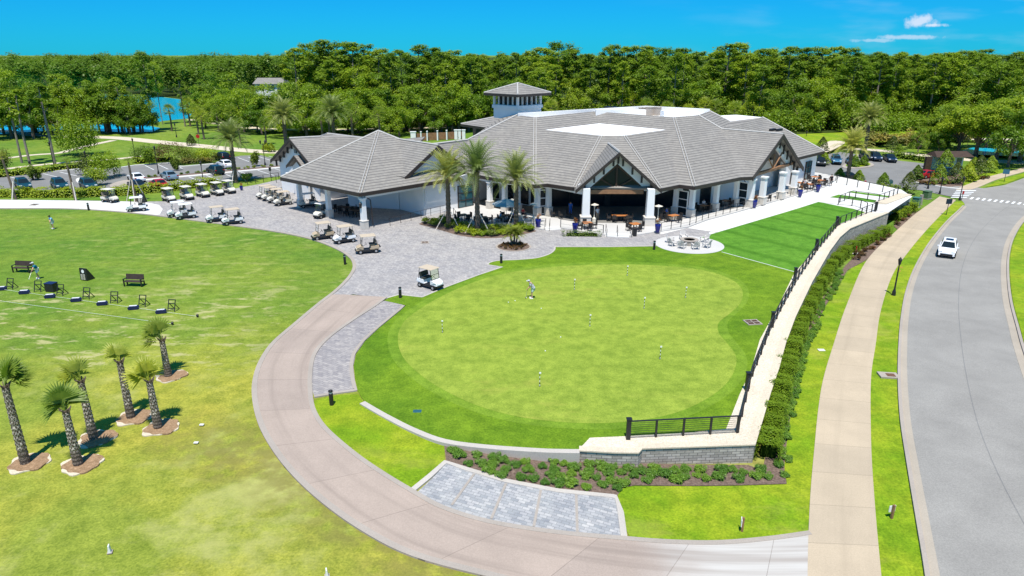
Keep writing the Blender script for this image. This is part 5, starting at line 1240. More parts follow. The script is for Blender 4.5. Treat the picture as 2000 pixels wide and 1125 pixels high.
one(PINES[3], 'pine_tree', 'pine right beside the tallest lakeside pine, slightly lower', 318, 243, 112, 23.5, None, .7)
one(SLIM[0], 'pine_tree', 'slim pine leaning over the lake outlet', 362, 247, 150, 15., None, 1.)
one(OAKS[3], 'oak_tree', 'broad oak at the right end of the left lake', 420, 238, 165, 13.5, None, .9); one(OAKS[4], 'oak_tree', 'wide green oak beyond the palms, left of the far house', 490, 246, 160, 13.5, None, .9)
# trees behind the left wing and a second row along the lake
for k, (px, b, t, w) in enumerate(((402, 250, 182, 1.0), (440, 254, 178, 1.1), (478, 258, 172, 1.1), (512, 262, 186, 1.0), (556, 268, 188, 1.1), (600, 270, 180, 1.1), (640, 272, 192, 1.0), (690, 268, 190, 1.1), (735, 268, 188, 1.0), (780, 266, 194, 1.0), (850, 262, 190, 1.1), (545, 258, 150, 1.0), (598, 260, 140, 1.0), (640, 262, 150, 1.1), (700, 260, 148, 1.1), (760, 258, 155, 1.1), (820, 258, 150, 1.1), (896, 258, 160, 1.0))):
    one(OAKS[k % 5] if k % 4 else LIMES[k % 3], 'oak_tree', 'oak standing on the grass behind the left wing of the clubhouse', px, b, t, 13.5, 'oaks behind the left wing', w)
for k, (px, b, t, w) in enumerate(((-20, 264, 125, .8), (30, 262, 132, .8), (100, 262, 128, .75), (135, 261, 140, .8), (175, 261, 136, .8), (210, 260, 142, .8), (245, 260, 146, .8), (275, 259, 158, .8), (66, 266, 165, 1.0), (195, 262, 185, 1.1), (255, 262, 190, 1.1), (118, 268, 190, 1.0), (-14, 274, 130, .9), (24, 270, 150, .9), (66, 271, 158, .8))):
    one(OAKS[(k + 1) % 5] if k % 3 else PINES[k % 7], 'shore_tree', 'tall tree in the second row along the near shore of the left lake', px, b, t, 13.5 if k % 3 else 23., 'second row of trees along the left lake', w * (1 if k % 3 else 1.4))
# right side oaks
for k, (px, b, t, w) in enumerate(((1815, 290, 215, 1.1), (1870, 300, 198, 1.2), (1850, 292, 196, 1.0), (1945, 312, 180, 1.1), (1990, 316, 172, 1.1), (2030, 318, 165, 1.1), (1925, 290, 185, 1.0), (1975, 288, 170, 1.0))):
    one(WIDE[k % 3], 'oak_tree', 'oak in the open-limbed clump beside the pond at the right', px, b, t, 14.6, 'oaks beside the right pond', w)
one(WIDE[1], 'oak_tree', 'spreading oak with open limbs over the small pavilion at the right', 1905, 306, 192, 14.5, None, 1.3)
one(OAKS[3], 'oak_tree', 'dark oak just left of the spreading oak by the small pavilion', 1832, 300, 240, 13.5, None, 1.0)
one(LIMES[1], 'oak_tree', 'bright young tree before the reed bank', 1792, 300, 243, 13.5, None, .7)
one(OAKS[2], 'oak_tree', 'oak at the right edge beside the pond', 1968, 326, 205, 13.5, None, .8); one(LIMES[2], 'oak_tree', 'light green oak cut by the right edge', 2006, 322, 180, 14.5, None, .8)
one(LIMES[0], 'oak_tree', 'light green tree behind the spreading oak', 1848, 272, 192, 12.5, None, .8)
# sabal palms in the middle distance
r_ = random.Random(31); V, F = [], []
for i in range(34): fan(V, F, (0, 0, 5.0), i * 2.399, R(80 - 125 * i / 34), .9, 1.0, 9, 2.6, r_.uniform(-.5, .5), r_)
sabc = qmesh('crown', np.array([list(v) for v in V]), np.array(F), M['sabal']); m = MB(); m.tube([(0, 0, -.2), (.1, 0, 2.5), (0, 0, 5.0)], [.22, .19, .19], 7)
sabt = bpy.data.meshes.new('trunk'); sabt.from_pydata(m.v, [], m.f); sabt.materials.append(M['palmbark'])
for i, (px, b, t) in enumerate([(336, 256, 208), (372, 247, 195), (388, 262, 212), (399, 272, 218), (428, 258, 212), (441, 253, 205), (456, 262, 210), (484, 254, 210), (503, 258, 215), (470, 280, 235), (645, 276, 206), (630, 278, 215), (773, 256, 208), (788, 256, 212), (800, 258, 215), (690, 276, 210), (742, 276, 214), (1075, 262, 200), (1258, 262, 198), (1372, 262, 196), (1392, 262, 200), (1300, 262, 204), (1340, 262, 208), (1430, 264, 204), (520, 282, 232)]):
    p, h = hgt(px, b, t); ro = tree((sabc, sabt), 'sabal_palm', 'sabal palm with a round fan crown at the foot of the far trees', p, h / 5.9, 'sabal palms before the far trees'); ro['category'] = 'palm tree'
# far-off wood that reads as one mass
M['farwood'] = leafm('far_leaves', (.060, .130, .014), (.125, .215, .022), .4, nscale=.05)
cs = []
def addwood(n, xr, yr, h0, h1, rr):
    for _ in range(n):
        Y = yr[0] + (yr[1] - yr[0]) * rnd.random() ** 1.4; u = rnd.uniform(*xr); x = u * Y; h = rnd.uniform(h0, h1) + 2.2 * math.sin(x * .013 + Y * .009) + 1.5 * math.sin(x * .041 - Y * .02); r = rr * rnd.uniform(.6, 1.25)
        cs.append((x, Y, h - r * .7, r, r, r * .75)); cs.append((x + rnd.uniform(-2, 2), Y + rnd.uniform(-2, 2), h * .55, r, r, h * .35))
for _ in range(50):
    u = rnd.uniform(-.86, -.25); Y = rnd.uniform(400, 800); cs.append((u * Y, Y, rnd.uniform(15, 19), 5.5, 5.5, 3.6))
addwood(420, (-.86, -.26), (335, 560), 13, 17, 5.); addwood(520, (-.86, -.2), (560, 1500), 14.5, 18, 9.)
addwood(260, (-.28, .95), (262, 420), 12, 19.0, 5.)
addwood(150, (-.3, .95), (420, 1300), 14, 17.5, 10.)
V, F = blobs(cs, 150, 1.25, .5, .4)
tag(bpy.data.objects.new('distant_forest', qmesh('distant_forest', V, F, M['farwood'])), kind='stuff'); COL.objects.link(bpy.data.objects['distant_forest'])
cs = []
for _ in range(520):
    px = rnd.uniform(505, 2080); b = rnd.uniform(236, 251) if px < 1290 else rnd.uniform(240, 259); p = G(px, b); r = rnd.uniform(1.6, 3.4); cs.append((p.x, p.y, r * .9, r, r, r * 1.5))
for _ in range(60):
    px = rnd.uniform(-60, 380); p = G(px, rnd.uniform(180, 184)); r = rnd.uniform(2, 4); cs.append((p.x, p.y, r, r, r, r))
V, F = blobs(cs, 170, .5, .4, .3); tag(bpy.data.objects.new('undergrowth', qmesh('undergrowth', V, F, M['oak'])), kind='stuff'); COL.objects.link(bpy.data.objects['undergrowth'])
# hedges, bushes and conical trees round the car parks
hedge('clipped_hedge', 'leafy hedge between the concrete drive and the left car park', [(-420, 385), (-60, 384), (0, 383), (120, 384), (230, 381), (330, 372), (390, 364), (430, 358)], 2.0, 1.15, 'hedge', .2, 260)
hedge('clipped_hedge', 'low hedge along the far side of the left car park', [(-420, 352), (-60, 350), (0, 346), (90, 336), (180, 325), (190, 323)], 1.4, 1.1, 'hedge', .32, 70)
hedge('clipped_hedge', 'low hedge behind the two upper bays of the left car park', [(262, 320), (300, 315), (345, 313)], 1.6, 1.0, 'hedge', .3, 70)
hedge('clipped_hedge', 'low hedge behind the right car park', [T(1746, 308), T(1780, 311), T(1812, 316)], 2.2, 1.3, 'hedge', .32, 90)
hedge('flower_hedge', 'low yellowish hedge in the small planter before the entrance', [(1096, 460.5), (1176, 461.5)], .7, .55, 'shrub', .15, 120)
for i, (px, py, rx, rz, mt, lb) in enumerate([(292, 316, 3.2, 3.4, 'shrub', 'olive bush at the left end of the large bush bank by the car park'), (332, 316, 4.2, 4.0, 'redleaf', 'rust-tinted bush in the bush bank, left of its middle'), (366, 318, 3.8, 3.4, 'shrub', 'broad bush in the middle of the bush bank'), (396, 316, 3.4, 3.0, 'hedge', 'bright green bush at the right end of the bush bank'), (292, 322, 1.5, 3.0, 'lime', 'small bright green round tree before the bush bank'), (200, 350, 2.2, 4.6, 'oak', 'upright leafy tree beside the white car bay'), (225, 346, 2.6, 5.0, 'oak', 'tall leafy tree on the island left of the white car'), (190, 362, 2.0, 3.4, 'lime', 'yellow-green bushy tree above the hedge behind the blue car'), (168, 342, 2.2, 4.2, 'magnolia', 'dark round tree beyond the left island'), (8, 340, 2.4, 4.4, 'magnolia', 'dark bush at the left edge behind the first staked tree'), (345, 333, .9, 2.2, 'shrub', 'small thin tree in the median beside the blue sedan'), (499, 325, 1.0, 3.0, 'shrub', 'small thin tree at the right end of the median'), (70, 352, 1.2, 2.6, 'shrub', 'wispy light shrub between the two left blue cars'), (435, 312, 2.4, 1.7, 'magnolia', 'low dark bush beside the dark car at the back of the lot'), (482, 352, 1.6, 1.2, 'lime', 'low grassy shrub at the foot of the car park palm')]):
    bush('bush', lb, 'bush', G(px, py), rx, rx, rz, mt, 9, 110, .32)
for px, b, t, mt, lb in [(374, 284, 262, 'magnolia', 'dark conical tree beside the red stop sign'), (520, 296, 278, 'hedge', 'clipped cypress left of the twin lamp'), (531, 297, 280, 'hedge', 'clipped cypress right of the twin lamp'), (1638, 357, 328, 'lime', 'bright conical shrub left of the pale-trunk palm'), (1675, 360, 332, 'lime', 'bright conical shrub left of the red hydrant'), (1724, 364, 337, 'lime', 'bright conical shrub beside the round blue sign'), (1771, 379, 335, 'magnolia', 'dark conical magnolia above the far stone wall'), (1789, 350, 322, 'shrub', 'bushy conical shrub left of the red car'), (1832, 357, 321, 'lime', 'bright conical shrub right of the red car'), (1864, 358, 317, 'magnolia', 'dark conical magnolia beside the blue van'), (1888, 354, 317, 'lime', 'bright conical shrub right of the blue van'), (1909, 347, 303, 'magnolia', 'tall dark magnolia by the far pavement'), (1897, 345, 307, 'lime', 'narrow bright cone tucked behind the tall magnolia'), (1932, 337, 304, 'lime', 'bright conical tree at the end of the far verge'), (1740, 303, 265, 'magnolia', 'dark conical tree behind the parked cars at the right'), (1754, 305, 282, 'lime', 'small bright cone beside the dark conical tree'), (1604, 300, 267, 'magnolia', 'dark cone at the corner of the clubhouse roof'), (1609, 322, 297, 'oak', 'slender green tree before the parked cars at the clubhouse corner'), (1843, 335, 291, 'oak', 'round-headed green tree before the small white pavilion'), (1668, 326, 302, 'oak', 'small tree on the right car park island'), (1686, 324, 303, 'oak', 'second small tree on the right car park island, nearer the road')]:
    p, h = hgt(px, b, t); cone_tree('conical_tree', lb, 'tree', p, h * .40, h, mt, 1500, .27)
for i in range(22):
    px = 1690 + 9.5 * i; bush('reed_clump', 'clump of straw-coloured reeds on the bank before the far path', 'reeds', G(px, 281 + rnd.uniform(-4, 5)), 2.2, 2.2, rnd.uniform(1.8, 3.4), 'reed', 5, 60, .5, 'reed clumps on the far bank')
for i in range(16):
    px = 1600 + 11 * i; bush('grass_tuft', 'clump of yellow-green ornamental grass behind the far terrace railing', 'shrub', T(px, 358 + i * 1.1 + rnd.uniform(-3, 1)), .9, .9, .9, 'lime', 4, 45, .24, 'ornamental grass behind the far railing')
for i in range(20):
    px = 1800 + 6.5 * i; bush('low_shrub', 'low shrub in the mulch strip beside the entrance drive', 'shrub', T(px, 358 + (4 if i < 6 else -.9 * (i - 10)) + rnd.uniform(-3, 2)), .7, .7, .7, rnd.choice(['shrub', 'redleaf', 'hedge']), 4, 40, .22, 'low shrubs beside the entrance drive')
for i in range(16):
    px = 290 + 16 * i; bush('low_shrub', 'small ground shrub in the median of the left car park', 'shrub', G(px, 347.5 - 1.45 * i), .6, .6, .55, 'shrub', 4, 40, .2, 'small shrubs in the left car park median')
for i in range(13):
    px = 352 + 5.2 * i; bush('grass_tuft', 'tuft of tawny ornamental grass before the bush bank', 'shrub', G(px, 322 - .35 * i), .9, .9, 1.3, 'reed', 4, 45, .25, 'tawny grass tufts before the bush bank')
# bed below the terrace palms
flat('planting_bed', [(818, 437), (850, 430), (884, 425), (895, 436), (921, 443), (957, 445), (1016, 442), (1042, 449), (1046, 452), (1020, 458), (990, 463), (960, 465), (925, 464), (890, 458), (850, 446)], .025, M['mulch'], 3)
BP = [(832, 436), (850, 433), (868, 431), (850, 441), (868, 439), (884, 437), (884, 446), (900, 445), (900, 455), (915, 450), (918, 459), (932, 459), (935, 449), (946, 460), (950, 450), (960, 461), (966, 451), (975, 459), (983, 450), (992, 457), (1000, 449), (1008, 455), (1018, 447), (1026, 451), (1036, 450)]
for i, q_ in enumerate(BP): bush('bed_shrub', 'low green shrub in the curved bed below the terrace palms', 'shrub', G(*q_), .95, .95, rnd.uniform(.6, 1.0), 'hedge' if i % 3 else 'shrub', 6, 60, .2, 'low shrubs in the bed below the terrace palms')

# ------------------------------------------------------------------ vehicles
M['tyre'] = plain('tyre', (.015, .015, .015), .9, .2); M['rim'] = plain('rim', (.45, .45, .46), .35, .5, .05, metal=.6)
M['tan'] = plain('tan_plastic', (.46, .36, .24), .5, .4, .05); M['tanroof'] = plain('tan_roof', (.50, .41, .30), .6, .3, .05); M['cream'] = plain('cream_plastic', (.62, .58, .49), .5, .4, .04)
M['wpaint'] = plain('white_paint', (.80, .80, .79), .3, .5, .02); M['seat'] = plain('vinyl_seat', (.20, .17, .13), .6, .3, .1); M['dseat'] = plain('dark_vinyl', (.03, .035, .03), .6, .3)
M['clear'] = plain('clear_screen', (.20, .32, .34), .1, .6, .05)
M['headlight'] = plain('lamp_glass', (.7, .72, .75), .15, .7); M['taillight'] = plain('tail_lamp', (.35, .01, .01), .2, .6)
PAINT = {k: plain(k + '_paint', c, .25, .6, .03, metal=m) for k, c, m in (('white', (.80, .80, .80), 0), ('blue', (.05, .16, .26), .3), ('navy', (.008, .022, .05), .2), ('black', (.010, .012, .014), .2), ('green', (.010, .035, .032), .2), ('teal', (.012, .07, .10), .3), ('red', (.42, .012, .018), .1), ('silver', (.30, .40, .46), .5))}
def wheels(root, xs_, hw, r, wdt, rim=.6):
    for x in xs_:
        for s in (-1, 1):
            m = MB(); n = 14
            prof = [(r * .62, -wdt / 2), (r * .95, -wdt / 2), (r, -wdt * .3), (r, wdt * .3), (r * .95, wdt / 2), (r * .62, wdt / 2)]
            vs = [(x + rr * math.cos(6.2832 * j / n), s * hw + yy, r + rr * math.sin(6.2832 * j / n)) for rr, yy in prof for j in range(n)]; k = len(prof)
            m.add(vs, [(i * n + j, i * n + (j + 1) % n, (i + 1) * n + (j + 1) % n, (i + 1) * n + j) for i in range(k - 1) for j in range(n)])
            w = m.build('wheel', M['tyre'], root)
            m = MB(); vs = [(x + r * rim * math.cos(6.2832 * j / n), s * hw + yy, r + r * rim * math.sin(6.2832 * j / n)) for yy in (-wdt * .4, wdt * .4) for j in range(n)]
            m.add(vs, [(j, (j + 1) % n, n + (j + 1) % n, n + j) for j in range(n)] + [tuple(range(n))[::-1], tuple(range(n, 2 * n))]); m.build('rim', M['rim'], w)
def prism_y(m, prof, hw, top=None):
    """side profile (x,z) swept across the width; hw per point lets it taper"""
    n = len(prof); h = hw if hasattr(hw, '__len__') else [hw] * n
    vs = [(x, -h[i], z) for i, (x, z) in enumerate(prof)] + [(x, h[i], z) for i, (x, z) in enumerate(prof)]
    tri = tessellate_polygon([[Vector((x, z, 0)) for x, z in prof]])
    m.add(vs, [t for t in tri] + [tuple(i + n for i in t[::-1]) for t in tri] + [(i, i + n, (i + 1) % n + n, (i + 1) % n) for i in range(n)])
def car(label, p, head, paint, kind='sedan', name='parked_car', group=None):
    ro = thing(name, label, 'car', p, head, group); pm = PAINT[paint]
    if kind == 'sedan':
        prof = [(-2.3, .32), (-2.36, .6), (-2.25, .90), (-1.55, .97), (.95, .95), (2.0, .80), (2.3, .62), (2.34, .32), (1.75, .22), (-1.75, .22)]; cb = (-1.75, 1.15); ct_ = (-1.0, .22); zb, zt = .94, 1.42
    else:
        prof = [(-2.25, .38), (-2.32, .7), (-2.26, 1.04), (-1.5, 1.08), (1.0, 1.04), (1.95, .92), (2.26, .72), (2.3, .38), (1.75, .28), (-1.75, .28)]; cb = (-2.22, 1.2); ct_ = (-1.85, .30); zb, zt = 1.02, 1.64
    m = MB(); prism_y(m, prof, [.82, .86, .84, .88, .90, .86, .80, .78, .84, .84]); m.build('body', pm, ro, bevel=.06)
    m = MB(); b4 = [(cb[0], -.80, zb), (cb[1], -.80, zb), (cb[1], .80, zb), (cb[0], .80, zb)]; t4 = [(ct_[0], -.60, zt), (ct_[1], -.60, zt), (ct_[1], .60, zt), (ct_[0], .60, zt)]
    m.add(b4 + t4, [(4, 5, 6, 7), (0, 1, 5, 4), (1, 2, 6, 5), (2, 3, 7, 6), (3, 0, 4, 7)]); m.build('cabin', pm, ro, bevel=.05)
    V8 = [Vector(v) for v in b4 + t4]
    def pane(a, b, c, d, u0, u1, v0, v1, nm):
        q = [a.lerp(b, u).lerp(d.lerp(c, u), v) for u, v in ((u0, v0), (u1, v0), (u1, v1), (u0, v1))]
        n = (q[1] - q[0]).cross(q[3] - q[0]).normalized(); cc = (q[0] + q[2]) / 2
        if n.dot(cc - Vector((-.4, 0, 1.1))) < 0: n = -n
        m = MB(); m.add([x + n * .025 for x in q], [(0, 1, 2, 3)]); m.build(nm, M['glass'], ro)
    pane(V8[1], V8[2], V8[6], V8[5], .06, .94, .1, .92, 'windshield'); pane(V8[3], V8[0], V8[4], V8[7], .08, .92, .12, .88, 'rear_window')
    for a, b, c, d in ((V8[0], V8[1], V8[5], V8[4]), (V8[3], V8[2], V8[6], V8[7])):
        pane(a, b, c, d, .10, .48, .12, .88, 'side_window'); pane(a, b, c, d, .53, .90, .12, .88, 'side_window')
    wheels(ro, (-1.42, 1.42), .80, .34 if kind == 'sedan' else .37, .22)
    for s in (-1, 1):
        m = MB(); m.box((2.12 if kind == 'sedan' else 2.08, s * .60, .70 if kind == 'sedan' else .82), (.34, .36, .15)); m.build('headlight', M['headlight'], ro, bevel=.03)
        m = MB(); m.box((-2.26, s * .68, .82 if kind == 'sedan' else .95), (.16, .30, .16)); m.build('taillight', M['taillight'], ro, bevel=.02)
        m = MB(); m.box((.75, s * .98, 1.0 if kind == 'sedan' else 1.1), (.16, .2, .13)); m.build('mirror', pm, ro, bevel=.02)
    m = MB(); m.box((2.31 if kind == 'sedan' else 2.27, 0, .5), (.08, 1.2, .22)); m.build('grille', M['black'], ro)
    if kind == 'suv':
        m = MB(); m.box((-.7, 0, zt + .015), (.9, .75, .02)); m.build('sunroof', M['glass'], ro)
    return ro
def hd(a, b): 
    d = T(*b) - T(*a); return math.atan2(d.y, d.x)
H1 = hd((324, 362), (297, 351)); H2 = H1 + math.pi
for lb, px, h, pt, kd in [('dark teal SUV behind the hedge, leftmost car in the left car park', (47, 369), H2, 'teal', 'suv'), ('dark blue SUV behind the hedge, between the two staked trees', (118, 369), H2, 'teal', 'suv'), ('blue car behind the hedge just right of the middle staked tree', (174, 369), H2, 'teal', 'suv'),
    ('white sedan parked by the median island of the left car park', (267, 354), H1, 'white', 'sedan'), ('silver-blue sedan between the white and black cars by the median', (331, 350), H1, 'silver', 'sedan'), ('black-green SUV parked by the median near the tall palm', (421, 340), H1, 'green', 'suv'),
    ('red sedan half hidden behind the hedge in the left car park', (311, 367), H1, 'red', 'sedan'), ('dark navy car behind the staked tree, beside the red sedan', (268, 368), H1, 'navy', 'sedan'), ('white sedan just behind the black-green SUV', (440, 327), H1, 'white', 'sedan'), ('black SUV at the back of the left car park under the bushes', (435, 313), H1, 'black', 'suv')]:
    car(lb, T(*px), h, pt, kd, group='cars in the left car park')
for lb, px, h, pt, kd in [('dark SUV behind the slender tree at the clubhouse corner', (1602, 322), -1.9, 'black', 'suv'), ('bright blue SUV in the right car park, second from the clubhouse', (1632, 319), -1.9, 'blue', 'suv'), ('blue sedan beside the pale palm trunk in the right car park', (1662, 321), -1.9, 'blue', 'sedan'), ('navy SUV in the far row of the right car park, left of a pair', (1709, 313), -1.8, 'navy', 'suv'), ('navy sedan in the far row of the right car park, right of a pair', (1737, 315), -1.8, 'navy', 'sedan'),
    ('black car behind the palm trunk by the far terrace railing', (1655, 351), .6, 'black', 'sedan'), ('red car behind the cone shrubs at the entrance drive', (1811, 347), .35, 'red', 'sedan'), ('dark blue van between the cone shrubs at the entrance drive', (1846, 343), .35, 'teal', 'suv'), ('black sedan behind the small island trees of the right car park', (1690, 311), -1.8, 'black', 'sedan')]:
    car(lb, T(*px), h, pt, kd, group='cars in the right car park')
wc = T(1849, 497, .03); car('white SUV driving towards the camera on the right-hand road', wc, hd((1862, 462), (1838, 545)), 'white', 'suv', 'suv')
CARTS = {}
m_ = bpy.data.materials.new('cart_screen'); m_.use_nodes = True; nt = m_.node_tree; nt.nodes.clear()
s_ = N(nt, 'ShaderNodeMixShader', {0: .30, 1: N(nt, 'ShaderNodeBsdfTransparent').outputs[0], 2: N(nt, 'ShaderNodeBsdfGlossy', {'Color': (.7, .85, .9, 1), 'Roughness': .1}).outputs[0]}); nt.links.new(s_.outputs[0], N(nt, 'ShaderNodeOutputMaterial').inputs[0]); M['screen'] = m_
def cart(label, px, deg, body='cream', roofc='cream', seatc='seat', z=.03, s=1.0, group='parked golf carts'):
    key = (body, roofc, seatc)
    if key in CARTS: return dup(CARTS[key], G(*px, z), R(deg), label)
    ro = thing('golf_cart', label, 'golf cart', G(*px, z), R(deg), group); CARTS[key] = ro; bm_ = M[body]
    m = MB(); prism_y(m, [(-1.15, .46), (-1.2, .58), (-1.15, .80), (-.35, .82), (-.30, .50), (-.25, .44), (-.6, .42), (-1.0, .42)], [.55, .58, .56, .56, .56, .56, .55, .55]); m.build('rear_body', bm_, ro, bevel=.05)
    m = MB(); prism_y(m, [(.45, .44), (.44, .82), (.62, .86), (1.05, .72), (1.22, .54), (1.22, .42), (1.1, .40)], [.5, .52, .54, .50, .40, .42, .45]); m.build('front_cowl', bm_, ro, bevel=.05)
    m = MB(); m.box((.0, 0, .30), (2.2, 1.0, .22)); m.box((.3, 0, .30), (.8, 1.05, .06)); m.box((1.22, 0, .34), (.12, .8, .16)); m.build('chassis', M['black'], ro, bevel=.02)
    m = MB(); m.box((-.50, 0, .88), (.52, 1.06, .14)); m.build('seat', M[seatc], ro, bevel=.04)
    m = MB(); m.box((-.80, 0, 1.18), (.12, 1.06, .46), M=Matrix.Rotation(R(-10), 3, 'Y')); m.build('backrest', M[seatc], ro, bevel=.04)
    m = MB(); m.box((-.12, 0, 1.86), (1.62, 1.16, .07), taper=.94); m.build('roof', M[roofc], ro, bevel=.03)
    for sy in (-.5, .5):
        m = MB(); m.tube([(.62, sy, .84), (.50, sy, 1.83)], .025, 5); m.build('strut', M['black'], ro)
        m = MB(); m.tube([(-.98, sy, .80), (-.82, sy, 1.83)], .025, 5); m.build('strut', M['black'], ro)
    m = MB(); m.add([(.63, -.46, .92), (.63, .46, .92), (.52, .46, 1.75), (.52, -.46, 1.75)], [(0, 1, 2, 3)]); m.build('windshield', M['screen'], ro); m = MB(); m.tube([(.63, -.47, .90), (.63, .47, .90), (.57, .47, 1.32), (.57, -.47, 1.32), (.63, -.47, .90)], .022, 4); m.tube([(.57, -.47, 1.32), (.51, -.47, 1.80), (.51, .47, 1.80), (.57, .47, 1.32)], .022, 4); m.build('screen_frame', M['black'], ro)
    m = MB(); q = [(.12 + .15 * math.cos(a) * .5, .26 + .17 * math.sin(a), 1.02 + .15 * math.cos(a)) for a in [i * .6283 for i in range(11)]]; m.tube(q, .018, 4); m.tube([(.12, .26, 1.02), (.5, .26, .75)], .02, 4); m.build('steering_wheel', M['black'], ro)
    m = MB(); m.box((-1.18, 0, .62), (.34, .92, .10)); m.tube([(-1.05, -.42, .65), (-1.02, -.42, 1.2), (-1.02, .42, 1.2), (-1.05, .42, .65)], .022, 5); m.build('bag_rack', M['black'], ro)
    for sy in (-.3, .3):
        m = MB(); m.box((1.17, sy, .58), (.08, .16, .08)); m.build('headlight', M['headlight'], ro)
    wheels(ro, (-.82, .80), .52, .23, .18, .55); return ro
cart('white golf cart at the left end of the row along the hedge', (331, 393), -42); cart('white golf cart second from the left along the hedge', (366, 389), -42); cart('white golf cart in the middle of the row along the hedge', (397, 384), -42)
cart('white golf cart fourth along the hedge, beside the right end', (425, 380.5), -42); cart('white golf cart at the right end of the row, nearest the palm', (448, 376.5), -42)
cart('white golf cart alone on the pale drive, left of the black sign', (216, 394.5), -22); cart('white-roofed golf cart on the pale drive in front of the black sign board', (268, 412), 205, 'wpaint', 'wpaint', 'dseat')
cart('white golf cart behind its twin at the bend of the drive', (348, 422), 212, 'wpaint', 'wpaint', 'dseat'); cart('white golf cart standing in front of its twin at the bend of the drive', (364, 426), 212, 'wpaint', 'wpaint', 'dseat')
cart('tan-roofed white golf cart, left of the pair beside the dark bollard', (424, 432), 212, 'wpaint', 'tanroof', 'dseat'); cart('tan-roofed white golf cart directly behind the dark bollard', (455, 437), 212, 'wpaint', 'tanroof', 'dseat')
cart('tan golf cart, leftmost of the three before the pavilion', (631, 466), 210, 'tan', 'tanroof', 'dseat'); cart('white golf cart with tan roof between two tan carts', (673, 473), 212, 'wpaint', 'tanroof', 'dseat'); cart('tan golf cart, rightmost of the three before the pavilion corner', (718, 493), 200, 'tan', 'tanroof', 'dseat')
cart('white golf cart with tan roof alone beside the putting green', (841, 561), -38, 'wpaint', 'tanroof', 'dseat')
for i, q_ in enumerate(((519, 387), (529, 390.5), (540, 394.5), (553, 400))): cart(('farthest white golf cart with tan roof in the tight row by the pavilion', 'second white golf cart with tan roof in the tight row by the pavilion', 'third white golf cart with tan roof in the tight row by the pavilion', 'nearest white golf cart with tan roof in the tight row by the pavilion')[i], q_, 218, 'cream', 'tanroof', 'seat')
cart('white golf cart in the shade between the left pavilion columns', (602, 404), 212, 'cream', 'wpaint', 'dseat'); cart('white golf cart in the shade beside the middle pavilion column', (630, 424), 240, 'cream', 'wpaint', 'dseat')

# ------------------------------------------------------------------ people
M['skin'] = plain('skin', (.50, .28, .19), .6, .3, .05)
def cloth(n, c): return plain(n, c, .9, .1, .12, 8)
CL = {k: cloth(k + '_cloth', c) for k, c in (('grey', (.50, .50, .54)), ('mint', (.48, .60, .56)), ('teal', (.01, .17, .27)), ('white', (.78, .78, .76)), ('sky', (.22, .50, .75)), ('blue', (.05, .16, .50)), ('red', (.45, .05, .04)), ('black', (.02, .02, .025)), ('khaki', (.40, .32, .22)))}
M['hair'] = plain('hair', (.05, .03, .02), .8)
def skinned(name, verts, edges, radii, mat, parent, root=0, sub=1):
    me = bpy.data.meshes.new(name); me.from_pydata([tuple(v) for v in verts], edges, []); o = bpy.data.objects.new(name, me); COL.objects.link(o); o.parent = parent
    md = o.modifiers.new('skin', 'SKIN'); md.use_smooth_shade = True
    for i, v in enumerate(me.skin_vertices[0].data):
        r = radii[i]; v.radius = r if hasattr(r, '__len__') else (r, r); v.use_root = i == root
    sb = o.modifiers.new('sub', 'SUBSURF'); sb.levels = sub; sb.render_levels = sub; me.materials.append(mat); return o
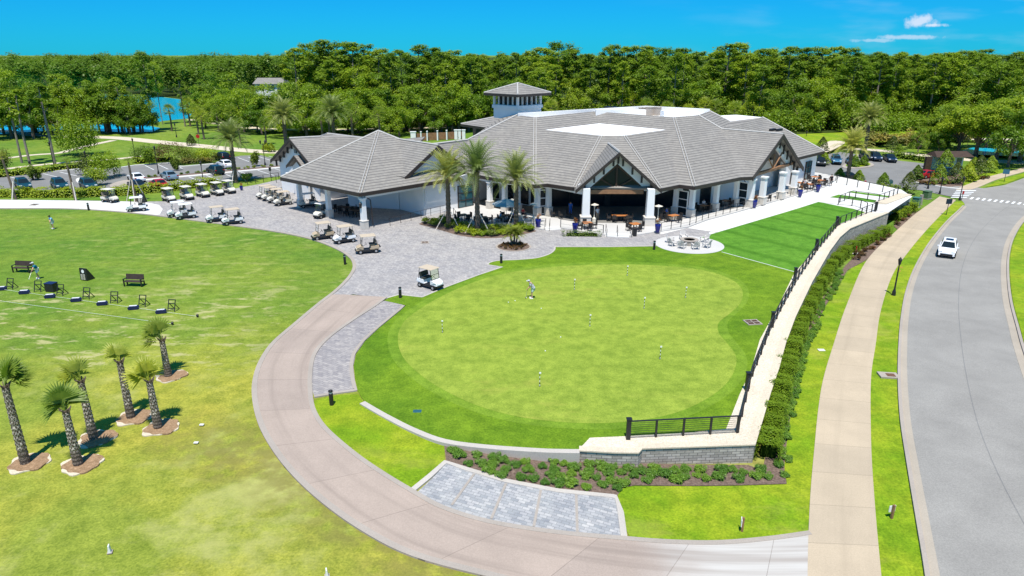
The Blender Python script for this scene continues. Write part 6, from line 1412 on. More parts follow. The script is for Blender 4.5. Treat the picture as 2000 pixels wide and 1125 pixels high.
def person(label, p, rz, J, top, bottom, hat=None, shoes='white', group=None, longp=False):
    ro = thing('person', label, 'person', p, rz, group)
    names = ['pelvis', 'waist', 'chest', 'neck', 'head', 'crown', 'shL', 'elL', 'wrL', 'shR', 'elR', 'wrR', 'hipL', 'knL', 'anL', 'toL', 'hipR', 'knR', 'anR', 'toR']
    V_ = [Vector(J[n]) for n in names]; ix = {n: i for i, n in enumerate(names)}
    rad = [.12, .115, .13, .055, .085, .07, .06, .042, .03, .06, .042, .03, .085, .058, .04, .035, .085, .058, .04, .035]
    E = [('pelvis', 'waist'), ('waist', 'chest'), ('chest', 'neck'), ('neck', 'head'), ('head', 'crown'), ('chest', 'shL'), ('shL', 'elL'), ('elL', 'wrL'), ('chest', 'shR'), ('shR', 'elR'), ('elR', 'wrR'), ('pelvis', 'hipL'), ('hipL', 'knL'), ('knL', 'anL'), ('anL', 'toL'), ('pelvis', 'hipR'), ('hipR', 'knR'), ('knR', 'anR'), ('anR', 'toR')]
    E = [(ix[a], ix[b]) for a, b in E]
    for s in 'LR':      # hands: palm, four unequal fingers, thumb from the palm's side
        w, e = V_[ix['wr' + s]], V_[ix['el' + s]]; d = (w - e).normalized(); sd_ = d.cross(Vector((1, 0, .2))).normalized(); k = len(V_)
        V_.append(w + d * .07); rad.append(.032); E.append((ix['wr' + s], k)); curl = sd_.cross(d) * .03
        for f, ln in ((-1.5, .055), (-.5, .07), (.5, .066), (1.5, .05)):
            b = w + d * .09 + sd_ * f * .018; V_ += [b, b + d * ln * .6 + curl * .5, b + d * ln + curl * 1.6]; rad += [.010, .009, .008]; n_ = len(V_); E += [(k, n_ - 3), (n_ - 3, n_ - 2), (n_ - 2, n_ - 1)]
        b = w + d * .035 + sd_ * -.035; V_ += [b, b + d * .04 - sd_ * .02 + curl]; rad += [.011, .009]; n_ = len(V_); E += [(k, n_ - 2), (n_ - 2, n_ - 1)]
    hd_ = V_[ix['head']]; fw = Vector((1, 0, -.1)).normalized(); V_.append(hd_ + fw * .105); rad.append(.016); E.append((ix['head'], len(V_) - 1))
    skinned('body', V_, E, rad, M['skin'], ro)
    g = lambda *n: [Vector(J[x]) for x in n]
    half = lambda a, b, t: Vector(J[a]).lerp(Vector(J[b]), t)
    sv = g('waist', 'chest', 'shL', 'shR') + [half('shL', 'elL', .75), half('shR', 'elR', .75), half('waist', 'pelvis', .8), half('chest', 'neck', .6)]
    skinned('shirt', sv, [(6, 0), (0, 1), (1, 2), (1, 3), (2, 4), (3, 5), (1, 7)], [.165, .175, .095, .095, .08, .08, .17, .085], CL[top], ro)
    kt = .95 if longp else .0
    ends = [half('knL', 'anL', .9), half('knR', 'anR', .9)] if longp else [half('hipL', 'knL', .88), half('hipR', 'knR', .88)]
    pv = g('pelvis', 'hipL', 'hipR') + ends; pe = [(0, 1), (0, 2), (1, 3), (2, 4)]; pr_ = [.165, .12, .12, .105, .105]
    if longp: pv += g('knL', 'knR'); pe = [(0, 1), (0, 2), (1, 5), (5, 3), (2, 6), (6, 4)]; pr_ = [.145, .105, .105, .06, .06, .08, .08]
    skinned('trousers' if longp else 'shorts', pv, pe, pr_, CL[bottom], ro)
    for s in 'LR':
        a, t = Vector(J['an' + s]), Vector(J['to' + s]); m = MB(); d = (t - a); m.box((a + t) / 2 - Vector((0, 0, .035)), (d.length + .12, .1, .09), math.atan2(d.y, d.x)); m.build('shoe', CL[shoes], ro, bevel=.03)
    c = Vector(J['crown']); m = MB(); m.ball(c - Vector((.02, 0, .01)), (.118, .105, .085), 10, 6)
    if hat: m.box(c + Vector((.12, 0, -.03)), (.14, .16, .02)); m.build('cap', CL[hat], ro)
    else: m.build('hair', M['hair'], ro)
    for sy in (-.035, .035):
        m = MB(); m.ball(hd_ + Vector((.085, sy, .02)), .012, 6, 4); m.build('eye', CL['black'], ro)
    return ro
STAND = dict(pelvis=(0, 0, .95), waist=(0, 0, 1.1), chest=(0, 0, 1.33), neck=(0, 0, 1.48), head=(.02, 0, 1.6), crown=(.01, 0, 1.70), shL=(0, .19, 1.40), elL=(-.02, .25, 1.14), wrL=(.08, .24, .92), shR=(0, -.19, 1.40), elR=(-.02, -.25, 1.14), wrR=(.08, -.24, .92), hipL=(0, .10, .90), knL=(.03, .12, .50), anL=(0, .13, .09), toL=(.16, .14, .05), hipR=(0, -.10, .90), knR=(.03, -.12, .50), anR=(0, -.13, .09), toR=(.16, -.14, .05))
PUTT = dict(STAND, pelvis=(-.10, 0, .94), waist=(-.04, 0, 1.09), chest=(.08, 0, 1.31), neck=(.18, 0, 1.44), head=(.28, 0, 1.52), crown=(.31, 0, 1.62), shL=(.12, .19, 1.36), elL=(.18, .20, 1.10), wrL=(.36, .04, .90), shR=(.12, -.19, 1.36), elR=(.18, -.20, 1.10), wrR=(.36, -.04, .86), hipL=(-.10, .11, .88), hipR=(-.10, -.11, .88), anL=(-.02, .16, .09), anR=(-.02, -.16, .09))
SWING = dict(STAND, pelvis=(0, 0, .93), waist=(.02, .0, 1.08), chest=(.10, .06, 1.29), neck=(.17, .10, 1.42), head=(.22, .13, 1.52), crown=(.23, .14, 1.62), shL=(.12, .24, 1.33), elL=(.26, .42, 1.16), wrL=(.36, .52, 1.0), shR=(.16, -.11, 1.33), elR=(.30, .12, 1.1), wrR=(.38, .44, .98), knL=(.08, .14, .5), knR=(.10, -.10, .5), anL=(.02, .18, .09), anR=(-.05, -.2, .10))
SIT = dict(STAND, pelvis=(-.12, 0, .52), waist=(-.12, 0, .68), chest=(-.10, 0, .92), neck=(-.08, 0, 1.07), head=(-.04, 0, 1.19), crown=(-.05, 0, 1.29), shL=(-.10, .19, .99), elL=(.02, .25, .76), wrL=(.26, .18, .76), shR=(-.10, -.19, .99), elR=(.02, -.25, .76), wrR=(.26, -.18, .76), hipL=(-.06, .10, .5), knL=(.36, .12, .5), anL=(.36, .13, .09), toL=(.5, .14, .05), hipR=(-.06, -.10, .5), knR=(.36, -.12, .5), anR=(.36, -.13, .09), toR=(.5, -.14, .05))
def club_(label, p, rz, a, b):
    t = thing('golf_club', label, 'golf club', p, rz); m = MB(); m.tube([a, b], .012, 5); m.build('shaft', M['rim'], t); m = MB(); m.tube([a, Vector(a).lerp(Vector(b), .25)], .02, 5); m.build('grip', M['black'], t); m = MB(); m.box(Vector(b) + Vector((.02, .03, .02)), (.04, .12, .04)); m.build('head', M['black'], t)
gp = G(1039, 582.5, .04); person('golfer in grey shirt and pale shorts bending over a putt on the green', gp, R(185), PUTT, 'grey', 'mint', 'grey'); club_('putter held by the golfer on the putting green', gp, R(185), (.38, 0, .90), (.55, 0, .05))
gp = G(76, 544, 0); person('golfer in dark teal shirt and white shorts swinging beside a bench', gp, R(215), SWING, 'teal', 'white', 'grey'); club_('golf club swung by the golfer in the teal shirt', gp, R(215), (.37, .48, 1.0), (.75, 1.15, .35))
gp = G(105, 446.5, 0); person('golfer in light blue shirt and white shorts alone on the upper range', gp, R(230), SWING, 'sky', 'white', 'black'); club_('golf club held by the golfer in the light blue shirt', gp, R(230), (.37, .48, 1.0), (.6, .9, .25))

# ------------------------------------------------------------------ practice range equipment
def bench(label, p, rz):
    t = thing('bench', label, 'bench', p, rz)
    m = MB(); m.box((0, 0, .43), (1.7, .5, .06)); m.build('seat', M['bench'], t); m = MB(); m.box((0, .27, .78), (1.7, .06, .5), M=Matrix.Rotation(R(-10), 3, 'X')); m.build('backrest', M['bench'], t)
    for s in (-.83, .83):
        for y in (-.22, .22):
            m = MB(); m.box((s, y, .32 if y < 0 else .22), (.09, .09, .64 if y < 0 else .44)); m.build('leg', M['black'], t)
        m = MB(); m.box((s, 0, .66), (.1, .55, .05)); m.build('armrest', M['black'], t)
M['bench'] = plain('bench_slats', (.055, .038, .032), .6, .3, .2, 6)
bench('dark brown bench beside the golfer in the teal shirt', G(45, 531), R(-6)); bench('dark brown bench alone, right of the black sign board', G(263, 558), R(-6))
def stand(label, p, rz):
    t = thing('bag_stand', label, 'bag stand', p, rz, 'golf bag stands on the range')
    for s in (-.3, .3):
        m = MB(); m.tube([(s, -.25, 0), (s, .10, .92)], .04, 5); m.build('frame_leg', M['black'], t); m = MB(); m.tube([(s * .8, .45, 0), (s * .8, -.02, .6)], .035, 5); m.build('back_leg', M['black'], t)
    for z, y in ((.9, .1), (.6, -.02), (.22, -.17)):
        m = MB(); m.tube([(-.32, y, z), (.32, y, z)], .035, 5); m.build('crossbar', M['black'], t)
def tray(label, p, rz):
    t = thing('ball_tray', label, 'ball tray', p, rz, 'ball trays on the range')
    m = MB(); prism_y(m, [(-.36, 0), (-.42, .16), (-.30, .28), (.30, .28), (.42, .16), (.36, 0)], .2); m.build('tray', M['navyp'], t, bevel=.02)
    m = MB()
    for i in range(-4, 5):
        for j in (-1, 0, 1): m.ball((i * .065, j * .07, .29), .034, 6, 4)
    tag(m.build('balls', M['wpaint'], t), kind='stuff')
M['navyp'] = plain('navy_plastic', (.012, .018, .07), .4, .4)
words = ['first', 'second', 'third', 'fourth', 'fifth', 'sixth', 'seventh']
for i, q_ in enumerate([(23, 563), (77, 568), (121, 575), (172, 582), (226, 590), (281, 597), (338, 606)]): stand('black bag stand, %s from the left in the row behind the rope' % words[i], G(*q_), R(-8 + 5 * math.sin(i * 2)))
for i, q_ in enumerate([(3, 566), (48, 573), (98, 581), (149, 588), (200, 595), (261, 603.5), (315, 611)]): tray('navy ball tray with white balls, %s from the left along the rope' % words[i], G(*q_), R(14))
t = thing('ball_box', 'black storage box between two bag stands', 'box', G(102, 568), R(-10)); m = MB(); m.box((0, 0, .36), (.85, .6, .72)); m.build('body', M['black'], t, bevel=.02); m = MB(); m.box((0, 0, .74), (.9, .65, .06)); m.build('lid', M['navyp'], t)
def aboard(label, p, rz, s=1.):
    t = thing('sign_board', label, 'sign', p, rz); t.scale = (s, s, s)
    m = MB(); m.add([(-.42, -.1, 0), (.42, -.1, 0), (.42, -.02, 1.15), (-.42, -.02, 1.15), (-.42, .75, 0), (.42, .75, 0), (.42, .06, 1.15), (-.42, .06, 1.15)], [(0, 1, 2, 3), (5, 4, 7, 6), (3, 2, 6, 7), (1, 5, 6, 2), (4, 0, 3, 7)]); m.build('panel', M['black'], t)
    m = MB(); n = 16; m.add([(.17 * math.cos(6.2832 * i / n), -.062 + .012 * math.sin(6.2832 * i / n), .86 + .17 * math.sin(6.2832 * i / n)) for i in range(n)], [tuple(range(n))]); m.build('ball_picture', M['wpaint'], t)
    m = MB()
    for k in range(5):
        z = .55 - .11 * k; y = -.1 + .08 * z / 1.15 - .012
        for x0, x1 in ((-.32, -.08), (-.03, .2)): m.add([(x0, y, z - .03), (x1, y, z - .03), (x1, y + .004, z + .03), (x0, y + .004, z + .03)], [(0, 1, 2, 3)])
    m.build('text_lines', M['cream'], t)
aboard('black wedge-shaped range sign with a golf ball and white text lines, between the benches', G(166, 547), R(-18), 1.0); aboard('black wedge-shaped sign with a golf ball behind the cart on the drive', G(277, 396), R(10), 1.15)
for a, b, lb in (((-40, 560), (386, 619), 'upper white rope line stretched along the ball trays'), ((-40, 583), (337, 634), 'lower white rope line stretched across the range')):
    t = thing('rope_line', lb, 'rope', G(*b)); d = G(*a) - G(*b); m = MB(); m.tube([(0, 0, .05), d + V3(0, 0, .05)], .011, 4); m.build('rope', M['paint'], t); m = MB(); m.tube([(0, 0, 0), (0, 0, .12)], .09, 8); m.ball((0, 0, .14), .11, 8, 6); m.build('end_stake', M['black'], t)
# hole flags on the green
for px, lb in (((864, 649), 'striped hole marker at the left side of the putting green'), ((1054, 754), 'striped hole marker nearest the camera on the putting green'), ((1152, 637), 'striped hole marker in the middle of the putting green'), ((1289, 701), 'striped hole marker at the right front of the putting green'), ((1258, 602), 'striped hole marker right of the middle of the green'), ((1339, 581), 'striped hole marker at the far right of the green'), ((1225, 538), 'striped hole marker at the top edge of the green'), ((1122, 565), 'striped hole marker nearest the bending golfer')):
    t = thing('hole_marker', lb, 'flag', G(*px, .04), 0, 'hole markers on the putting green')
    for k in range(6): 
        m = MB(); m.tube([(0, 0, .14 * k), (0, 0, .14 * (k + 1))], .022, 6); m.build('stripe', M['black'] if k % 2 else M['wpaint'], t)
    m = MB(); m.box((.02, 0, .91), (.13, .03, .13)); m.build('number_plate', M['wpaint'], t, bevel=.02)
    m = MB(); m.tube([(0, 0, .004), (0, 0, .008)], .07, 12); m.build('cup', M['black'], t)
for px in ((993, 591), (1057, 603), (1065, 686), (1095, 659), (1006, 588), (1028, 582)):
    m = MB(); m.ball((0, 0, .03), .045, 8, 6); o = m.build('golf_ball', M['wpaint'], loc=G(*px, .04)); tag(o, 'white golf ball lying on the putting green', 'golf ball', 'balls on the putting green')
# bollards
for px, lb in (((173.5, 410.5), 'black bollard on the edge of the pale drive'), ((441.5, 438), 'black bollard before the tan-roofed carts'), ((674, 516), 'black bollard at the nose of the range lawn'), ((782, 582), 'black bollard at the left corner of the putting lawn'), ((979, 514.5), 'black bollard below the round planter'), ((648, 791), 'black bollard at the end of the paver bay'), ((1277.5, 488), 'black bollard beside the fire pit circle')):
    t = thing('bollard', lb, 'bollard', G(*px), 0, 'black bollards along the paving'); m = MB(); m.lathe([(.13, 0), (.13, .78), (.10, .80), (.10, .88), (.14, .89), (.13, .98), (.05, 1.02)], n=12); m.build('shaft', M['black'], t, smooth=False); m = MB(); m.lathe([(.105, .80), (.105, .88)], n=12); m.build('lens', M['headlight'], t)
# drains, plates, small signs, tee markers
def grate(label, p, w, d, rz=0, frame='curb', nm='drain_grate'):
    t = thing(nm, label, 'drain', p, rz); m = MB()
    for s in (-1, 1): m.box((0, s * d / 2, .03), (w + .12, .1, .06)); m.box((s * w / 2, 0, .03), (.1, d - .1, .06))
    m.build('frame', M[frame], t); m = MB(); m.box((0, 0, .02), (w - .1, d - .1, .03)); m.build('pit', M['rust'], t)
    for k in range(7):
        m = MB(); m.box((-w / 2 + w * (k + .9) / 7.8, 0, .045), (.04, d - .12, .03)); m.build('bar', M['fascia'], t)
    m = MB(); m.box((0, 0, .05), (.07, d - .1, .03)); m.box((0, 0, .05), (w - .1, .07, .03)); m.build('crossbar', M['curb'], t)
M['rust'] = plain('rusty_iron', (.14, .07, .04), .9)
grate('brown square drain grate in the lawn beside the side fence', G(1470, 630, .03), 1.05, .95, R(8)); grate('small brown drain grate in the paving before the terrace bed', G(830, 474, .012), .75, .75, R(10)); grate('round-edged manhole cover in the pale drive', G(67, 400, .02), .8, .9, 0)
t = thing('storm_inlet', 'concrete storm inlet with a dark grate by the kerb', 'drain', T(1735, 734, .05), R(-8)); m = MB(); m.box((0, 0, .03), (1.25, .85, .12)); m.build('slab', M['curb'], t); m = MB(); m.box((.12, -.05, .10), (.55, .45, .03)); m.build('grate', M['rust'], t)
for px, lb in (((1604, 684), 'pale valve cover in the verge beside the sidewalk'), ((1498, 579), 'white valve plate in the lawn near the side fence'), ((815, 804), 'blue-green valve cover in the front of the putting lawn'), ((383, 865), 'white marker disc on the front lawn, nearer the camera'), ((394, 830), 'white marker disc on the front lawn, farther back')):
    q_ = .5 if 'marker' in lb else 1.0; m = MB(); m.box((0, 0, .02), (.5 * q_, .35 * q_, .06)); o = m.build('valve_cover', M['tglass'] if 'blue' in lb else M['white_conc'], loc=T(*px, .03), bevel=.02); tag(o, lb, 'cover')
def psign(label, px, rz):
    p = T(*px); t = thing('small_sign', label, 'sign', p, rz); m = MB(); m.box((0, 0, .38), (.10, .10, .78)); m.build('post', M['wood'], t); m = MB(); m.box((0, .07, .52), (.34, .03, .34)); m.build('panel', M['wpaint'], t)
psign('short brown post with a white plate in the verge by the lower paver bay', (1449, 1038), R(75)); psign('brown post with a white plate in the verge beside the road', (1741, 1013), R(12))
for px, lb in (((214, 1079), 'white tee marker in the bottom-left lawn'), ((638, 1126), 'white tee marker at the bottom edge by the cart path')):
    t = thing('tee_marker', lb, 'tee marker', T(*px), R(20)); m = MB(); prism_y(m, [(-.05, 0), (-.01, .38), (.04, .38), (.08, 0)], .09); m.build('body', M['wpaint'], t, bevel=.02); m = MB(); m.box((.02, 0, .02), (.2, .24, .04)); m.build('foot', M['curb'], t)
t = thing('marker_post', 'orange marker post in the strip beside the clipped hedge', 'post', T(1671, 496)); m = MB(); m.lathe([(.06, 0), (.06, .9), (.03, .95)], n=8); m.build('post', PAINT['red'], t); m = MB(); m.box((0, 0, .05), (.9, .4, .1)); m.build('slab', M['white_conc'], t)
# lamp posts and signs
def lamp(label, p, h=4.2, banner=False, twin=False, s=1.0, post='street_lamp'):
    t = thing(post, label, 'lamp post', p, 0); m = MB(); m.lathe([(.19, 0), (.17, .35), (.10, .6), (.08, .7), (.055, h - .6)], n=8); m.build('pole', M['black'], t)
    for dx in ((-.45, .45) if twin else (0,)):
        m = MB(); m.lathe([(.07, h - .62), (.11, h - .55), (.19, h - .15), (.21, h - .12), (.05, h + .08), (.02, h + .16)], (dx, 0, 0), 6); hd_ = m.build('lantern', M['black'], t); m = MB(); m.lathe([(.105, h - .5), (.18, h - .17)], (dx, 0, .0), 6); m.build('lamp_glass', M['clear'], hd_)
    if twin: m = MB(); m.tube([(-.45, 0, h - .62), (-.2, 0, h - .72), (.2, 0, h - .72), (.45, 0, h - .62)], .04, 5); m.build('arm', M['black'], t)
    if banner:
        for z, w in ((h - .85, .32), (h - 1.2, .2)): m = MB(); m.box((.05 + w / 2, 0, z), (w, .05, .10)); m.build('bracket', M['brass'], t)
M['brass'] = plain('brass', (.55, .36, .05), .4, .5)
def lampb(label, px, top, **k):
    p = T(*px); lamp(label, p, AY(px[0], top, p.y).z - p.z - .15, **k)
lampb('black street lamp with a yellow bracket on the verge by the road bend', (1745, 577), 502, banner=True)
for px, tp_, lb in (((65, 352), 313, 'black lamp post in the left car park beyond the leftmost car'), ((107, 331), 276, 'black lamp post at the hedge beside the thin pine'), ((176, 352), 294, 'black lamp post on the island behind the blue car'), ((265, 311), 269, 'black lamp post left of the bush bank'), ((310, 340), 284, 'black lamp post rising beside the silver-blue sedan'), ((398, 360), 314, 'black lamp post between the cart row and the car park'), ((1812, 369), 333, 'black post at the mouth of the entrance drive'), ((1835, 379), 345, 'black post beside the crosswalk at the entrance'), ((1874, 391), 344, 'tall black post at the corner of the crosswalk'), ((345, 268), 240, 'black lamp post beyond the far road'), ((1574, 272), 256, 'black lamp post on the far fairway')):
    lampb(lb, px, tp_)
lampb('black twin-armed lamp post behind the left gable wing', (518, 323), 273, twin=True)
t = thing('meter_post', 'black post with a box head before the left gable wing', 'post', G(529, 347)); m = MB(); m.tube([(0, 0, 0), (0, 0, 1.2)], .05, 6); m.build('pole', M['black'], t); m = MB(); m.box((0, 0, 1.45), (.35, .3, .6)); m.build('head', M['black'], t, bevel=.04)
def poster(label, px, h, w, hh, mat, rz=0, shape='box', cat='sign'):
    p = T(*px); t = thing('road_sign', label, cat, p, rz); m = MB(); m.tube([(0, 0, 0), (0, 0, h)], .045, 6); m.build('pole', M['black'], t); m = MB()
    if shape == 'box': m.box((0, -.05, h - hh / 2), (w, .04, hh))
    else:
        n = 8 if shape == 'oct' else 16; q_ = [(w / 2 * math.cos(6.2832 * (i + .5) / n), w / 2 * math.sin(6.2832 * (i + .5) / n)) for i in range(n)]
        m.add([(x, -.07, h - w / 2 + z) for x, z in q_] + [(x, -.04, h - w / 2 + z) for x, z in q_], [tuple(range(n)), tuple(range(2 * n - 1, n - 1, -1))] + [(i, (i + 1) % n, n + (i + 1) % n, n + i) for i in range(n)])
    m.build('panel', mat, t); return t
poster('square dark blue sign on a black pole beside the sidewalk', (1848, 420), 2.4, .85, .75, PAINT['navy']); poster('red octagonal stop sign beside the far road', (389, 285), 2.6, .9, .9, PAINT['red'], 0, 'oct'); poster('small round blue sign before the right car park', (1737, 366), 1.4, .95, .95, M['tglass'], 0, 'round'); poster('slim pink-red sign by the crosswalk', (1878, 391), 1.5, .3, .5, PAINT['red'])
poster('pole with a slanted blue panel on the far verge', (1961, 355), 2.2, 1.0, .8, PAINT['blue'], R(-30))
t = thing('fire_hydrant', 'red fire hydrant beyond the far terrace railing', 'hydrant', T(1689, 362)); m = MB(); m.lathe([(.2, 0), (.16, .1), (.16, .6), (.2, .62), (.14, .78), (.04, .86)], n=10); m.build('body', PAINT['red'], t); m = MB(); m.tube([(-.28, 0, .5), (.28, 0, .5)], .08, 8); m.build('outlet', PAINT['red'], t)
def ubox(label, px, w, d, h, mat, rz=0):
    t = thing('utility_box', label, 'utility box', T(*px), rz); m = MB(); m.box((0, 0, h / 2), (w, d, h), taper=.97); m.build('cabinet', mat, t, bevel=.03); m = MB(); m.box((0, 0, h + .04), (w * 1.06, d * 1.06, .08)); m.build('lid', mat, t, bevel=.02); m = MB(); m.box((0, 0, .04), (w * 1.2, d * 1.2, .1)); m.build('base', M['curb'], t)
M['gbox'] = plain('green_metal', (.05, .15, .12), .5, .4); M['gbox2'] = plain('olive_metal', (.08, .14, .07), .5, .4)
ubox('teal-green utility box against the far stone wall', (1788, 404), 1.0, 1.0, 1.4, M['gbox'], R(40)); ubox('olive-green utility box on the mulch by the sidewalk', (1809, 388), 1.1, 1.0, 1.2, M['gbox2'], R(30)); ubox('slim pale grey utility pedestal between the two green boxes', (1797, 400), .45, .4, 1.5, M['curb'], R(40))

# ------------------------------------------------------------------ terrace furniture
M['orange'] = plain('orange_timber', (.46, .17, .05), .5, .4, .2, 5); M['bluepot'] = plain('blue_glaze', (.008, .012, .16), .2, .6)
M['chairm'] = plain('dark_wicker', (.035, .03, .027), .7, .3, .3, 20); M['adir'] = plain('weathered_white_timber', (.60, .56, .52), .7, .3, .08)
TABS = {}; CHS = {}
def table(label, p, w=1.0, d=1.0, mat='orange', rz=0, h=.75):
    t = thing('table', label, 'table', p, rz, 'tables on the terrace'); m = MB(); m.box((0, 0, h), (w, d, .06)); m.build('tabletop', M[mat], t, bevel=.01)
    for sx_ in (-1, 1):
        for sy_ in (-1, 1): m = MB(); m.box((sx_ * (w / 2 - .08), sy_ * (d / 2 - .08), h / 2), (.07, .07, h)); m.build('leg', M['black'], t)
def chair(label, p, rz, group='dark chairs on the terrace'):
    if 'c' in CHS: return dup(CHS['c'], p, rz, label)
    t = thing('chair', label, 'chair', p, rz, group); CHS['c'] = t
    m = MB(); m.box((0, 0, .45), (.5, .5, .07)); m.build('seat', M['chairm'], t); m = MB(); m.box((-.24, 0, .72), (.06, .5, .5)); m.build('backrest', M['chairm'], t)
    for sx_ in (-.21, .21):
        for sy_ in (-.21, .21): m = MB(); m.box((sx_, sy_, .22), (.05, .05, .44)); m.build('leg', M['black'], t)
    for sy_ in (-.25, .25): m = MB(); m.box((0, sy_, .64), (.48, .05, .05)); m.build('armrest', M['chairm'], t)
    return t
LC = 'dark chair drawn up to a table on the clubhouse terrace'
def group_(label, px, w=1.0, d=1.0, mat='orange', n=4, rz=0, z=.15, r=.85):
    p = G(*px, z); table(label, p, w, d, mat, rz)
    for i in range(n):
        a = rz + i * 2 * math.pi / n; q_ = p + V3(math.cos(a) * (w / 2 + .35), math.sin(a) * (d / 2 + .35)); chair(LC, q_, a + math.pi)
group_('square orange table left of the entrance, by the terrace railing', (1147, 447), 1.1, 1.1, n=4, rz=.2); group_('square orange table right of the entrance, by the bin', (1240, 449), 1.1, 1.1, n=4, rz=.4)
group_('orange table under the right colonnade beside the glazed door', (1315, 432), 1.3, .9, n=4, rz=.5); group_('long orange-brown table in the shade behind the entrance piers', (1210, 432), 2.0, .9, n=6)
group_('brown table at the left end of the curved terrace', (905, 431), 1.1, 1.1, 'wood', 4, .6); group_('brown table in the middle of the curved terrace', (944, 436), 1.1, 1.1, 'wood', 4, .3); group_('dark table under the white umbrella', (989, 432), 1.1, 1.1, 'wood', 4, .4)
group_('orange table at the left of the far dining terrace', (1561, 366), 1.2, 1.0, n=4, rz=.7); group_('orange table in the middle of the far dining terrace', (1580, 369), 1.2, 1.0, n=4, rz=.8); group_('orange table at the right of the far dining terrace', (1601, 361), 1.2, 1.0, n=4, rz=.6); group_('orange table at the back of the far dining terrace', (1590, 354), 1.2, 1.0, n=4, rz=.5)
group_('dark table deep in the right colonnade shade', (1373, 412), 1.2, 1.0, 'wood', 4, .7); group_('dark table under the far bay of the right colonnade', (1416, 402), 1.2, 1.0, 'wood', 4, .7)
for px, rz in (((1095, 427), .3), ((1110, 425), -.5), ((1288, 432), 2.2), ((1272, 425), 3.), ((1500, 393), 2.), ((1080, 424), .1)): chair(LC, G(*px, .15), rz)
group_('dark round-cornered table in the pavilion shade', (672, 415), 2.2, .9, 'dwood', 6, -.7, 0); group_('second dark table in the pavilion shade, nearer the white wall', (693, 422), 1.8, .9, 'dwood', 6, -.7, 0)
t = thing('umbrella', 'white and pale blue striped umbrella shading a terrace table', 'umbrella', G(989, 432, .15)); m = MB(); n = 8; rr = 1.75
V8 = [(rr * math.cos(6.2832 * i / n), rr * math.sin(6.2832 * i / n), 2.25) for i in range(n)]
for i in range(n): m.add([V8[i], V8[(i + 1) % n], (0, 0, 2.85)], [(0, 1, 2)], i % 2); m.add([V8[i], V8[(i + 1) % n], (V8[(i + 1) % n][0], V8[(i + 1) % n][1], 2.1), (V8[i][0], V8[i][1], 2.1)], [(0, 1, 2, 3)], i % 2)
m.build('canopy', [CL['white'], plain('blue_canvas', (.22, .42, .52), .8)], t); m = MB(); m.tube([(0, 0, 0), (0, 0, 2.9)], .03, 6); m.build('pole', M['rim'], t); m = MB(); m.lathe([(.3, 0), (.3, .08), (.06, .12)], n=12); m.build('base', M['black'], t)
def heater(label, px):
    t = thing('patio_heater', label, 'patio heater', G(*px, .15)); m = MB(); m.lathe([(.25, 0), (.25, .5), (.12, .6), (.05, .7), (.045, 2.0)], n=10); m.build('stand', M['cream'], t); m = MB(); m.lathe([(.12, 1.95), (.14, 2.2)], n=10); m.build('burner', M['rim'], t); m = MB(); m.lathe([(.52, 2.2), (.1, 2.36), (.02, 2.4)], n=14); m.build('reflector', M['cream'], t)
heater('white patio heater beside the left entrance pier', (1160, 434)); heater('white patio heater beside the right entrance pier', (1284, 437)); heater('white patio heater behind the umbrella palm', (1000, 424)); heater('white patio heater by the left glazed column', (1042, 433))
def pot(label, px, z=.15, s=1.0):
    t = thing('planter_pot', label, 'planter', G(*px, z)); t.scale = (s, s, s); m = MB(); m.lathe([(.2, 0), (.26, .2), (.34, .75), (.36, 1.0), (.31, 1.02), (.28, .9)], n=14); m.build('pot', M['bluepot'], t, smooth=True)
    V, F = blobs([(rnd.uniform(-.15, .15), rnd.uniform(-.15, .15), 1.2 + .12 * k, .22, .22, .2) for k in range(4)], 40, .13); o = bpy.data.objects.new('plant', qmesh('plant', V, F, M['redflower'])); COL.objects.link(o); o.parent = t
M['redflower'] = leafm('red_flowers', (.45, .05, .03), (.10, .16, .02), .2, nscale=5)
for px, lb in (((1051, 444), 'blue pot with red flowers at the middle terrace steps'), ((1123, 452), 'blue pot with red flowers left of the entrance tables'), ((1284, 454), 'blue pot with red flowers at the start of the long railing'), ((1473, 405), 'blue pot with red flowers by the timber gable pier'), ((1562, 384), 'blue pot at the near corner of the far dining terrace'), ((1597, 374), 'blue pot at the far corner of the far dining terrace')): pot(lb, px)
pot('small dark blue pot at the foot of the cart court palm', (472, 372), 0, .7)
t = thing('litter_bin', 'black litter bin right of the entrance steps', 'bin', G(1239, 461)); m = MB(); m.lathe([(.26, 0), (.3, .9), (.31, .92)], n=12); m.build('drum', M['black'], t); m = MB(); m.lathe([(.33, .92), (.3, 1.02), (.12, 1.08)], n=12); m.build('lid', M['fascia'], t)
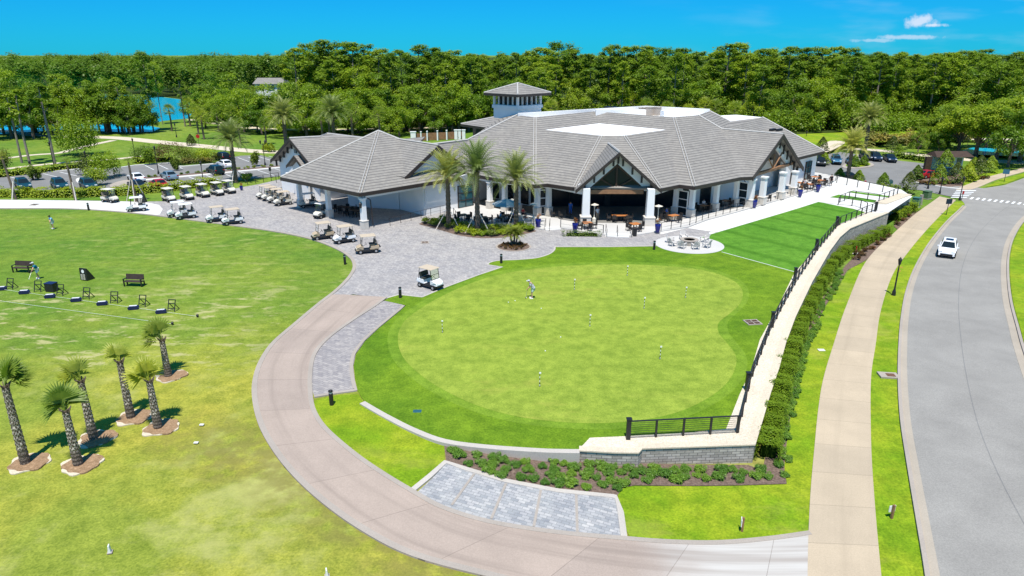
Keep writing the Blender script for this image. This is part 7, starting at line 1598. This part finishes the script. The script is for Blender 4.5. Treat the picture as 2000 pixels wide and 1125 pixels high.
# fire pit circle
fp = G(1346, 478); disc('fire_pit_circle', fp, 3.72, .05, M['terrace'], 56)
t = thing('fire_pit', 'round grey stone fire pit with dark centre in the paved circle', 'fire pit', fp + V3(0, .1, .05)); m = MB(); n = 24
m.lathe([(.95, 0), (.95, .5), (.62, .5), (.62, .2)], n=24); m.build('stone_ring', M['stone'], t); m = MB(); m.lathe([(.62, .22), (.5, .36), (.1, .4)], n=16); m.build('lava_rock', M['rust'], t); m = MB(); m.lathe([(1.0, .5), (1.0, .56), (.6, .56), (.6, .5)], n=24); m.build('coping', M['curb'], t)
def adir(label, p, rz):
    if 'a' in CHS: return dup(CHS['a'], p, rz, label)
    t = thing('adirondack_chair', label, 'chair', p, rz, 'white chairs round the fire pit'); CHS['a'] = t
    m = MB(); m.box((.05, 0, .36), (.6, .55, .05), M=Matrix.Rotation(R(12), 3, 'Y')); m.build('seat', M['adir'], t)
    m = MB()
    for i in range(5): m.tube([(-.2, (i - 2) * .11, .3), (-.48, (i - 2) * .135, 1.0 - .04 * abs(i - 2))], .05, 4)
    m.build('backrest', M['adir'], t)
    for sy_ in (-.33, .33):
        m = MB(); m.box((.05, sy_, .58), (.75, .13, .04)); m.build('armrest', M['adir'], t)
        for x in (-.28, .33): m = MB(); m.box((x, sy_, .28), (.08, .06, .56)); m.build('leg', M['adir'], t)
    return t
for i, (a, lb) in enumerate(((200, 'at the left'), (235, 'at the front left'), (275, 'in front'), (318, 'at the front right'), (25, 'at the back right'), (95, 'at the back, nearest the clubhouse'), (160, 'at the back left'))):
    q_ = fp + V3(2.1 * math.cos(R(a)), 2.0 * math.sin(R(a)), .05); adir('white slatted chair %s of the fire pit' % lb, q_, R(a + 180))
# people on the terrace
person('person in blue standing in the shade left of the entrance pier', G(1114, 419, .15), R(70), STAND, 'blue', 'blue', None, 'black', longp=True); person('person in white shirt standing by the left patio heater', G(1166, 430, .15), R(-60), STAND, 'white', 'khaki', None, 'black', longp=True)
person('person in pale blue shirt seated left under the umbrella', G(979, 433, .15), R(0), SIT, 'sky', 'khaki', None, 'black', longp=True); person('person in deep blue shirt seated right under the umbrella', G(1001, 431, .15), R(180), SIT, 'blue', 'black', None, 'black', longp=True)
person('person in bright blue shirt seated in the shade right of the entrance', G(1300, 424, .15), R(150), SIT, 'blue', 'black', None, 'black', longp=True); person('person in white shirt seated under the right colonnade', G(1374, 408, .15), R(-60), SIT, 'white', 'khaki', None, 'black', longp=True); person('person in red seated in the left porch shade', G(1022, 425, .15), R(-40), SIT, 'red', 'black', None, 'black', longp=True)
person('person in black standing among the far terrace tables', G(1622, 362, .15), R(-90), STAND, 'black', 'black', None, 'black', longp=True); person('person in grey seated at the far terrace tables', G(1571, 365, .15), R(30), SIT, 'grey', 'khaki', None, 'black', longp=True)
# staked young trees along the drive
def young(label, px, top, lean, mat='shrub', brace=0):
    p, h = hgt(px[0], px[1], top); t = thing('young_tree', label, 'tree', p); m = MB(); m.tube([(0, 0, 0), (lean * .5, 0, h * .5), (lean, 0, h)], [.20, .15, .13], 7); m.build('trunk', M['palmbark'], t)
    V, F = [], []
    for i in range(12): fan(V, F, (lean, 0, h), i * 2.399, R(70 - 100 * i / 12), .4, .6, 7, 2.2)
    o = bpy.data.objects.new('crown', qmesh('crown', np.array([list(v) for v in V]), np.array(F), M['pygmy'])); COL.objects.link(o); o.parent = t
young('leaning young palm with one brace at the left end of the drive', (31, 389), 306, -.6); young('thin young palm with one brace in the middle of the drive hedge', (148, 391), 318, -.2); young('young palm with two braces behind the cart and black sign', (266, 394), 318, -.1)
for px, dx, lb in (((24, 390), .9, 'pale timber brace against the leaning young palm'), ((149, 392), -.3, 'pale timber brace against the middle young palm')):
    t = thing('tree_brace', lb, 'tree brace', G(*px)); m = MB(); m.tube([(0, 0, 0), (dx * .6, .3, 2.6)], .10, 4); m.build('stake', M['stake'], t)
stakes(G(266, 394), 'pale timber braces round the palm behind the cart and sign', 3.2, 1.5, 3, -1.2)
# small buildings
pvp = T(1850, 332); t = thing('pavilion', 'small white roadside pavilion with brown roof beside the oaks', 'building', pvp); t.scale = (.8, .8, .9); m = MB(); m.box((0, 1, 1.4), (8.0, .3, 2.8)); m.build('wall', M['white'], t); m = MB(); m.add([(-4, -1.5, 2.9), (5, -1.5, 2.9), (5, 3.5, 2.9), (-4, 3.5, 2.9), (-3.4, 1, 3.9), (4.4, 1, 3.9)], [(0, 1, 5, 4), (1, 2, 5), (2, 3, 4, 5), (3, 0, 4), (3, 2, 1, 0)]); m.build('roof', M['dwood'], t)
m = MB(); m.box((-5.0, 0, 1.4), (1.4, .8, 2.8)); m.build('pillar', M['dwood'], t)
for x in (1.0, 3.0): m = MB(); m.box((x, .83, 1.5), (1.2, .08, 1.8)); m.build('window', M['tglass'], t)
hp_ = V3(-89.5, 262, .2); t = thing('far_house', 'distant white house with grey roof showing above the trees', 'house', hp_); m = MB(); m.box((0, 0, 4.6), (8, 7, 9.2)); m.build('wall', M['white'], t); m = MB(); m.add([(-4.6, -4.2, 9.2), (6.6, -4.2, 9.2), (6.6, 4.2, 9.2), (-4.6, 4.2, 9.2), (-4.0, 0, 11.2), (6.0, 0, 11.2)], [(0, 1, 5, 4), (1, 2, 5), (2, 3, 4, 5), (3, 0, 4), (3, 2, 1, 0)]); m.build('roof', M['roof'], t)
for x in (-2.0, 1.8): m = MB(); m.box((x, -3.55, 7.8), (2.6, .1, 1.7)); m.build('window', M['tglass'], t)
